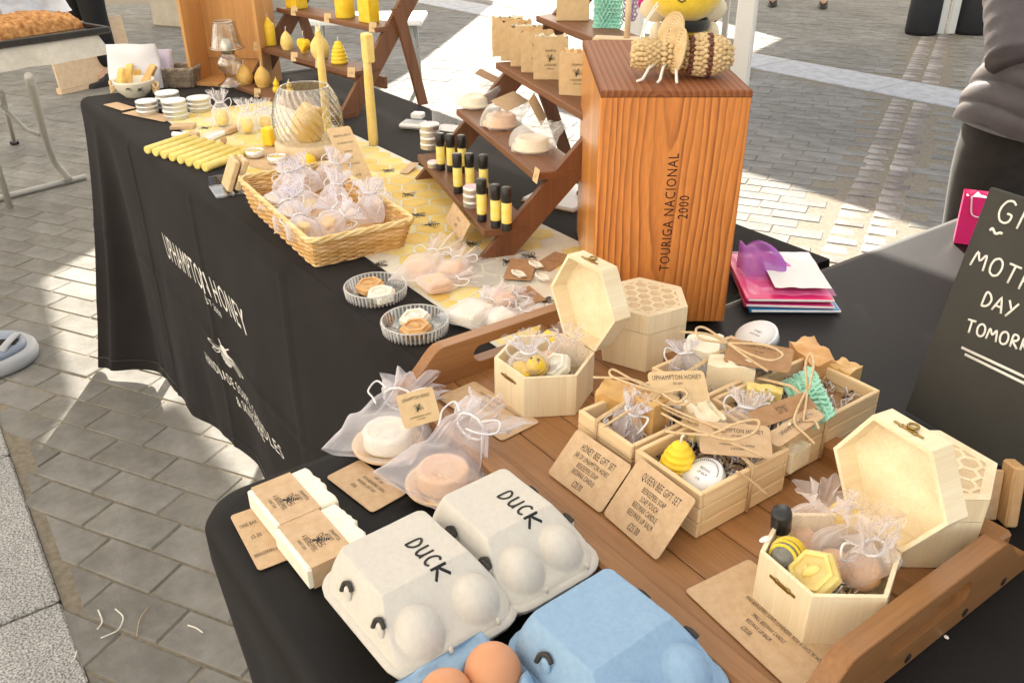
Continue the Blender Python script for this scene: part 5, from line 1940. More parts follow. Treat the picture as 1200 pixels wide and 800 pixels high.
# open blue half with eggs
ot_ = thing('egg_tray', 'open blue pulp egg box bottom holding brown eggs', 'egg box', (-.330, .207, TZ + .0008), 3)
tm = MB()
eg_ = [at(579, 792, .793), at(522, 826, .789)]
cups = [(-.033, .022), (.011, .022), (-.033, -.022), (.011, -.022)]
_I = Matrix.Rotation(rad(-3), 4, 'Z') @ T(.330, -.207, 0)
cups[0] = tuple((_I @ eg_[0])[:2]); cups[2] = tuple((_I @ eg_[1])[:2])
def cup_h(x, y):
    z = .034
    for cx, cy in cups:
        d = math.hypot(x - cx, y - cy)
        if d < .0235: z = min(z, .004 + .030 * (d / .0235) ** 2)
    nub = 0
    for cx, cy in ((-.011, 0), (-.011, .044), (-.011, -.044), (.033, 0)):
        d = math.hypot(x - cx, y - cy)
        nub = max(nub, .014 * max(0, 1 - d / .011) ** .7)
    e = max(abs(x + .011) - .050, abs(y) - .044, 0)
    return z + nub + .0012 * noise.noise(V((x * 70, y * 70, 0))) + (.006 * noise.noise(V((x * 40, y * 40, 5))) if e > 0 else 0)
tm.grid(lambda u, v: (-.066 + .11 * u, -.050 + .1 * v, cup_h(-.066 + .11 * u, -.050 + .1 * v)), 60, 56)
tm.build('cups', 'pulp_blue', ot_)
sk = MB()
def ring_pt(k, n):
    s_ = k / n * 4
    i, f = int(s_) % 4, s_ - int(s_)
    c = [(-.066, -.05), (.044, -.05), (.044, .05), (-.066, .05)]
    a, b = c[i], c[(i + 1) % 4]
    return (a[0] + (b[0] - a[0]) * f, a[1] + (b[1] - a[1]) * f)
n = 48
pp = [ring_pt(k, n) for k in range(n)]
vs = [(x, y, .036) for x, y in pp] + [(x * .9 - .001, y * .88, 0) for x, y in pp]
sk.add(vs, [(i, (i + 1) % n, n + (i + 1) % n, n + i) for i in range(n)], None, 0, True)
sk.build('outer_wall', 'pulp_blue', ot_)
def egg(label, px, py, z, X=Matrix.Identity(4)):
    prof = []
    for k in range(19):
        a = math.pi * k / 18
        prof.append((max(1e-4, .0208 * math.sin(a) * (1 - .10 * math.cos(math.pi - a) * -1)), -.0275 * math.cos(a)))
    o = MB().lathe(prof, 28).build('egg', 'egg', None, T(*at(px, py, z)) @ X)
    return tag(o, label, 'egg', 'brown eggs in the blue box')
egg('brown egg in the blue box, the whole one beside the closed blue lid', 579, 792, .792, RX(10))
egg('brown egg at the bottom edge of the photo in the blue box', 522, 826, .788, RX(-8))
# ------------------------------------------------------------------ tall varnished wine box and what stands on it
WP = V((-.683, .838, 0))
wd = V((math.cos(rad(54)), math.sin(rad(54)), 0))       # along the front
wn = V((wd.y, -wd.x, 0))                                 # towards the viewer
WW, WD, WH = .180, .350, .312
wc = WP - wd * WW / 2 - wn * WD / 2
wb = thing('wine_box', 'tall varnished fir wine box with burnt lettering', 'wine box', (wc.x, wc.y, TZ), 54)
th = .010
MB().box((0, -WD / 2 + th / 2, WH / 2 - .0005), (WW - .002, th, WH - th - .001), .0012).build('front_panel', 'wine_box', wb)
MB().box((0, WD / 2 - th / 2, WH / 2 - .0005), (WW - .002, th, WH - th - .001), .0012).build('back_panel', 'wine_box', wb)
for s_ in (-1, 1):
    MB().box((s_ * (WW / 2 - th / 2), 0, WH / 2 - .0005), (th, WD - 2 * th - .001, WH - th - .001), .0012).build('side_panel', 'wine_side', wb)
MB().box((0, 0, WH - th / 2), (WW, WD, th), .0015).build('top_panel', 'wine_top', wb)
M_ = MB()
letters(M_, 'TOURIGA NACIONAL', .0132, T(.003, -WD / 2 - .0006, .158) @ RX(90) @ RZ(90), .80)
letters(M_, '2000', .0132, T(.021, -WD / 2 - .0006, .167) @ RX(90) @ RZ(90), .80)
M_.build('lettering', 'burnt', wb)
def wtop(x, y, z=0): return V((wc.x, wc.y, TZ + WH)) + wd * x - wn * y + V((0, 0, z))     # x along front, y away from it

# woven straw bee
t = thing('straw_bee', 'plaited straw bee with pale legs lying on the wine box', 'ornament', tuple(wtop(.012, -WD / 2 + .078)), 54 - 6)
def braid(mb, x0, x1, rfun, n, mi=None, r=.0042):
    for k in range(n):
        s_ = (k + .5) / n
        x = x0 + (x1 - x0) * s_
        R_ = rfun(s_)
        m_ = max(6, int(2 * math.pi * R_ / .0065))
        for q in range(m_):
            a = 2 * math.pi * (q + .5 * (k % 2)) / m_
            c = V((x, R_ * math.cos(a), .027 + R_ * .9 * math.sin(a)))
            mb.ball((0, 0, 0), (r * 1.25, r * .75, r * .75), 6, T(*c) @ RX(math.degrees(a)) @ RZ(35 * (1 if q % 2 else -1)), mi(s_) if mi else 0, 4)
bm_ = MB()
braid(bm_, .012, .066, lambda s_: .0255 * math.sqrt(max(.08, 1 - (max(0, s_ - .35) / .66) ** 2)) * (.85 + .15 * min(1, s_ * 4)), 10, lambda s_: 1 if (.0 < s_ < .11 or .40 < s_ < .52) else 0)
bm_.ball((.036, 0, .027), (.028, .0225, .0205), 12, None, 0, 8)
bm_.build('abdomen', ['straw', 'straw_dark'], t)
hm = MB()
braid(hm, -.058, -.020, lambda s_: .019 * math.sin(math.pi * (.18 + .70 * s_)) ** .6, 8)
hm.ball((-.040, 0, .027), (.021, .0165, .0155), 12, None, 0, 8)
hm.build('head', 'straw', t)
cm = MB()
braid(cm, -.022, .014, lambda s_: .0165, 5)
cm.ball((-.004, 0, .027), (.021, .0145, .0135), 12, None, 0, 8)
cm.build('thorax', 'straw', t)
for k, (x, y, a, l) in enumerate(((-.012, .004, 62, .050), (-.002, -.018, 10, .052))):
    wmb = MB()
    for j in range(7):
        q = 1 - j / 7
        wmb.tube([(l * .5 * q * math.cos(b_) * .62, l * .5 * q * math.sin(b_), .0006 * j) for b_ in [i * math.pi / 12 for i in range(24)]], .0019, 5, closed=True)
    wmb.build('wing', 'straw', t, T(x, y, .052 if k == 0 else .034) @ RZ(-30 if k == 0 else -70) @ RX(62 if k == 0 else 80) @ RY(0))
for x0, dx, dy in ((-.028, -.020, -.030), (-.016, -.009, -.034), (-.004, .001, -.034)):
    MB().tube([(x0, -.012, .018), (x0 + dx * .45, -.012 + dy * .4, .014), (x0 + dx * .8, -.012 + dy * .9, .004), (x0 + dx * 1.15, -.012 + dy * 1.05, .002)], .0019, 6).build('leg', 'wick', t)
for s_ in (-1, 1):
    MB().tube(smooth([V((-.050, s_ * .006, .040)), V((-.044, s_ * .008, .065)), V((-.030, s_ * .014, .086))], 5, 1), .0010, 5).build('antenna', 'wick', t)

# plush bee sitting behind it
pb = thing('plush_bee', 'yellow plush bee with black bands sitting behind the straw bee', 'plush toy', tuple(wtop(.030, -WD / 2 + .150)), 54)
MB().ball((0, 0, .030), (.031, .028, .032), 28, None, 0, 18).build('body', 'plush', pb)
bb = MB(); bb.lathe([(.0285, .046), (.0315, .050), (.0312, .056), (.028, .060)], 28, caps=False); bb.lathe([(.026, .003), (.0300, .006), (.0305, .012), (.029, .016)], 28, caps=False)
bb.build('band', 'plush_black', pb)
MB().ball((-.004, -.004, .096), (.049, .042, .041), 30, None, 0, 20).build('head', 'plush', pb)
fb = MB()
for x in (-.032, .004): fb.ball((x, -.040 + abs(x + .014) * .25, .096), (.0035, .002, .0042), 10, None, 0, 6)
fb.tube([(-.020, -.0435, .087), (-.015, -.0445, .0845), (-.010, -.0443, .087)], .0009, 5)
fb.build('face', 'black_plain', pb)
for s_ in (-1, 1):
    MB().ball((s_ * .036, .004, .038), (.010, .009, .017), 14, RY(0), 0, 8).build('arm', 'plush_cream', pb)
    MB().ball((s_ * .034, .026, .068), (.024, .006, .017), 14, None, 0, 8).build('wing', 'plush_cream', pb)
    MB().tube([(s_ * .014, 0, .13), (s_ * .017, -.002, .145), (s_ * .024, -.004, .152)], .002, 6).build('antenna', 'plush_black', pb)

# ------------------------------------------------------------------ stepped display shelves
def display_shelf(label, X0, rz, L_, nsh, z0, dz, dy, dep, legback):
    t = thing('display_shelf', label, 'display shelf', X0, rz, 'stepped brown display shelves')
    sh = []
    for k in range(nsh):
        o = MB().box((-L_ / 2, dy * k + dep / 2, z0 + dz * k - .006), (L_, dep, .012), .0012).build('shelf', 'shelf_wood', t)
        sh.append((dy * k, z0 + dz * k))
    # slanting side boards that carry the shelves
    ztop = z0 + dz * (nsh - 1) + .05
    for sx in (-.012, -L_ + .0005):
        yb = dy / dz * (0 - z0)
        yt = dy / dz * (ztop - z0)
        wv = .058
        pts = [(yb + .040, 0), (yb + .040 + wv, 0), (yt + .030 + wv, ztop), (yt + .030, ztop)]
        MB().prism([(p[0], p[1]) for p in pts], 0, .0115, T(sx, 0, 0) @ RZ(90) @ RX(90) @ Matrix.Identity(4), b=0).build('side_board', 'shelf_side', t)
        yl = yt * .62 + .03
        zl = ztop * .70
        pl = [(yl + legback, 0), (yl + legback + .026, 0), (yl + .035, zl), (yl + .005, zl)]
        MB().prism(pl, 0, .0105, T(sx + (.0122 if sx > -.1 else -.0118), 0, 0) @ RZ(90) @ RX(90)).build('back_leg', 'shelf_side', t)
    MB().box((-L_ / 2, dy * 1.3 + .085, z0 + dz * .55), (L_ - .03, .01, .03), .001).build('brace', 'shelf_wood', t)
    return t, sh


# right-hand shelf
RS0, RSA = (-1.058, .700, TZ), -16.5
rs, rsh = display_shelf('brown stepped display shelf of lip balms, bagged soaps and soap boxes, right of the other', RS0, RSA, .44, 4, .050, .0825, .0825, .080, .10)
def on_rs(x, y, k):      # x from the right end (negative), y depth on shelf k
    c, s_ = math.cos(rad(RSA)), math.sin(rad(RSA))
    yy = rsh[k][0] + y
    return V((RS0[0] + x * c - yy * s_, RS0[1] + x * s_ + yy * c, TZ + rsh[k][1] + .0004))
# left-hand shelf
LS0, LSA = (-1.998, .868, TZ), 6.3
ls, lsh = display_shelf('brown stepped display shelf of yellow candles, left of the other', LS0, LSA, .50, 4, .014, .0955, .080, .085, .07)
def on_ls(x, y, k):
    c, s_ = math.cos(rad(LSA)), math.sin(rad(LSA))
    yy = lsh[k][0] + y
    return V((LS0[0] + x * c - yy * s_, LS0[1] + x * s_ + yy * c, TZ + lsh[k][1] + .0004))
def shelf_x(on, k, px, y=.03):      # x on a shelf for a photographed column
    best = (1e9, 0)
    for i in range(-10, 500):
        x = -i / 1000
        e = abs(proj(on(x, y, k))[0] - px)
        if e < best[0]: best = (e, x)
    return best[1]


# lip balms and tins on the bottom shelf
def lip_balm(label, p, rz, g='lip balms on the bottom display shelf'):
    t = thing('lip_balm', label, 'lip balm', tuple(p), rz, g)
    MB().lathe([(.0001, 0), (.0078, 0), (.0080, .001), (.0080, .012), (.0078, .0125), (.0078, .048), (.0001, .048)], 16).build('tube', 'black_plain', t)
    MB().lathe([(.0080, .0125), (.0081, .013), (.0081, .045), (.0080, .0455)], 16, caps=False).build('label', 'label_yellow', t)
    MB().lathe([(.0080, .0485), (.0084, .049), (.0084, .067), (.0074, .0688), (.0001, .0692)], 18).build('cap', 'black_plain', t)
    return t


balms = [(517, .018, 'rear row of the lip balms, at the tin stack'), (529, .034, 'rear row of the lip balms, second from the tin stack'), (542, .052, 'rear row of the lip balms, third from the tin stack'),
         (537, .012, 'middle row of the lip balms, at the shelf edge'), (551, .032, 'middle row of the lip balms, behind the tin'), (567, .052, 'middle row of the lip balms, deepest on the shelf'),
         (565, .010, 'front row of the lip balms, at the shelf edge'), (581, .022, 'front row of the lip balms, in its middle'), (595, .034, 'front row of the lip balms, nearest the side board')]
for px, y, lb in balms:
    lip_balm('lip balm in the ' + lb, on_rs(shelf_x(on_rs, 0, px, y), y, 0), 70 + px % 7 * 5)


def tin_stack(label, p, n, r=.0235, h=.015, lab='tin_white', group=None, each='flat tin'):
    for k in range(n):
        t = thing('balm_tin', ('%s, %s' % (each, label)) if n == 1 else '%s %s of %s' % (each, ('at the bottom', 'second from the bottom', 'third from the bottom', 'fourth from the bottom')[k] if k < n - 1 else 'on top', label), 'tin', (p.x + random.uniform(-.001, .001), p.y + random.uniform(-.001, .001), p.z + k * (h + .0004)), random.uniform(0, 90), group)
        MB().lathe([(.0001, 0), (r * .95, 0), (r * .97, .001), (r * .97, h * .5), (r, h * .52), (r, h - .0012), (r - .001, h), (.0001, h)], 28).build('tin_body', 'tin', t)
        MB().lathe([(r * .90, h + .0003), (.0001, h + .0003)], 24, caps=False).build('label', lab, t)


tin_stack('the stack beside the lip balms', on_rs(shelf_x(on_rs, 0, 504, .035), .035, 0), 4, .0195, .012, 'label_pink', 'tins on the display shelf', 'pink labelled tin')
tin_stack('the stack between the lip balms', on_rs(shelf_x(on_rs, 0, 554, .016), .016, 0), 3, .0155, .011, 'label_pink', 'tins on the display shelf', 'small pink tin')
tin_stack('standing alone behind the first lip balm', on_rs(shelf_x(on_rs, 0, 513, .014), .012, 0) + V((-.012, 0, 0)), 1, .012, .011, 'label_pink', 'tins on the display shelf', 'tiny pink tin')

# bagged round soaps on the second shelf
for px, sm_, lb, kk in ((556, 'soap_cream', 'farthest along the shelf', 1), (586, 'soap_pink', 'in the middle of the shelf', 1), (622, 'soap_cream', 'at the near end of the shelf', 1)):
    p = on_rs(shelf_x(on_rs, kk, px, .04), .042, kk)
    tag(MB().lathe([(.0001, 0), (.028, 0), (.034, .003), (.034, .006), (.028, .007), (.0275, .018), (.025, .0205), (.020, .0205), (.019, .019), (.0001, .019)], 30).build('soap_bar', sm_, None, T(*p)),
        'round %s soap in film on the second shelf, %s' % ('peach' if sm_ == 'soap_pink' else 'cream', lb), 'soap', 'bagged round soaps on the second shelf')
    fm = MB()
    sd_ = px * .1
    fm.grid(lambda u, v: (.046 * math.cos(2 * math.pi * u) * (1 - .75 * max(0, v - .55) / .45) * (1 + .12 * math.sin(u * 31 + v * 5)), .036 * math.sin(2 * math.pi * u) * (1 - .5 * max(0, v - .55) / .45) * (1 + .1 * math.sin(u * 43 + sd_)) + .045 * v * v, .002 + .034 * math.sin(min(1, v * 1.2) * 1.57) + .018 * max(0, v - .6) * math.sin(u * 25)), 30, 12, wrap=True)
    fo = fm.build('film_bag', 'film', None, T(*p) @ RZ(-16))
    tag(fo, 'crinkled clear film bag round the %s soap, %s' % ('peach' if sm_ == 'soap_pink' else 'cream', lb), 'bag', 'film bags on the second shelf')
for k, (bl, br, tl, za, zb, lb, m_) in enumerate((((590, 103), (596, 97), (559, 84), .925, .95, 'dark kraft label sticking up behind the farthest bagged soap', 'kraft_dark'), ((594, 131), (620, 119), (574, 119), .93, .945, 'kraft label lying on the bagged peach soap', 'kraft'), ((634, 148), (640, 137), (613, 128), .925, .965, 'pale kraft label standing behind the near bagged soap', 'kraft_light'))):
    p = at(*bl, za); q = at(*br, za); r_ = at(*tl, zb)
    X, w, h = frame_from(p, q, r_)
    card('swing_tag', lb, 'tag', X, w, h, (), m_, .002, group='kraft labels on the bagged soaps')
# kraft soap boxes on the third shelf
def soap_box(label, p, rz, w=.030, d=.060, h=.082, seed=0):
    t = thing('soap_box', label, 'soap box', tuple(p), rz, 'kraft soap boxes on the third shelf')
    mb = MB()
    o = [(-w / 2, -d / 2), (w / 2, -d / 2), (w / 2, d / 2), (-w / 2, d / 2)]
    vs = []
    n = 10
    rn = random.Random(seed)
    per = []
    for i in range(4):
        a, b_ = o[i], o[(i + 1) % 4]
        for k in range(n): per.append((a[0] + (b_[0] - a[0]) * k / n, a[1] + (b_[1] - a[1]) * k / n))
    L_ = len(per)
    vs = [(x, y, 0) for x, y in per] + [(x, y, h * (.86 + .05 * math.sin(k * 1.9 + seed) * (abs(y) > d * .3) + .05 * (abs(x) > w * .49))) for k, (x, y) in enumerate(per)]
    mb.add(vs, [(i, (i + 1) % L_, L_ + (i + 1) % L_, L_ + i) for i in range(L_)] + [tuple(range(L_))[::-1]])
    mb.build('carton', 'kraft_light', t)
    MB().grid(lambda u, v: ((u - .5) * (w - .004), (v - .5) * (d - .004), h * .84 + .010 * noise.noise(V((u * 4 + seed, v * 6, seed))) + .004), 6, 12).build('soap_top', 'soap_cream' if seed % 2 else 'soap_tan', t)
    sl = MB()
    e = .0006
    sl.add([(-w / 2 - e, -d / 2 - e, .012), (w / 2 + e, -d / 2 - e, .012), (w / 2 + e, d / 2 + e, .012), (-w / 2 - e, d / 2 + e, .012), (-w / 2 - e, -d / 2 - e, .056), (w / 2 + e, -d / 2 - e, .056), (w / 2 + e, d / 2 + e, .056), (-w / 2 - e, d / 2 + e, .056)], [(0, 1, 5, 4), (1, 2, 6, 5), (2, 3, 7, 6), (3, 0, 4, 7)])
    so = sl.build('sleeve', 'kraft_light', t)
    lt = MB()
    X = T(w / 2 + e + .0003, 0, 0) @ RZ(90) @ RX(90)
    letters(lt, 'UPHAMPTON', .0042, X @ T(0, .049, 0), .5); bee_print(lt, .012, X @ T(0, .037, 0) @ RZ(70)); letters(lt, 'A BEEKEEPERS', .0045, X @ T(0, .025, 0), .5); letters(lt, 'HONEY SOAP', .003, X @ T(0, .019, 0), .5)
    X2 = T(0, -d / 2 - e - .0003, 0) @ RX(90)
    lt.build('lettering', 'ink', so)
    return t


for k, (px, lb) in enumerate(((594, 'kraft soap box at the far end of the third shelf'), (605, 'kraft soap box second from the far end of the third shelf'), (617, 'kraft soap box third from the far end of the third shelf'), (630, 'kraft soap box fourth from the far end of the third shelf'), (645, 'kraft soap box with ragged top, last of the upright row'), (678, 'kraft soap box with marbled soap next to the wine box, lower than the row'))):
    x = shelf_x(on_rs, 2, px, .045)
    soap_box(lb, on_rs(x, .045, 2), RSA - 22 if k < 5 else RSA - 35, .018 if k < 5 else .030, .060, .080 if k < 5 else .074, k + 1)
# top shelf: kraft box and crochet pads
t = thing('kraft_box', 'plain kraft box on the topmost shelf beside the crochet pads', 'box', tuple(on_rs(shelf_x(on_rs, 3, 668, .04), .045, 3)), RSA - 22)
MB().box((0, 0, .04), (.045, .060, .08), .001).build('carton', 'kraft_light', t)
MB().box((0, 0, .0815), (.046, .061, .003), .001).build('lid', 'kraft_light', t)
q = at(712, 14, 1.075)
crochet('round mint and blue crochet pad hanging at the end of the top shelf', 'crochet_pad', 0, 0, 0, .05, .07, 'yarn_aqua', T(*at(712, 10, 1.09)) @ RZ(40) @ RX(80), 4, 'crochet pad', 'crochet pads on the top shelf')
crochet('small blue crochet pad in front of the mint one', 'crochet_pad', 0, 0, 0, .028, .035, 'yarn_blue', T(*at(709, 4, 1.096)) @ RZ(40) @ RX(78) @ T(0, 0, .008), 5, 'crochet pad', 'crochet pads on the top shelf')
crochet('lilac crochet pad next to the mint one', 'crochet_pad', 0, 0, 0, .018, .05, 'yarn_lilac', T(*at(738, 8, 1.09)) @ RZ(60) @ RX(80), 6, 'crochet pad', 'crochet pads on the top shelf')
tag(MB().ball((0, 0, 0), (.013, .013, .014), 16, fn=lambda a, z: 1 + .06 * math.sin(9 * a + z * 9)).build('pompom', 'pompom', None, T(*at(756, 4, 1.09))), 'hot pink pompom behind the head of the plush bee', 'pompom')
t = thing('pad_stand', 'pale wooden rack holding the crochet pads behind the wine box', 'rack', tuple(at(726, 44, 1.06)), 40)
MB().box((0, 0, -.006), (.085, .03, .012), .001).build('rack_base', 'slice_wood', t)
MB().tube([(.012, 0, 0), (.012, 0, .07)], .005, 10).build('rack_post', 'slice_wood', t)
# price tickets of the right shelf
def ticket(label, on, k, px, sz=.018, y=-.0016, m='kraft_light', tilt=-12, rz=0):
    p = on(shelf_x(on, k, px, 0), y, k)
    o = card('price_ticket', label, 'price ticket', T(p.x, p.y, p.z - sz * .55) @ RZ(rz) @ RX(90 + tilt) @ T(-sz / 2, 0, .001), sz, sz * 1.1, ((random.choice(('\u00a35', '\u00a38', '\u00a33.50', '\u00a34')), sz * .26, .5, .42),), m, .0012, .0006, group='price tickets on the display shelves')
    return o


card('price_ticket', 'kraft price ticket slanting off the bottom shelf below the lip balms', 'price ticket', *(lambda f: (f[0], f[1], f[2]))(frame_from(at(522, 257, .785), at(541, 283, .772), at(536, 242, .812))), lines=(('LIP BALM', .004, .5, .62), ('\u00a33.50', .005, .5, .30)), m='kraft', r=.001, group='price tickets on the display shelves')
ticket('small price ticket at the near end of the second shelf, below the bagged soaps', on_rs, 1, 645, .020, rz=RSA)
card('price_ticket', 'kraft price ticket lying at the far end of the bottom shelf', 'price ticket', *frame_from(at(468, 203, .764), at(478, 204, .764), at(478, 190, .77)), lines=(), m='kraft', r=.001, group='price tickets on the display shelves')

# candles on the left shelf
CG = 'yellow candles on the display shelf'
def candle(label, p, kind, r, h, m='wax_y', rz=0):
    t = thing('wax_candle', label, 'candle', tuple(p), rz, CG)
    mb = MB()
    if kind == 'egg': mb.lathe([(r * .72, 0)] + [(max(.0006, r * math.sin(math.pi * (.22 + .78 * k / 14)) ** .8), h * k / 14) for k in range(15)], 20, fn=lambda a, z: 1 + .025 * math.sin(7 * a + z * 300))
    elif kind == 'skep': skep(mb, r, h)
    elif kind == 'pillar': mb.lathe([(r * .96, 0), (r, .002), (r, h * .72), (r * .92, h * .76), (r * .45, h * .86), (r * .2, h), (.0005, h)], 18, fn=lambda a, z: 1 + .02 * math.sin(8 * a + z * 200))
    elif kind == 'round': mb.lathe([(r * .97, 0), (r, .002), (r, h - .004), (r * .9, h), (.0005, h)], 22)
    elif kind == 'block': mb.prism([(-r, -r * .7), (r, -r * .7), (r, r * .7), (-r, r * .7)], 0, h, b=.002)
    elif kind == 'heart': mb.prism([(r * (16 * math.sin(q) ** 3) / 17, r * (13 * math.cos(q) - 5 * math.cos(2 * q) - 2 * math.cos(3 * q) - math.cos(4 * q)) / 17 + r) for q in [i * math.pi / 14 for i in range(28)]], -r * .45, r * .45, RX(90), b=.003)
    elif kind == 'figure':
        mb.ball((0, 0, r * .9), (r, r, r), 14); mb.ball((0, 0, r * 2.3), (r * .72, r * .72, r * .8), 14); mb.ball((-r * .5, 0, r * 3.1), (r * .2, r * .2, r * .3), 8); mb.ball((r * .5, 0, r * 3.1), (r * .2, r * .2, r * .3), 8)
        h = r * 3.0
    mb.build('wax_body', m, t)
    wick_on(t, h, .010, r=.0011)
    return t


for px, y, kind, r, h, m_, lb in ((348, .035, 'block', .022, .07, 'wax_y', 'square yellow candle on the upper candle shelf'), (405, .04, 'round', .0215, .075, 'wax_y', 'smooth round yellow candle on the upper candle shelf'), (433, .04, 'block', .019, .075, 'wax_y', 'rough yellow candle at the end of the upper candle shelf')):
    candle('%s' % lb, on_ls(shelf_x(on_ls, 2, px, y), y, 2), kind, r * 1.2, h * 1.2, m_, 10)
for px, y, kind, r, h, m_, lb in ((317, .04, 'pillar', .0145, .062, 'wax_y', 'pointed yellow pillar candle at the far end of the second candle shelf'), (337, .04, 'egg', .0145, .042, 'wax_pale', 'pale egg shaped candle next to the pillar candle'),
                                  (357, .045, 'heart', .0185, .04, 'wax_y', 'yellow lantern shaped candle with a long wick'), (376, .045, 'egg', .021, .052, 'wax_pale', 'large pale candle behind the tall taper with a wick loop'), (398, .04, 'skep', .0175, .046, 'wax_y', 'domed yellow candle at the near end of the second candle shelf')):
    candle(lb, on_ls(shelf_x(on_ls, 1, px, y), y, 1), kind, r * 1.2, h * 1.2, m_, 10)
for px, y, kind, r, h, m_, lb in ((288, .03, 'egg', .0195, .047, 'wax_ochre', 'ochre egg candle at the far end of the lowest candle shelf'), (309, .05, 'egg', .0185, .050, 'wax_ochre', 'ochre egg candle behind the first on the lowest candle shelf'), (325, .035, 'figure', .0095, .03, 'wax_y', 'little yellow figure candle on the lowest candle shelf'), (340, .055, 'figure', .0085, .03, 'wax_pale', 'little pale figure candle behind the ribbed glass cloche')):
    candle(lb, on_ls(shelf_x(on_ls, 0, px, y), y, 0), kind, r * 1.2, h * 1.15, m_, 0)
for k, px, lb in ((2, 345, 'price ticket under the square candle on the upper shelf'), (2, 384, 'price ticket between the upper candles'), (2, 437, 'price ticket at the end of the upper candle shelf'), (1, 301, 'price ticket at the far end of the second candle shelf'), (1, 345, 'price ticket below the egg shaped candle'), (1, 374, 'price ticket half hidden by the tall taper'), (1, 412, 'price ticket at the near end of the second candle shelf'), (0, 302, 'price ticket below the ochre egg candles')):
    ticket(lb, on_ls, k, px, .021, rz=LSA + 25)

# tall tapers
def taper(label, p, r, h, loop=False, chunk=False):
    t = thing('taper_candle', label, 'candle', tuple(p), 0, 'tall taper candles')
    MB().lathe([(r * 1.1, 0), (r * 1.1, .02), (r, h * .6), (r * .72, h - .012), (r * .35, h), (.0005, h)], 18).build('wax_body', 'wax_pale', t)
    if loop: MB().tube([(.010 + .010 * math.cos(a), -.003, h + .002 + .010 * math.sin(a)) for a in [k * math.pi / 8 for k in range(16)]], .0016, 6, closed=True).build('wick', 'wick', t)
    if chunk: MB().box((0, .004, h - .028), (.026, .02, .06), .003).build('wax_collar', 'wax_pale', t)
    return t


q_ = at(385, 158, TZ + .002)
taper('tall pale taper with a looped wick behind the glass cloche', q_, .0092, above(q_, 32) - q_.z, True)
q_ = at(438, 170, TZ + .002)
taper('tall pale taper with a rough wax collar right of the cloche', q_, .0098, above(q_, 40) - q_.z, False, True)

# ribbed glass cloche on a wood slice, a candle inside
cp = at(365, 178, TZ + .003)
t = thing('wood_slice', 'round pale wooden base under the ribbed glass cloche', 'wooden base', tuple(cp))
MB().lathe([(.0001, 0), (.072, 0), (.076, .004), (.076, .024), (.072, .028), (.0001, .028)], 40).build('slice', 'slice_wood', t)
t = thing('glass_cloche', 'ribbed glass cloche with slanting flutes over a candle', 'glass cloche', (cp.x, cp.y, cp.z + .0285))
prof = [(.066, 0), (.071, .01), (.073, .03), (.072, .055), (.067, .08), (.058, .100), (.050, .112)]
gm = MB()
def gl(u, v):
    v2 = v * (len(prof) - 1); i = min(int(v2), len(prof) - 2); f = v2 - i
    r = prof[i][0] + (prof[i + 1][0] - prof[i][0]) * f; z = prof[i][1] + (prof[i + 1][1] - prof[i][1]) * f
    a = 2 * math.pi * u
    r *= 1 + .040 * math.cos(26 * (a + z * 10))
    return (r * math.cos(a), r * math.sin(a), z)
gm.grid(gl, 180, 24, wrap=True)
gm.build('glass_wall', 'glass_rib', t)
MB().tube([(.050 * math.cos(a), .050 * math.sin(a), .112) for a in [k * math.pi / 18 for k in range(36)]], .0018, 6, closed=True).build('rim', 'glass_rib', t)
candle('honeyed wax candle leaning inside the ribbed cloche', V((cp.x + .004, cp.y - .003, cp.z + .0288)), 'egg', .034, .082, 'wax_ochre')
tag(MB().box((0, 0, .03), (.036, .036, .06), .004).build('wax_block', 'wax_ochre', None, T(cp.x - .026, cp.y + .02, cp.z + .029) @ RZ(20)), 'second wax block at the back inside the ribbed cloche', 'wax block')
# round kraft mat, tealights and small candles in front of it
o = MB().lathe([(.0001, 0), (.105, 0), (.105, .0012), (.0001, .0012)], 40).build('kraft_mat', 'kraft', None, T(*at(345, 183, TZ + .0026)))
tag(o, 'round kraft mat under the cloche and the tealights', 'mat')
def tealight(label, p, r=.019, h=.014, glass=False):
    t = thing('tealight', label, 'tealight', tuple(p), 0, 'tealights in front of the cloche')
    MB().lathe([(r * .9, 0), (r, .001), (r, h), (r * .96, h), (r * .94, .003)], 26, caps=False).build('cup', 'glass' if glass else 'tin', t)
    MB().lathe([(.0001, .003), (r * .92, .003), (r * .92, h * .75), (.0001, h * .72)], 24).build('wax_fill', 'wax_pale', t)
    wick_on(t, h * .7, .010, bend=1.2, r=.0012)
tealight('tealight in a tin cup left of the other, below the cloche', at(299, 183, TZ + .006))
tealight('tealight in a tin cup next to the yellow flower candle', at(325, 190, TZ + .006))
tealight('tealight in a small glass right of the flower candle', at(393, 186, TZ + .006), .017, .022, True)
t = thing('flower_candle', 'small domed yellow flower candle in front of the cloche', 'candle', tuple(at(360, 192, TZ + .005)))
MB().lathe([(.017, 0), (.019, .006), (.016, .014), (.008, .020), (.0005, .021)], 30, fn=lambda a, z: 1 + .08 * math.cos(8 * a)).build('wax_body', 'wax_y', t)
t = thing('block_candle', 'square bright yellow candle under a gauze pouch left of the cloche', 'candle', tuple(at(317, 170, TZ + .004)), 30)
MB().box((0, 0, .020), (.026, .026, .04), .003).build('wax_body', 'wax_y', t)
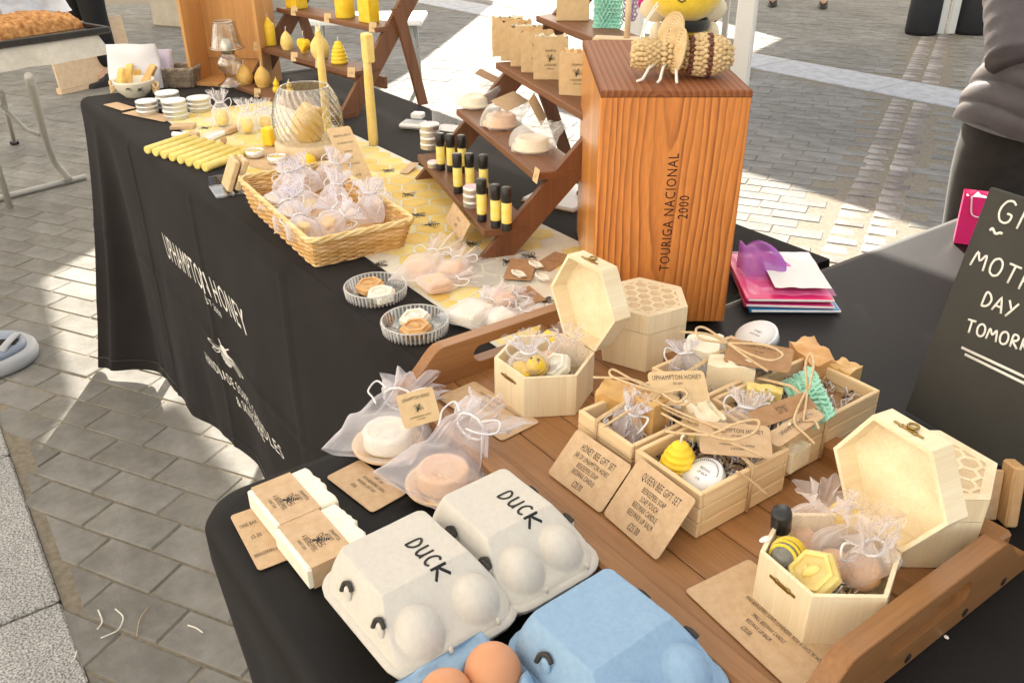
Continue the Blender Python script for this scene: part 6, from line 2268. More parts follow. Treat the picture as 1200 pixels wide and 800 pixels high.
for k, (px, py, lb, s_) in enumerate(((262, 148, 'gauze pouch with a yellow wax ball, nearest the white tins', 1.0), (291, 156, 'gauze pouch with a pale wax ball, in the middle of the three by the cloche', .92), (312, 152, 'gauze pouch standing behind the square yellow candle', .85))):
    p = at(px, py, TZ + .003)
    pouch('organza_pouch', lb, 'pouch', T(*p) @ RZ(50), .05 * s_, .085 * s_, .036, 'organza', 40 + k, 'gauze pouches by the cloche', False)
    tag(MB().ball((0, 0, .019 * s_), (.019 * s_, .016 * s_, .0185 * s_), 18).build('wax_ball', 'wax_pale', None, T(*p)), ('pale yellow wax ball in the pouch nearest the white tins', 'pale yellow wax ball in the middle pouch by the cloche', 'pale yellow wax ball in the pouch behind the square candle')[k], 'wax ball', 'wax balls in pouches')

# rolled candle sticks
a0, a1 = at(171, 178, TZ), at(265, 160, TZ)
for k in range(8):
    s_ = k / 7
    f = at(172 + (240 - 172) * s_, 176 + (197 - 176) * s_, TZ + .009)
    d = (at(262, 166, TZ) - at(240, 181, TZ))
    d = (at(300, 168, TZ) - at(236, 192, TZ)).normalized()
    t = thing('candle_stick', 'yellow rolled candle stick, %s of the row of eight' % ('farthest from the basket', 'second from the far end', 'third from the far end', 'fourth from the far end', 'fifth from the far end', 'sixth from the far end', 'seventh, next to the last', 'last and nearest to the basket')[k], 'candle', tuple(f), math.degrees(math.atan2(d.y, d.x)), 'row of rolled candle sticks')
    MB().lathe([(.0001, .0008), (.004, 0), (.0085, 0), (.0088, .002), (.0088, .125), (.0001, .125)], 18, RY(90)).build('wax_roll', 'wax_stick', t)
# bundle of wooden dippers with kraft wraps behind the sticks
for k, (a, b_, lb) in enumerate((((203, 158), (232, 160), 'pale wooden spreader with kraft wrap, farther of the two behind the sticks'), ((238, 166), (278, 150), 'pale wooden spreader with kraft wrap, nearer of the two behind the sticks'))):
    p, q = at(*a, TZ + .008), at(*b_, TZ + .008)
    t = thing('spreader', lb, 'spreader', tuple(p), math.degrees(math.atan2((q - p).y, (q - p).x)), 'wooden spreaders')
    l = (q - p).length
    MB().tube([(0, 0, 0), (l * .5, 0, .001), (l, 0, .001)], .0075, 10, taper=lambda s_: 1 - .3 * s_).build('handle', 'label_white', t)
    MB().box((l * .8, 0, .002), (l * .4, .022, .012), .002).build('wrap', 'kraft', t)
tag(MB().box((0, 0, .004), (.055, .035, .008), .001).build('kraft_packet', 'kraft', None, T(*at(215, 150, TZ + .003)) @ RZ(60)), 'flat kraft packet behind the rolled candle sticks', 'packet')
tag(MB().ball((0, 0, 0), (.016, .010, .004), 14).build('wood_disc', 'kraft_dark', None, T(*at(262, 165, TZ + .012)) @ RX(60)), 'small round wooden disc on the candle sticks', 'disc')
tag(MB().prism(rrect(.14, .09, .003), 0, .001).build('yellow_sheet', 'run_lem', None, T(*at(250, 148, TZ + .0032)) @ RZ(60)), 'yellow beeswax sheet lying between the tins and the pouches', 'wax sheet')

# white tins, bowl, basket of bags, crate and lamp at the far end
WG = 'white tins at the far end'
for px, py, n, lb in ((199, 128, 4, 'the tall stack of white tins beside the bowl'), (174, 133, 3, 'the white tin stack nearest the bowl'), (207, 138, 4, 'the white tin stack nearest the candle sticks'), (235, 129, 3, 'the white tin stack nearest the gauze pouches')):
    tin_stack(lb, at(px, py, TZ + .003), n, .0300 if px > 180 else .027, .0108, 'tin_white', WG, 'white tin')
bp_ = at(160, 113, TZ + .001)
t = thing('bowl', 'cream ceramic bowl with a bee motif holding wax bars', 'bowl', tuple(bp_))
MB().lathe([(.0001, .0), (.028, .0), (.030, .004), (.046, .018), (.054, .040), (.0545, .046), (.052, .046), (.044, .022), (.028, .008), (.0001, .006)], 40).build('bowl_body', 'ceramic', t)
bm2 = MB()
ang = math.atan2(-bp_.y, -bp_.x)
for i, (da, z) in enumerate(((.25, .028), (-.3, .033))):
    a = ang + da
    bee_print(bm2, .016, T(.0512 * math.cos(a), .0512 * math.sin(a), z) @ RZ(math.degrees(a) + 90) @ RX(72) @ RZ(30))
bm2.build('bee_motif', 'ink', t)
for s_ in (-1, 1):
    hd = MB()
    c = V((math.cos(rad(54)), math.sin(rad(54)), 0)) * (.058 * s_)
    for k in range(3):
        hd.tube([(c.x + .008 * math.cos(a + k), c.y + .008 * math.sin(a + k), .022 + .011 * math.sin(a) + .004 * k) for a in [q * math.pi / 6 for q in range(12)]], .003, 6, closed=True)
    hd.build('rope_handle', 'straw', t)
for k, (px, py, rz, rx, lb) in enumerate(((143, 92, 60, 38, 'honey coloured wax bar leaning at the left of the bowl'), (152, 88, 50, 50, 'honey coloured wax bar, second in the bowl'), (163, 85, 48, 56, 'tallest wax bar in the middle of the bowl'), (176, 88, 20, 48, 'broad wax bar leaning at the right of the bowl'))):
    tag(MB().box((0, 0, .004), (.020, .058, .014), .002).build('wax_bar', 'wax_ochre' if k != 3 else 'soap_amber', None, T(*at(px, py, TZ + .048)) @ RZ(rz) @ RX(rx) @ RY((-25, -8, 4, 22)[k])), lb, 'wax bar', 'wax bars in the bowl')


def wicker(label, loc, rz, L_, W_, h, flare, m, g=None, name='wicker_basket', m2=None, rr=.0022):
    t = thing(name, label, 'basket', loc, rz)
    n = int(h / (rr * 1.7))
    per0 = rr_loop(-L_ / 2, L_ / 2, -W_ / 2, W_ / 2, .012, 3)
    K = 160
    base = resample(per0, K)
    sides = {'a': MB(), 'b': MB()}
    wall = MB()
    for j in range(n):
        z = h * (j + .5) / n
        f = 1 + flare * z / h
        pts = []
        for k in range(K):
            p = base[k]
            o = .0016 * math.sin(k * math.pi / 2.5 + (j % 2) * math.pi)
            d = V((p.x / L_, p.y / W_, 0)).normalized()
            pts.append((p.x * f + d.x * o, p.y * f + d.y * o, z))
        wall.tube(pts, rr, 5, closed=True)
    wall.build('weave', m, t)
    st_ = MB()
    for k in range(0, K, 8):
        p = base[k]
        st_.tube([(p.x, p.y, 0), (p.x * (1 + flare), p.y * (1 + flare), h)], rr * .9, 5)
    tag(st_.build('stake', m, t), kind='stuff')
    rim = MB()
    f = 1 + flare
    for q in range(3):
        rim.tube([(base[k].x * f + .003 * math.cos(k * .55 + q * 2.1) * (base[k].x / L_), base[k].y * f + .003 * math.cos(k * .55 + q * 2.1) * (base[k].y / W_), h + .003 * math.sin(k * .55 + q * 2.1)) for k in range(K)], rr * 1.35, 6, closed=True)
    rim.build('rim', m2 or m, t)
    MB().prism([(p.x, p.y) for p in base], 0, .003).build('basket_floor', m, t)
    return t


bk = at(208, 100, TZ + .001)
wicker('dark wicker basket of folded cotton bags behind the bowl', tuple(bk), 54, .115, .07, .05, .12, 'wicker_grey')
def cloth_bag(label, px0, px1, py0, py1, zz, m, seed):
    p = at((px0 + px1) / 2, py1, TZ + .004)
    sc = (p - CAM_P).dot(CAM_R[2]) / F_PX
    w, h = (px1 - px0) * sc, (py1 - py0) * sc * 1.05
    mb = MB()
    def fb(u, v):
        a = 2 * math.pi * u
        th_ = .024 * (1 - .55 * v) * (1 + .3 * noise.noise(V((a, v * 2, seed))))
        x = w / 2 * math.copysign(abs(math.cos(a)) ** .6, math.cos(a)) * (1 - .04 * v + .03 * noise.noise(V((a, v * 3, seed + 4))))
        y = th_ * math.copysign(abs(math.sin(a)) ** .8, math.sin(a)) + .012 * noise.noise(V((x * 22, v * 2.4, seed)))
        return (x, y, h * v * (1 + .05 * noise.noise(V((x * 24, 1, seed)))) )
    mb.grid(fb, 48, 14, wrap=True)
    o = mb.build('cotton_bag', m, None, T(p.x, p.y, p.z) @ RZ(54) @ RX(-6))
    return tag(o, label, 'bag', 'folded cotton bags')


cloth_bag('white folded cotton bag standing behind the bowl', 130, 192, 57, 103, 0, 'white_bag', 1)
cloth_bag('lilac cotton bag at the right of the white one', 182, 206, 62, 98, 0, 'lilac_bag', 5)
for a, b_, c_, lb in (((121, 123), (143, 130), (134, 119), 'curled kraft ticket on the black cloth below the bowl'), ((143, 133), (192, 143), (165, 129), 'kraft ticket lying below the white tins')):
    flat_card('price_card', lb, 'price card', a, b_, c_, TZ + .002, (), group=GC, r=.002)

# orange wooden crate on end with an oil lamp in front
w0, w1 = at(224, 101, TZ), at(312, 104, TZ)
wcx = (w0 + w1) / 2
wl_ = (w1 - w0).length
wa = math.degrees(math.atan2((w1 - w0).y, (w1 - w0).x))
ct = thing('wooden_case', 'orange plywood case standing open behind the oil lamp', 'wooden case', (wcx.x, wcx.y, TZ), wa)
hh = .31
MB().box((0, .115, hh / 2), (wl_ - .002, .008, hh - .002), .001).build('back_panel', 'crate_wood', ct)
for s_ in (-1, 1):
    MB().box((s_ * (wl_ / 2 - .005), .055, hh / 2), (.010, .112, hh), .0012).build('side_panel', 'crate_wood', ct)
MB().box((0, .055, .006), (wl_ - .021, .112, .010), .001).build('bottom_panel', 'crate_wood', ct)
MB().box((0, .108, .060), (wl_ - .022, .004, .0025)).build('groove', 'kraft_dark', ct)
lp = at(273, 101, TZ + .012)
t = thing('oil_lamp', 'clear glass oil lamp with a flared glass shade in the case', 'lamp', tuple(lp))
MB().lathe([(.038, 0), (.040, .004), (.026, .012), (.016, .022), (.020, .036), (.032, .052), (.034, .066), (.024, .082), (.016, .090)], 32, fn=lambda a, z: 1 + .035 * math.cos(12 * a), caps=False).build('font', 'glass_rib', t)
MB().lathe([(.017, .088), (.019, .090), (.019, .112), (.016, .116), (.014, .128), (.0001, .128)], 24).build('collar', 'pewter', t)
MB().lathe([(.046, .104), (.044, .108), (.030, .168), (.028, .172), (.0265, .170), (.041, .108)], 36, caps=False).build('lamp_shade', 'glass', t)
MB().tube([(.0465 * math.cos(a), .0465 * math.sin(a), .104) for a in [k * math.pi / 16 for k in range(32)]], .0016, 6, closed=True).build('shade_rim', 'pewter', t)
MB().tube([(.028 * math.cos(a), .028 * math.sin(a), .172) for a in [k * math.pi / 16 for k in range(32)]], .0014, 6, closed=True).build('shade_rim', 'pewter', t)

# wax melts in a clear acrylic holder
ap_ = at(266, 224, TZ + .001)
t = thing('acrylic_holder', 'clear acrylic holder of wax melt slabs beside the wicker basket', 'display holder', tuple(ap_), -8)
MB().box((0, 0, .002), (.075, .055, .004), .001).build('holder_base', 'acrylic', t)
MB().box((0, .026, .024), (.075, .003, .04), .0006).build('holder_back', 'acrylic', t)
MB().box((-.036, 0, .012), (.002, .05, .02), .0006).build('holder_side', 'acrylic', t)
for k, (x, y, rx) in enumerate(((-.014, -.008, -24), (.0145, -.008, -24), (-.014, .008, -24), (.0145, .008, -24))):
    tag(MB().box((0, 0, .030), (.027, .011, .060), .002).build('wax_slab', 'slab', None, T(*ap_) @ RZ(-8) @ T(x, y + .008, .006) @ RX(rx)), ('front left', 'front right', 'rear left', 'rear right')[k] + ' pale wax slab in the acrylic holder', 'wax slab', 'wax slabs in the holder')

# wicker basket with gauze pouches
bkp = (-1.345, .557, TZ + .0006)
wicker('wicker basket full of gauze pouches on the black cloth', bkp, -3.5, .325, .155, .052, .13, 'wicker', m2='wicker_pale')
PB = 'gauze pouches in the wicker basket'
spots = [(318, 240, 'nearest the acrylic holder'), (338, 222, 'at the back left corner'), (362, 216, 'second in the back row'), (386, 211, 'third in the back row'), (406, 209, 'with the tallest ruffle, by the kraft sign'),
         (340, 256, 'second along the pale front rim'), (364, 246, 'in the centre of the heap'), (392, 238, 'in the centre, next to the kraft sign'), (356, 272, 'at the front corner of the rim'), (384, 266, 'in the middle of the near row'),
         (410, 258, 'below the kraft sign, in the near row'), (434, 250, 'second from the right end'), (448, 243, 'at the right end')]
for k, (px, py, lb) in enumerate(spots):
    p = at(px, py, TZ + .040)
    X = T(*p) @ RZ((k * 67) % 140 - 20) @ RX(-62 + 14 * (k % 4)) @ RY(16 * ((k % 5) - 2)) @ T(0, 0, -.016)
    pouch('organza_pouch', 'white gauze pouch in the wicker basket, ' + lb, 'pouch', X, .058, .072, .036, 'organza_dense', 60 + k, PB, False, ruff=1.0)
    if k in (0, 5, 6, 8, 9, 10, 12):
        tag(MB().prism(hexpts(.0125, 20), -.006, .007, b=.002).build('wax_melt', 'wax_ochre' if k % 2 else 'wax_pale', None, X @ T(0, -.004, .022) @ RX(70)), 'honey coloured wax melt in the basket pouch ' + lb, 'wax melt', 'wax melts in the basket pouches')
X, w, h = frame_from(at(413, 224, .79), at(441, 219, .79), at(421, 146, .878))
card('price_card', 'tall kraft price sign standing at the back of the wicker basket', 'price card', X, w, h, (('BEESWAX MELTS', .0052, .52, .86), ('IN ORGANZA BAGS', .0042, .52, .74), ('LAVENDER', .0040, .5, .60), ('ROSE', .0040, .5, .50), ('OATS & HONEY', .0040, .5, .40), ('\u00a34.00', .0060, .5, .22)), 'kraft_light', .005, group=GC)

# ribbed glass dishes with soaps
def dish(label, px, py, r, soaps):
    p = at(px, py, TZ + .0008)
    t = thing('glass_dish', label, 'glass dish', tuple(p), 0, 'ribbed glass dishes')
    MB().lathe([(.0001, .0006), (r * .90, .0006), (r * .94, .002), (r * .985, .0155), (r * .985, .0168), (r * .955, .0168), (r * .90, .0035), (.0001, .003)], 64).build('dish_body', 'glass', t)
    rbm = MB()
    for k in range(48):
        a = 2 * math.pi * k / 48
        rbm.tube([(r * .945 * math.cos(a), r * .945 * math.sin(a), .001), (r * .995 * math.cos(a), r * .995 * math.sin(a), .016)], r * .024, 5)
    rbm.tube([(r * .975 * math.cos(a), r * .975 * math.sin(a), .0168) for a in [k * math.pi / 32 for k in range(64)]], .0010, 5, closed=True)
    tag(rbm.build('ribs', 'glass_highlight', t), kind='stuff')
    for (sx, sy, m_, lb, rz) in soaps:
        o = hexbar('soap_bar', lb, 'soap', T(*at(sx, sy, TZ + .012 + (.004 if 'on top' in lb else 0))) @ T(0, 0, -.006) @ RZ(rz) @ RX(4), .0215, .012, m_, 'hexagonal soaps in the glass dishes')


dish('ribbed glass dish with two soaps, nearer to the wicker basket', 441, 346, .0455, ((434, 336, 'soap_tan', 'tan hexagonal bee soap in the dish nearer the basket', 10), (447, 346, 'soap_white', 'cream hexagonal bee soap in the dish nearer the basket', 25)))
dish('ribbed glass dish with two soaps, nearer to the tray', 487, 387, .0455, ((487, 374, 'soap_white', 'cream hexagonal bee soap in the dish nearer the tray', 5), (488, 386, 'soap_tan', 'tan hexagonal bee soap in the dish nearer the tray', 0)))

# loose pouches on the runner
PG = 'gauze pouches of peach soap by the glass dishes'
def flatpouch(label, pb_, pt_, w, t_, m, seed, soap, soapm, sl, group, dims=(.040, .040, .018), kind='box', ruff=.9):
    X = lie(pb_, pt_)
    L_ = (at(*pt_) - at(*pb_)).length
    pouch('organza_pouch', label, 'pouch', X, w, L_, t_, m, seed, group, True, ruff=ruff)
    if soap:
        mb = MB()
        if kind == 'hex': mb.prism(hexpts(dims[0] / 2), 0, dims[2], RX(-90), b=.002)
        else: mb.box((0, dims[2] / 2, 0), (dims[0], dims[2], dims[1]), .003)
        tag(mb.build('soap_bar', soapm, None, X @ T(0, .002, L_ * .30)), sl, 'soap', 'soaps in the loose pouches')


flatpouch('blush pouch with a peach soap, touching the glass dish', (478, 340), (520, 287), .062, .024, 'organza_pink', 71, 1, 'soap_pink', 'peach hexagonal soap in the pouch touching the dish', PG, (.042, .04, .016), 'hex')
flatpouch('blush pouch with a peach soap, behind the other two', (520, 335), (546, 300), .058, .022, 'organza_pink', 72, 1, 'soap_pink', 'peach soap in the rear pouch of the three', PG, (.034, .034, .016))
flatpouch('blush pouch with a peach soap, lying in front of the other two', (492, 345), (556, 330), .052, .024, 'organza_pink', 73, 1, 'soap_pink', 'peach soap in the front pouch of the three', PG, (.036, .034, .018))
PG2 = 'gauze pouches of cream soap against the tray'
flatpouch('white pouch with a cream soap, largest of those against the tray', (535, 388), (592, 352), .068, .026, 'organza', 74, 1, 'soap_white', 'cream soap block in the largest pouch against the tray', PG2, (.040, .052, .019))
flatpouch('white pouch lying nearest the tray rim with its ruffle along it', (566, 386), (628, 366), .052, .022, 'organza', 75, 1, 'soap_white', 'cream soap in the pouch nearest the tray rim', PG2, (.036, .036, .016))
flatpouch('white pouch with a long ruffle behind the two cream soaps', (575, 362), (618, 352), .055, .024, 'organza', 76, 1, 'soap_pink', 'peach soap in the pouch behind the cream soaps', PG2, (.034, .030, .016))

# kraft tickets with dried flowers on the runner
for bl, br, tl, lb, lines, z in (((589, 327), (622, 329), (628, 305), 'kraft ticket with tiny twine flowers, front of the pair on the runner', (), TZ + .0050), ((622, 312), (644, 318), (634, 291), 'kraft ticket lying under the twine flowers near the open lid', (('\u00a34.50', .006, .5, .5),), TZ + .0030), ((602, 339), (622, 356), (620, 335), 'small kraft price ticket alone on the runner by the tray', (('\u00a34.00', .008, .5, .5),), TZ + .0030)):
    flat_card('price_ticket', lb, 'price ticket', bl, br, tl, z, lines, m='kraft_dark', r=.001, group='kraft tickets on the runner')
for px, py, lb in ((608, 322, 'knot of cream twine on the front kraft ticket'), (628, 311, 'knot of cream twine between the two kraft tickets'), (636, 326, 'knot of cream twine beside the kraft tickets')):
    mb = MB()
    for k in range(4): mb.tube([(.008 * math.cos(a) * (1 + .3 * k), .005 * math.sin(a + k), .001 * k + .001 * math.sin(3 * a)) for a in [q * math.pi / 6 for q in range(12)]], .0013, 5, closed=True)
    tag(mb.build('twine_knot', 'wick', None, T(*at(px, py, TZ + .008))), lb, 'twine', 'knots of cream twine')

# soap dish, clear tub and notebook behind the shelves
t = thing('soap_dish', 'white square soap dish with a white bar behind the display shelf', 'soap dish', tuple(at(485, 150, TZ + .001)), 40)
MB().box((0, 0, .008), (.062, .045, .014), .005).build('dish_body', 'white_plastic', t)
MB().box((0, 0, .0155), (.050, .034, .001), .0003).build('dish_well', 'plastic_pale', t)
tag(MB().box((0, 0, .008), (.030, .026, .014), .003).build('soap_bar', 'white_plastic', None, T(*at(490, 139, TZ + .017)) @ RZ(40)), 'white soap bar on the white square dish', 'soap')
t = thing('plastic_tub', 'clear plastic tub behind the bagged soaps', 'tub', tuple(at(527, 150, TZ + .001)), 30)
MB().prism(rrect(.07, .06, .012, 4, -.035, -.03), 0, .045).build('tub_wall', 'film', t)
MB().prism(rrect(.076, .066, .013, 4, -.038, -.033), .046, .052).build('lid', 'film', t)
t = thing('notebook', 'open white notebook with a pen between the shelf and the wine box', 'notebook', tuple(at(668, 228, TZ + .001)), 20)
MB().box((0, 0, .004), (.11, .16, .006), .001).build('pages', 'white_paper', t)
MB().box((0, 0, .0007), (.114, .164, .0012)).build('cover', 'kraft', t)
tag(MB().tube([(0, 0, 0), (.11, .0, .0)], .004, 8).build('pen', 'black_plain', None, T(*at(676, 226, TZ + .013)) @ RZ(40)), 'black pen lying on the open notebook', 'pen')

# stack of magenta folders and tulle behind the wine box
fp0, fp1 = at(872, 366, TZ), at(972, 368, TZ)
fx = (fp1 - fp0).normalized()
fa = math.degrees(math.atan2(fx.y, fx.x))
for k, (m_, lb, w, d, z, dx) in enumerate((('blue_card', 'blue folder at the bottom of the pile beside the wine box', .125, .17, .003, .004), ('magenta', 'magenta folder in the middle of the pile beside the wine box', .122, .165, .009, 0), ('pink_gloss', 'pink folder with white pages on top of the pile', .120, .16, .017, -.002))):
    c = fp0 + fx * (.062 + dx) + V((-fx.y, fx.x, 0)) * .085
    t = thing('folder', lb, 'folder', (c.x, c.y, TZ + z - .0028), fa + (2, -1, 1)[k], 'pile of folders')
    MB().box((0, 0, .0028), (w, d, .0055), .001).build('cover', m_, t)
    MB().box((.002, -.002, .0032), (w - .002, d - .001, .0028), .0005).build('pages', 'white_paper', t)
t = thing('gift_wrap', 'shiny pink film packet with white paper on the pile of folders', 'packet', tuple(fp0 + fx * .066 + V((-fx.y, fx.x, 0)) * .085 + V((0, 0, .0215))), fa)
MB().grid(lambda u, v: ((u - .5) * .118, (v - .5) * .155, .003 + .003 * noise.noise(V((u * 5, v * 5, 2)))), 24, 24).build('film_sheet', 'pinkfilm', t)
MB().grid(lambda u, v: ((u - .30) * .078, (v - .5) * .13, .0085 + .0015 * noise.noise(V((u * 5, v * 5, 9)))), 12, 12).build('paper_sheet', 'white_paper', t)
fo_ = at(866, 292, TZ + .028)
fa0, fa1 = at(882, 372, TZ + .004), at(935, 300, TZ + .026)
def fan(label, m_, r0, span0, span1, z1, seed):
    d0, d1 = (fa0 - fo_), (fa1 - fo_)
    a0_, a1_ = math.atan2(d0.y, d0.x), math.atan2(d1.y, d1.x)
    if a1_ - a0_ > math.pi: a1_ -= 2 * math.pi
    if a1_ - a0_ < -math.pi: a1_ += 2 * math.pi
    def f(u, v):
        a = a0_ + (a1_ - a0_) * (span0 + (span1 - span0) * u)
        r = r0 * (.06 + .94 * v) * (1 + .015 * math.sin(u * 9 + seed)) * (1 - .35 * (2 * u - 1) ** 4)
        z = .030 + z1 * math.sin(v * 2.6) - .024 * v * v + .006 * v * math.sin(u * 11 + seed) + .0025 * v * math.sin(u * 23)
        return (r * math.cos(a), r * math.sin(a), max(.0015, z))
    return tag(MB().grid(f, 90, 16).build('tulle_bundle', m_, None, T(fo_.x, fo_.y, TZ)), label, 'tulle', 'folded tulle beside the wine box')


fan('purple tulle fanned out between the wine box and the folders', 'tulle', .100, -.12, .72, .030, 1.0)
fan('hot pink tulle edge under the purple tulle on the folders', 'tulle_pink', .118, .25, .80, .010, 2.0)

# ------------------------------------------------------------------ chalkboard and pink gift bag
cb_bl = at(1060, 480, TZ + .004)
cb_tl = at(1160, 219, 1.018)
uy = (cb_tl - cb_bl); cb_h = uy.length; uy.normalize()
ux = V((uy.y, -uy.x, 0)); ux.normalize()
if ux.x < 0: ux = -ux
uz = ux.cross(uy)
X = Matrix((ux, uy, uz)).transposed().to_4x4(); X.translation = cb_bl
CBH, CBW = cb_h, .20
cb = thing('chalkboard', 'leaning chalkboard with handwritten gifts for mothers day tomorrow', 'chalkboard', X=X)
MB().box((CBW / 2, CBH / 2, -.003), (CBW, CBH, .006), .0012).build('board', 'slate', cb)
fm = MB()
fm.box((CBW + .008, CBH / 2, -.004), (.014, CBH, .016), .002); fm.box((.10, CBH * .5, -.014), (.03, CBH + .012, .012), .002)
fm.build('frame', 'frame_oak', cb)
cm_ = MB()
XI = X.inverted()
def board_uv(px, py):
    d = ray(px, py); n_ = uz
    t_ = (cb_bl - CAM_P).dot(n_) / d.dot(n_)
    q = XI @ (CAM_P + d * t_)
    return q.x, q.y
def chalk_line(txt, p0, p1, p2, r, gap=.3):
    """letters from pixel p0 (foot of the first), direction p1, top p2"""
    a, b_, c_ = board_uv(*p0), board_uv(*p1), board_uv(*p2)
    rot = math.degrees(math.atan2(b_[1] - a[1], b_[0] - a[0]))
    hgt_ = math.hypot(c_[0] - a[0], c_[1] - a[1])
    strokes(cm_, txt, hgt_, r, T(a[0], a[1], .0006) @ RZ(rot), gap)
    return a, rot, hgt_
chalk_line('GIFTS', (1166, 258), (1196, 270), (1176, 231), .0012, .34)
chalk_line('~', (1159, 274), (1200, 286), (1161, 266), .0014)
chalk_line('MOTHERS', (1137, 311), (1185, 334), (1149, 293), .0012, .26)
chalk_line('DAY', (1149, 357), (1184, 372), (1157, 341), .0012, .22)
chalk_line('TOMORROW', (1131, 388), (1172, 402), (1136, 374), .0012, .2)
for p, q in (((1127, 407), (1215, 448)), ((1131, 415), (1215, 456))):
    a, b_ = board_uv(*p), board_uv(*q)
    cm_.tube([(a[0], a[1], .0006), (b_[0], b_[1], .0006)], .0016, 6, flat=.25)
cm_.build('chalk_writing', 'chalk', cb)
p = at(1166, 640, TZ)
t = thing('easel_foot', 'small wooden easel foot with a kraft card beside the tray end', 'easel', tuple(at(1178, 612, TZ + .001)), 50)
MB().box((0, 0, .030), (.012, .024, .060), .002, RX(-14)).build('upright', 'frame_oak', t)
MB().box((-.022, .004, .026), (.03, .003, .050), .0006, RX(-14)).build('kraft_panel', 'kraft', t)

gb = at(1140, 284, TZ + .001)
t = thing('gift_bag', 'hot pink paper gift bag behind the chalkboard', 'gift bag', tuple(gb), 30)
w2, d2, h2_ = .058, .03, .082
MB().add([(-w2 / 2, -d2 / 2, 0), (w2 / 2, -d2 / 2, 0), (w2 / 2, d2 / 2, 0), (-w2 / 2, d2 / 2, 0), (-w2 / 2 - .002, -d2 / 2 - .003, h2_), (w2 / 2 + .002, -d2 / 2 - .003, h2_), (w2 / 2 + .002, d2 / 2 + .003, h2_), (-w2 / 2 - .002, d2 / 2 + .003, h2_)], [(0, 1, 5, 4), (1, 2, 6, 5), (2, 3, 7, 6), (3, 0, 4, 7), (3, 2, 1, 0)]).build('bag_body', 'pink_gloss', t)
MB().grid(lambda u, v: ((u - .5) * w2 * .9, (v - .5) * d2 * .9, h2_ - .008 + .012 * noise.noise(V((u * 5, v * 4, 1)))), 10, 6).build('tissue', 'white_paper', t)
MB().tube(smooth([V((-.02, -d2 / 2 - .004, h2_)), V((-.015, -d2 / 2 - .012, h2_ - .03)), V((.012, -d2 / 2 - .012, h2_ - .03)), V((.02, -d2 / 2 - .004, h2_))], 5, 1), .0015, 6).build('handle', 'pink_paper', t)
# ------------------------------------------------------------------ bread stall on the left
q0, q1 = at(0, 60, TZ), at(117, 43, TZ)
ev = (q1 - q0).normalized()
nv = V((-ev.y, ev.x, 0))
if nv.dot(CAM_R[2]) < 0: nv = -nv
Xb = Matrix((ev, nv, V((0, 0, 1)))).transposed().to_4x4(); Xb.translation = V((q1.x, q1.y, 0))
if Xb.determinant() < 0:
    ev_ = ev
bt = thing('folding_table', 'folding table of the bread stall with grey steel legs', 'table', X=Xb)
BW, BD = 1.7, .72
MB().box((-BW / 2, BD / 2, TZ - .02), (BW - .02, BD - .02, .03), .004).build('table_top', 'white_plastic', bt)
XBI = Xb.inverted()
def bl(px, py, z): return XBI @ at(px, py, z)
lm = smooth([bl(34, 90, .70), bl(45, 130, .47), bl(54, 165, .27), bl(63, 190, .12), bl(82, 211, .02)], 6, 1)
MB().tube(lm, .016, 10).build('leg', 'leg_paint', bt)
MB().tube([bl(-40, 242, .014), bl(100, 207, .014)], .013, 10).build('foot_bar', 'leg_paint', bt)
MB().tube([bl(0, 123, .45), bl(30, 152, .33), bl(47, 158, .31)], .010, 8).build('brace', 'leg_paint', bt)
MB().tube([bl(2, 110, .52), bl(10, 140, .22), bl(17, 167, .012)], .012, 8).build('leg', 'leg_paint', bt)
for x in (-.25, -1.5):
    MB().tube([(x, BD - .1, TZ - .04), (x + .02, BD - .08, .01)], .014, 8).build('leg', 'leg_paint', bt)
MB().box((bl(17, 168, .008).x, bl(17, 168, .008).y, .010), (.04, .03, .02), .004).build('rubber_foot', 'rubber', bt)
cb2 = thing('tablecloth', 'short natural linen cloth with stitched hem on the bread stall', 'tablecloth', X=Xb)
cm2 = MB()
def linen(u, v):
    # u along front then round the end
    L1 = BW; L2 = BD
    s_ = u * (L1 + L2)
    drop = .070 * v
    fl = .030 * v
    w_ = .010 * v * math.sin(s_ * 26) + .006 * v * math.sin(s_ * 47 + 1)
    if s_ < L1: return (-L1 + s_ + (fl * max(0, (s_ - L1 + .15) / .15)), -fl - w_, TZ + .006 - drop)
    return (fl + w_, s_ - L1, TZ + .006 - drop)
cm2.grid(linen, 120, 8)
cm2.add([(-BW, 0, TZ + .006), (0, 0, TZ + .006), (0, BD, TZ + .006), (-BW, BD, TZ + .006)], [(0, 1, 2, 3)])
cm2.build('cloth', 'beige_cloth', cb2)
trb = thing('baking_tray', 'black baking tray with raised rim on the bread stall', 'tray', X=Xb @ T(0, 0, TZ + .0075))
c0, c1, c2_ = XBI @ at(131, 43, TZ + .02), XBI @ at(110, 25, TZ + .02), XBI @ at(0, 62, TZ + .02)
tm = MB()
tw, td = 1.0, (c1 - c0).length + .05
tm.box((-tw / 2 + .04, td / 2 - .01, .004), (tw, td, .008), .002)
for (cx, cy, sx, sy) in ((-tw / 2 + .04, -.008, tw, .012), (-tw / 2 + .04, td - .014, tw, .012), (.037, td / 2 - .01, .012, td - .026)):
    tm.box((cx, cy, .014), (sx, sy, .022), .003)
tm.build('tray_body', 'tray_black', trb)


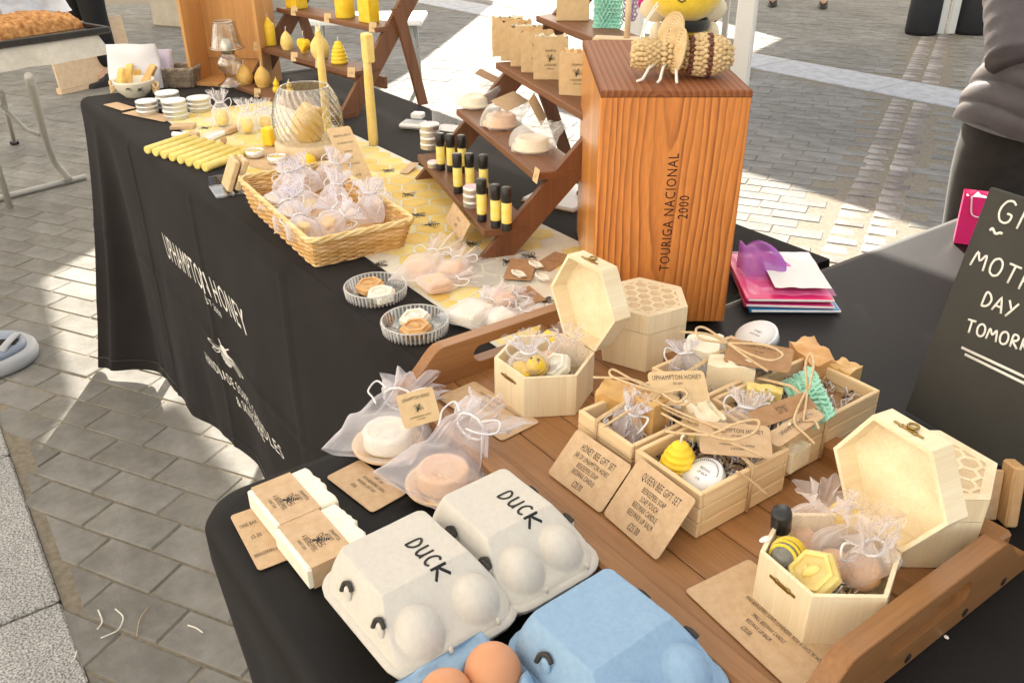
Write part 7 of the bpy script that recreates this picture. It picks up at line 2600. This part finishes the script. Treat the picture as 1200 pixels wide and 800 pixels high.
def loaf(label, cx, cy, w, d, h, seed):
    mb = MB()
    def f(u, v):
        x, y = (u - .5), (v - .5)
        e = max(0, 1 - (2 * abs(x)) ** 6) * max(0, 1 - (2 * abs(y)) ** 6)
        z = h * e ** .35 + (.010 * noise.noise(V((u * 14, v * 14, seed))) + .006 * noise.noise(V((u * 31, v * 31, seed)))) * (1 if e > .02 else 0)
        k = 1 + .04 * noise.noise(V((math.atan2(y, x) * 2, seed, 0)))
        return (x * w * k, y * d * k, max(0, z))
    mb.grid(f, 44, 44)
    o = mb.build('focaccia', 'bread')
    o.matrix_world = Xb @ T(cx, cy, TZ + .016) @ RZ(8)
    return tag(o, label, 'bread', 'breads on the black tray')


bp0 = XBI @ at(28, 36, TZ + .02)
loaf('golden crusted focaccia slab on the black tray', bp0.x, bp0.y + .02, .36, .26, .055, 2)
bp1 = XBI @ at(-8, 46, TZ + .02)
loaf('darker bread piece cut off by the left edge of the photo', bp1.x - .12, bp1.y + .01, .2, .24, .045, 8)
pg_ = XBI @ at(56, 16, TZ + .02)
mb = MB().grid(lambda u, v: (.30 * (u - .5) * (1 - .25 * v), .07 * math.sin(math.pi * v * 1.0) * (1 if u > 0 else 1) - .02 + .03 * noise.noise(V((u * 4, v * 4, 6))), .24 * v + .02 * noise.noise(V((u * 5, v * 5, 2)))), 24, 16)
mb.grid(lambda u, v: (.30 * (u - .5) * (1 - .25 * v), .16 - .05 * v, .23 * v), 10, 6)
o = mb.build('polythene_bag', 'poly_bag')
o.matrix_world = Xb @ T(pg_.x, pg_.y + .10, TZ + .010)
tag(o, 'crumpled grey polythene bag behind the bread', 'bag')
pn = at(86, 118, 0)
t = thing('plywood_board', 'pale plywood board leaning below the bread stall', 'board', (pn.x - .35, pn.y + .25, 0), math.degrees(math.atan2(ev.y, ev.x)) + 8)
MB().box((0, 0, .21), (.62, .018, .40), .002, T(0, 0, .02) @ RX(-6)).build('board', 'dish_wood', t)
MB().box((0, .02, .02), (.62, .05, .04), .002).build('batten', 'dish_wood', t)
sb = at(180, 36, 0)
t = thing('stone_bench', 'low cream stone bench behind the wooden case', 'bench', (sb.x - .5, sb.y + .9, 0), 120)
MB().box((0, 0, .21), (1.6, .5, .42), .01).build('bench_block', 'pale_bench', t)
MB().box((0, 0, .445), (1.7, .58, .05), .01).build('bench_slab', 'pale_bench', t)

# ------------------------------------------------------------------ canopy leg weight on the pavement
lw_ = at(-8, 424, 0)
t = thing('leg_weight', 'slate blue plastic canopy weight with a carrying handle on the pavers', 'canopy weight', (lw_.x, lw_.y, .001), 60)
MB().lathe([(.0001, 0), (.118, 0), (.128, .006), (.131, .020), (.128, .034), (.118, .044), (.0001, .047)], 40).build('weight_rim', 'plastic_pale', t)
MB().lathe([(.104, .0445), (.100, .056), (.088, .062), (.0001, .064)], 40, fn=lambda a, z: 1 + .02 * math.cos(6 * a)).build('weight_top', 'plastic_grey', t)
MB().box((.058, 0, .0648), (.058, .034, .004), .001).build('hand_recess_shade', 'hole', t)
MB().tube(smooth([V((.062, -.050, .058)), V((.066, -.040, .069)), V((.068, .040, .069)), V((.062, .050, .058))], 5, 1), .014, 12, flat=.5).build('handle', 'plastic_pale', t)
MB().lathe([(.028, .060), (.028, .074), (.020, .076), (.0001, .076)], 20, T(.02, -.070, 0)).build('filler_cap', 'plastic_grey', t)

# ------------------------------------------------------------------ white table, canopy leg frame, barrier behind the stall
wb_ = at(487, 108, 0)
zt = above(wb_, 26)
t = thing('white_table', 'small white folding table behind the candle shelf', 'table', (wb_.x, wb_.y, 0), 54)
MB().box((-.32, .16, zt), (.78, .42, .035), .008).build('table_top', 'white_plastic', t)
for x, y in ((0, 0), (-.64, 0), (-.64, .32), (0, .32)):
    MB().tube([(x, y, 0), (x - .012, y, zt - .016)], .013, 8).build('leg', 'grey_metal', t)
MB().tube([(.0, 0, zt * .55), (.03, .04, zt * .62), (-.01, .12, zt - .03)], .008, 6).build('brace', 'grey_metal', t)

pp_ = CAM_P + ray(868, 80) * 1.95
p2_ = CAM_P + ray(744, 60) * 2.02
t = thing('canopy_frame', 'white canopy leg frame with a clear side sheet behind the plush bee', 'frame', (pp_.x, pp_.y, 0), math.degrees(math.atan2(pp_.y - p2_.y, pp_.x - p2_.x)))
dl = math.hypot(pp_.x - p2_.x, pp_.y - p2_.y)
MB().box((0, 0, 1.15), (.040, .040, 2.30), .004).build('post', 'white_metal', t)
MB().box((-dl, 0, 1.15), (.028, .028, 2.30), .003).build('post', 'white_metal', t)
zr = above(pp_, 52)
MB().box((-dl / 2, .002, zr), (dl - .043, .016, .022), .002).build('rail', 'grey_metal', t)
MB().box((-.045, .004, 1.15), (.012, .012, 2.28), .001).build('guide_rod', 'grey_metal', t)
MB().grid(lambda u, v: (-.055 - (dl - .075) * u, .014 + .006 * math.sin(u * 14), .35 + 1.8 * v), 24, 4).build('clear_sheet', 'film', t)

bb_ = at(1106, 40, 0)
t = thing('barrier_base', 'black barrier base with two white uprights far across the paving', 'barrier', (bb_.x, bb_.y, 0), 54)
for x in (-.21, .24):
    MB().lathe([(.0001, 0), (.13, 0), (.14, .03), (.135, .5), (.0001, .52)], 20, T(x, 0, 0) @ S(1, .9, 1)).build('black_foot', 'rubber', t)
for x in (-.045, .055):
    MB().box((x, 0, .34), (.07, .05, .68), .008).build('upright', 'white_metal', t)
MB().box((.02, 0, .56), (.72, .12, .14), .03).build('crossbar', 'rubber', t)


# ------------------------------------------------------------------ people
def skin_mesh(name, verts, edges, radii, m, parent, sub=2, root_i=0):
    me = bpy.data.meshes.new(name)
    me.from_pydata(verts, edges, [])
    o = bpy.data.objects.new(name, me)
    COL.objects.link(o)
    sk_ = o.modifiers.new('s', 'SKIN')
    for i, r in enumerate(radii):
        me.skin_vertices[0].data[i].radius = r if isinstance(r, tuple) else (r, r)
    me.skin_vertices[0].data[root_i].use_root = True
    sb_ = o.modifiers.new('d', 'SUBSURF'); sb_.levels = sub; sb_.render_levels = sub
    bpy.context.view_layer.update()
    dg = bpy.context.evaluated_depsgraph_get()
    ne = bpy.data.meshes.new_from_object(o.evaluated_get(dg))
    bpy.data.objects.remove(o)
    ne.name = name
    ne.materials.clear(); ne.materials.append(M[m])
    for p in ne.polygons: p.use_smooth = True
    r_ = bpy.data.objects.new(name, ne)
    COL.objects.link(r_); r_.parent = parent
    return r_


def person(label, loc, rz, jacket_m, trouser_m, lean=0.0, stance=.10, step=.0, arm=(0, 0), hem=.80, puffs=True, h=1.0):
    t = thing('person', label, 'person', (*loc, 0), rz)
    lx = lambda z: lean * max(0, z - .85)
    V_, E_, R_ = [], [], []
    def add(p, r, par=None):
        V_.append((p[0] + lx(p[2]), p[1], p[2])); R_.append(r)
        if par is not None: E_.append((par, len(V_) - 1))
        return len(V_) - 1
    pel = add((0, 0, .93), (.13, .10))
    sp = add((0, .005, 1.10), (.125, .09), pel)
    ch = add((0, .0, 1.30), (.14, .10), sp)
    nb = add((0, .01, 1.44), (.07, .065), ch)
    nk = add((0, 0, 1.50), (.05, .05), nb)
    hd = add((0, -.02, 1.58), (.072, .085), nk)
    ht = add((0, -.012, 1.66), (.07, .082), hd)
    legs, hands = [], []
    for s_ in (-1, 1):
        sh = add((s_ * .16, .0, 1.39), .055, ch)
        a_ = arm[0 if s_ < 0 else 1]
        el = add((s_ * .235, .03 - a_ * .08, 1.12) if a_ != 'p' else (s_ * .205, .07, 1.12), .042, sh)
        if a_ == 'p': a_ = 0; px_ = -.085
        else: px_ = 0
        wr = add((s_ * (.235 - a_ * .06 + px_), -.03 - a_ * .22, .90 + a_ * .12), .027, el)
        pa = add((s_ * (.230 - a_ * .06 + px_ * 1.2), -.05 - a_ * .27, .845 + a_ * .10), (.032, .018), wr)
        for k in range(4):
            b = V(V_[pa]) - V((lx(V_[pa][2]), 0, 0))
            f1 = add((b.x + s_ * (.004), b.y - .018 + .014 * k, b.z - .040), .0085, pa)
            f2 = add((b.x - s_ * .006, b.y - .026 + .014 * k - a_ * .02, b.z - .062 - (.006 if k in (1, 2) else 0)), .0075, f1)
            add((b.x - s_ * .018, b.y - .026 + .014 * k - a_ * .03, b.z - .078 - (.006 if k in (1, 2) else 0)), .0065, f2)
        b = V(V_[pa]) - V((lx(V_[pa][2]), 0, 0))
        th_ = add((b.x - s_ * .012, b.y - .035, b.z + .004), .0105, pa)
        add((b.x - s_ * .022, b.y - .050, b.z - .026), .0085, th_)
        hp = add((s_ * .085, 0, .88), (.095, .09), pel)
        kn = add((s_ * (stance * .98), -.015 + s_ * step * .5, .49), .062, hp)
        an = add((s_ * stance, .02 + s_ * step, .09), .040, kn)
        add((s_ * (stance + .012), -.10 + s_ * step, .045), .036, an)
    skin_mesh('body', V_, E_, R_, 'skin', t, 2, 0)
    # hair and face
    hx = lx(1.62)
    MB().ball((hx, .012, 1.640), (.085, .098, .090), 20, None, 0, 12).build('hair', 'hair', t)
    fc = MB()
    for s_ in (-1, 1): fc.ball((hx + s_ * .031, -.098, 1.612), (.010, .006, .007), 10, None, 0, 6)
    fc.build('eye', 'white_plastic', t)
    MB().ball((hx, -.108, 1.590), (.011, .016, .018), 10, None, 0, 6).build('nose', 'skin', t)
    MB().ball((hx, -.096, 1.556), (.022, .006, .006), 10, None, 0, 6).build('mouth', 'pink_paper', t)
    # trousers: one continuous skinned shape a little outside the legs
    tv, te, trr = [], [], []
    def tadd(p, r, par=None):
        tv.append((p[0] + lx(p[2]), p[1], p[2])); trr.append(r)
        if par is not None: te.append((par, len(tv) - 1))
        return len(tv) - 1
    w0_ = tadd((0, .0, 1.02), (.165, .125)); p0_ = tadd((0, .005, .92), (.180, .14), w0_)
    for s_ in (-1, 1):
        a1_ = tadd((s_ * .088, .0, .80), (.112, .115), p0_)
        k1_ = tadd((s_ * stance * .98, -.012 + s_ * step * .5, .50), (.088, .09), a1_)
        c1_ = tadd((s_ * stance, .012 + s_ * step * .9, .25), (.080, .085), k1_)
        tadd((s_ * stance, .018 + s_ * step, .095), (.078, .085), c1_)
    tro = skin_mesh('trousers', tv, te, trr, trouser_m, t, 2, 1)
    # shoes
    for s_ in (-1, 1):
        sm_ = MB()
        def f(u, v, s_=s_):
            a = 2 * math.pi * u
            L_ = .135; W_ = .048
            x = W_ * math.cos(a) * (1 - .15 * math.sin(a) * -1) * (1 - .2 * v ** 2)
            y = L_ * math.sin(a) * (1 - .12 * v)
            z = (.085 - .05 * max(0, -math.sin(a)) ** .8) * math.sin(v * 1.57)
            k = 1 - .55 * max(0, v - .55) / .45
            return (s_ * (stance + .008) + x * k, -.055 + y * k + s_ * step, z)
        sm_.grid(f, 24, 8, wrap=True)
        so_ = sm_.build('shoe', 'shoe', t)
    # jacket: padded rings round the torso, hem flared, and padded sleeves
    def tors(u, v):
        a = 2 * math.pi * u
        z = hem + (1.47 - hem) * v
        q = v
        rx = .188 - .03 * math.sin(q * 3.1) * .6 + (.015 * (1 - q) ** 3)
        ry = .165 - .02 * q
        if q > .82:
            k = (q - .82) / .18
            rx *= 1 - .62 * k ** 1.4; ry *= 1 - .5 * k ** 1.4
        if puffs:
            ph_ = (z + .05 * math.sin(a) + .07 * math.cos(a)) * 44
            pf = abs(math.sin(ph_ * math.pi / 2 + .4))
            rx *= .945 + .05 * pf ** .4; ry *= .945 + .05 * pf ** .4
            nz = 1 + .012 * noise.noise(V((a * 2.2, z * 16, 3)))
            rx *= nz; ry *= nz
        return (rx * math.cos(a) + lx(z), ry * math.sin(a), z + .012 * math.sin(2 * a + 1) * (1 - v))
    jm = MB().grid(tors, 72, 190, wrap=True)
    jo = jm.build('jacket', jacket_m, t)
    for s_ in (-1, 1):
        a_ = arm[0 if s_ < 0 else 1]
        if a_ == 'p': P3 = [V((s_ * .15 + lx(1.40), .0, 1.405)), V((s_ * .195 + lx(1.12), .06, 1.12)), V((s_ * .155 + lx(.95), -.10, .955))]
        else: P3 = [V((s_ * .15 + lx(1.40), .0, 1.405)), V((s_ * .235 + lx(1.12), .03 - a_ * .08, 1.12)), V((s_ * (.235 - a_ * .06) + lx(.92), -.03 - a_ * .22, .905 + a_ * .12))]
        pts = smooth(P3, 22, 1)
        MB().tube(pts, .078, 20, taper=lambda q: (1.0 - .28 * q) * (.92 + .08 * abs(math.sin(q * 36)) ** .5 if puffs else 1)).build('sleeve', jacket_m, jo)
    MB().tube([(.08 * math.cos(a) + lx(1.47), .075 * math.sin(a) + .005, 1.475) for a in [k * math.pi / 10 for k in range(20)]], .022, 8, closed=True).build('collar', jacket_m, jo)
    return t


pr = at(1232, 150, .80)
person('person in a grey quilted jacket and charcoal trousers standing behind the chalkboard', (pr.x, pr.y), 40, 'jacket', 'trouser', lean=.22, stance=.085, arm=('p', 'p'), hem=.80)
pc = at(1116, 108, .76)
pl_ = at(117, 97, 0)
pA = person('person in black trousers with a dangling white cord behind the bread stall', (pl_.x, pl_.y), 30, 'trouser_black', 'trouser_black', stance=.10, hem=.86, puffs=False)
MB().tube(smooth([V((-.10, -.150, .98)), V((-.095, -.165, .82)), V((-.09, -.150, .70)), V((-.115, -.150, .62)), V((-.085, -.15, .52))], 5, 1), .011, 6).build('cord', 'white_bag', pA)
f1, f2 = at(906, 7, 0), at(963, 9, 0)
mid_ = (f1 + f2) / 2
person('person far across the paving of whom only dark shoes show', (mid_.x, mid_.y), math.degrees(math.atan2((f2 - f1).y, (f2 - f1).x)), 'trouser', 'trouser', stance=(f2 - f1).length / 2, hem=.82, puffs=False)
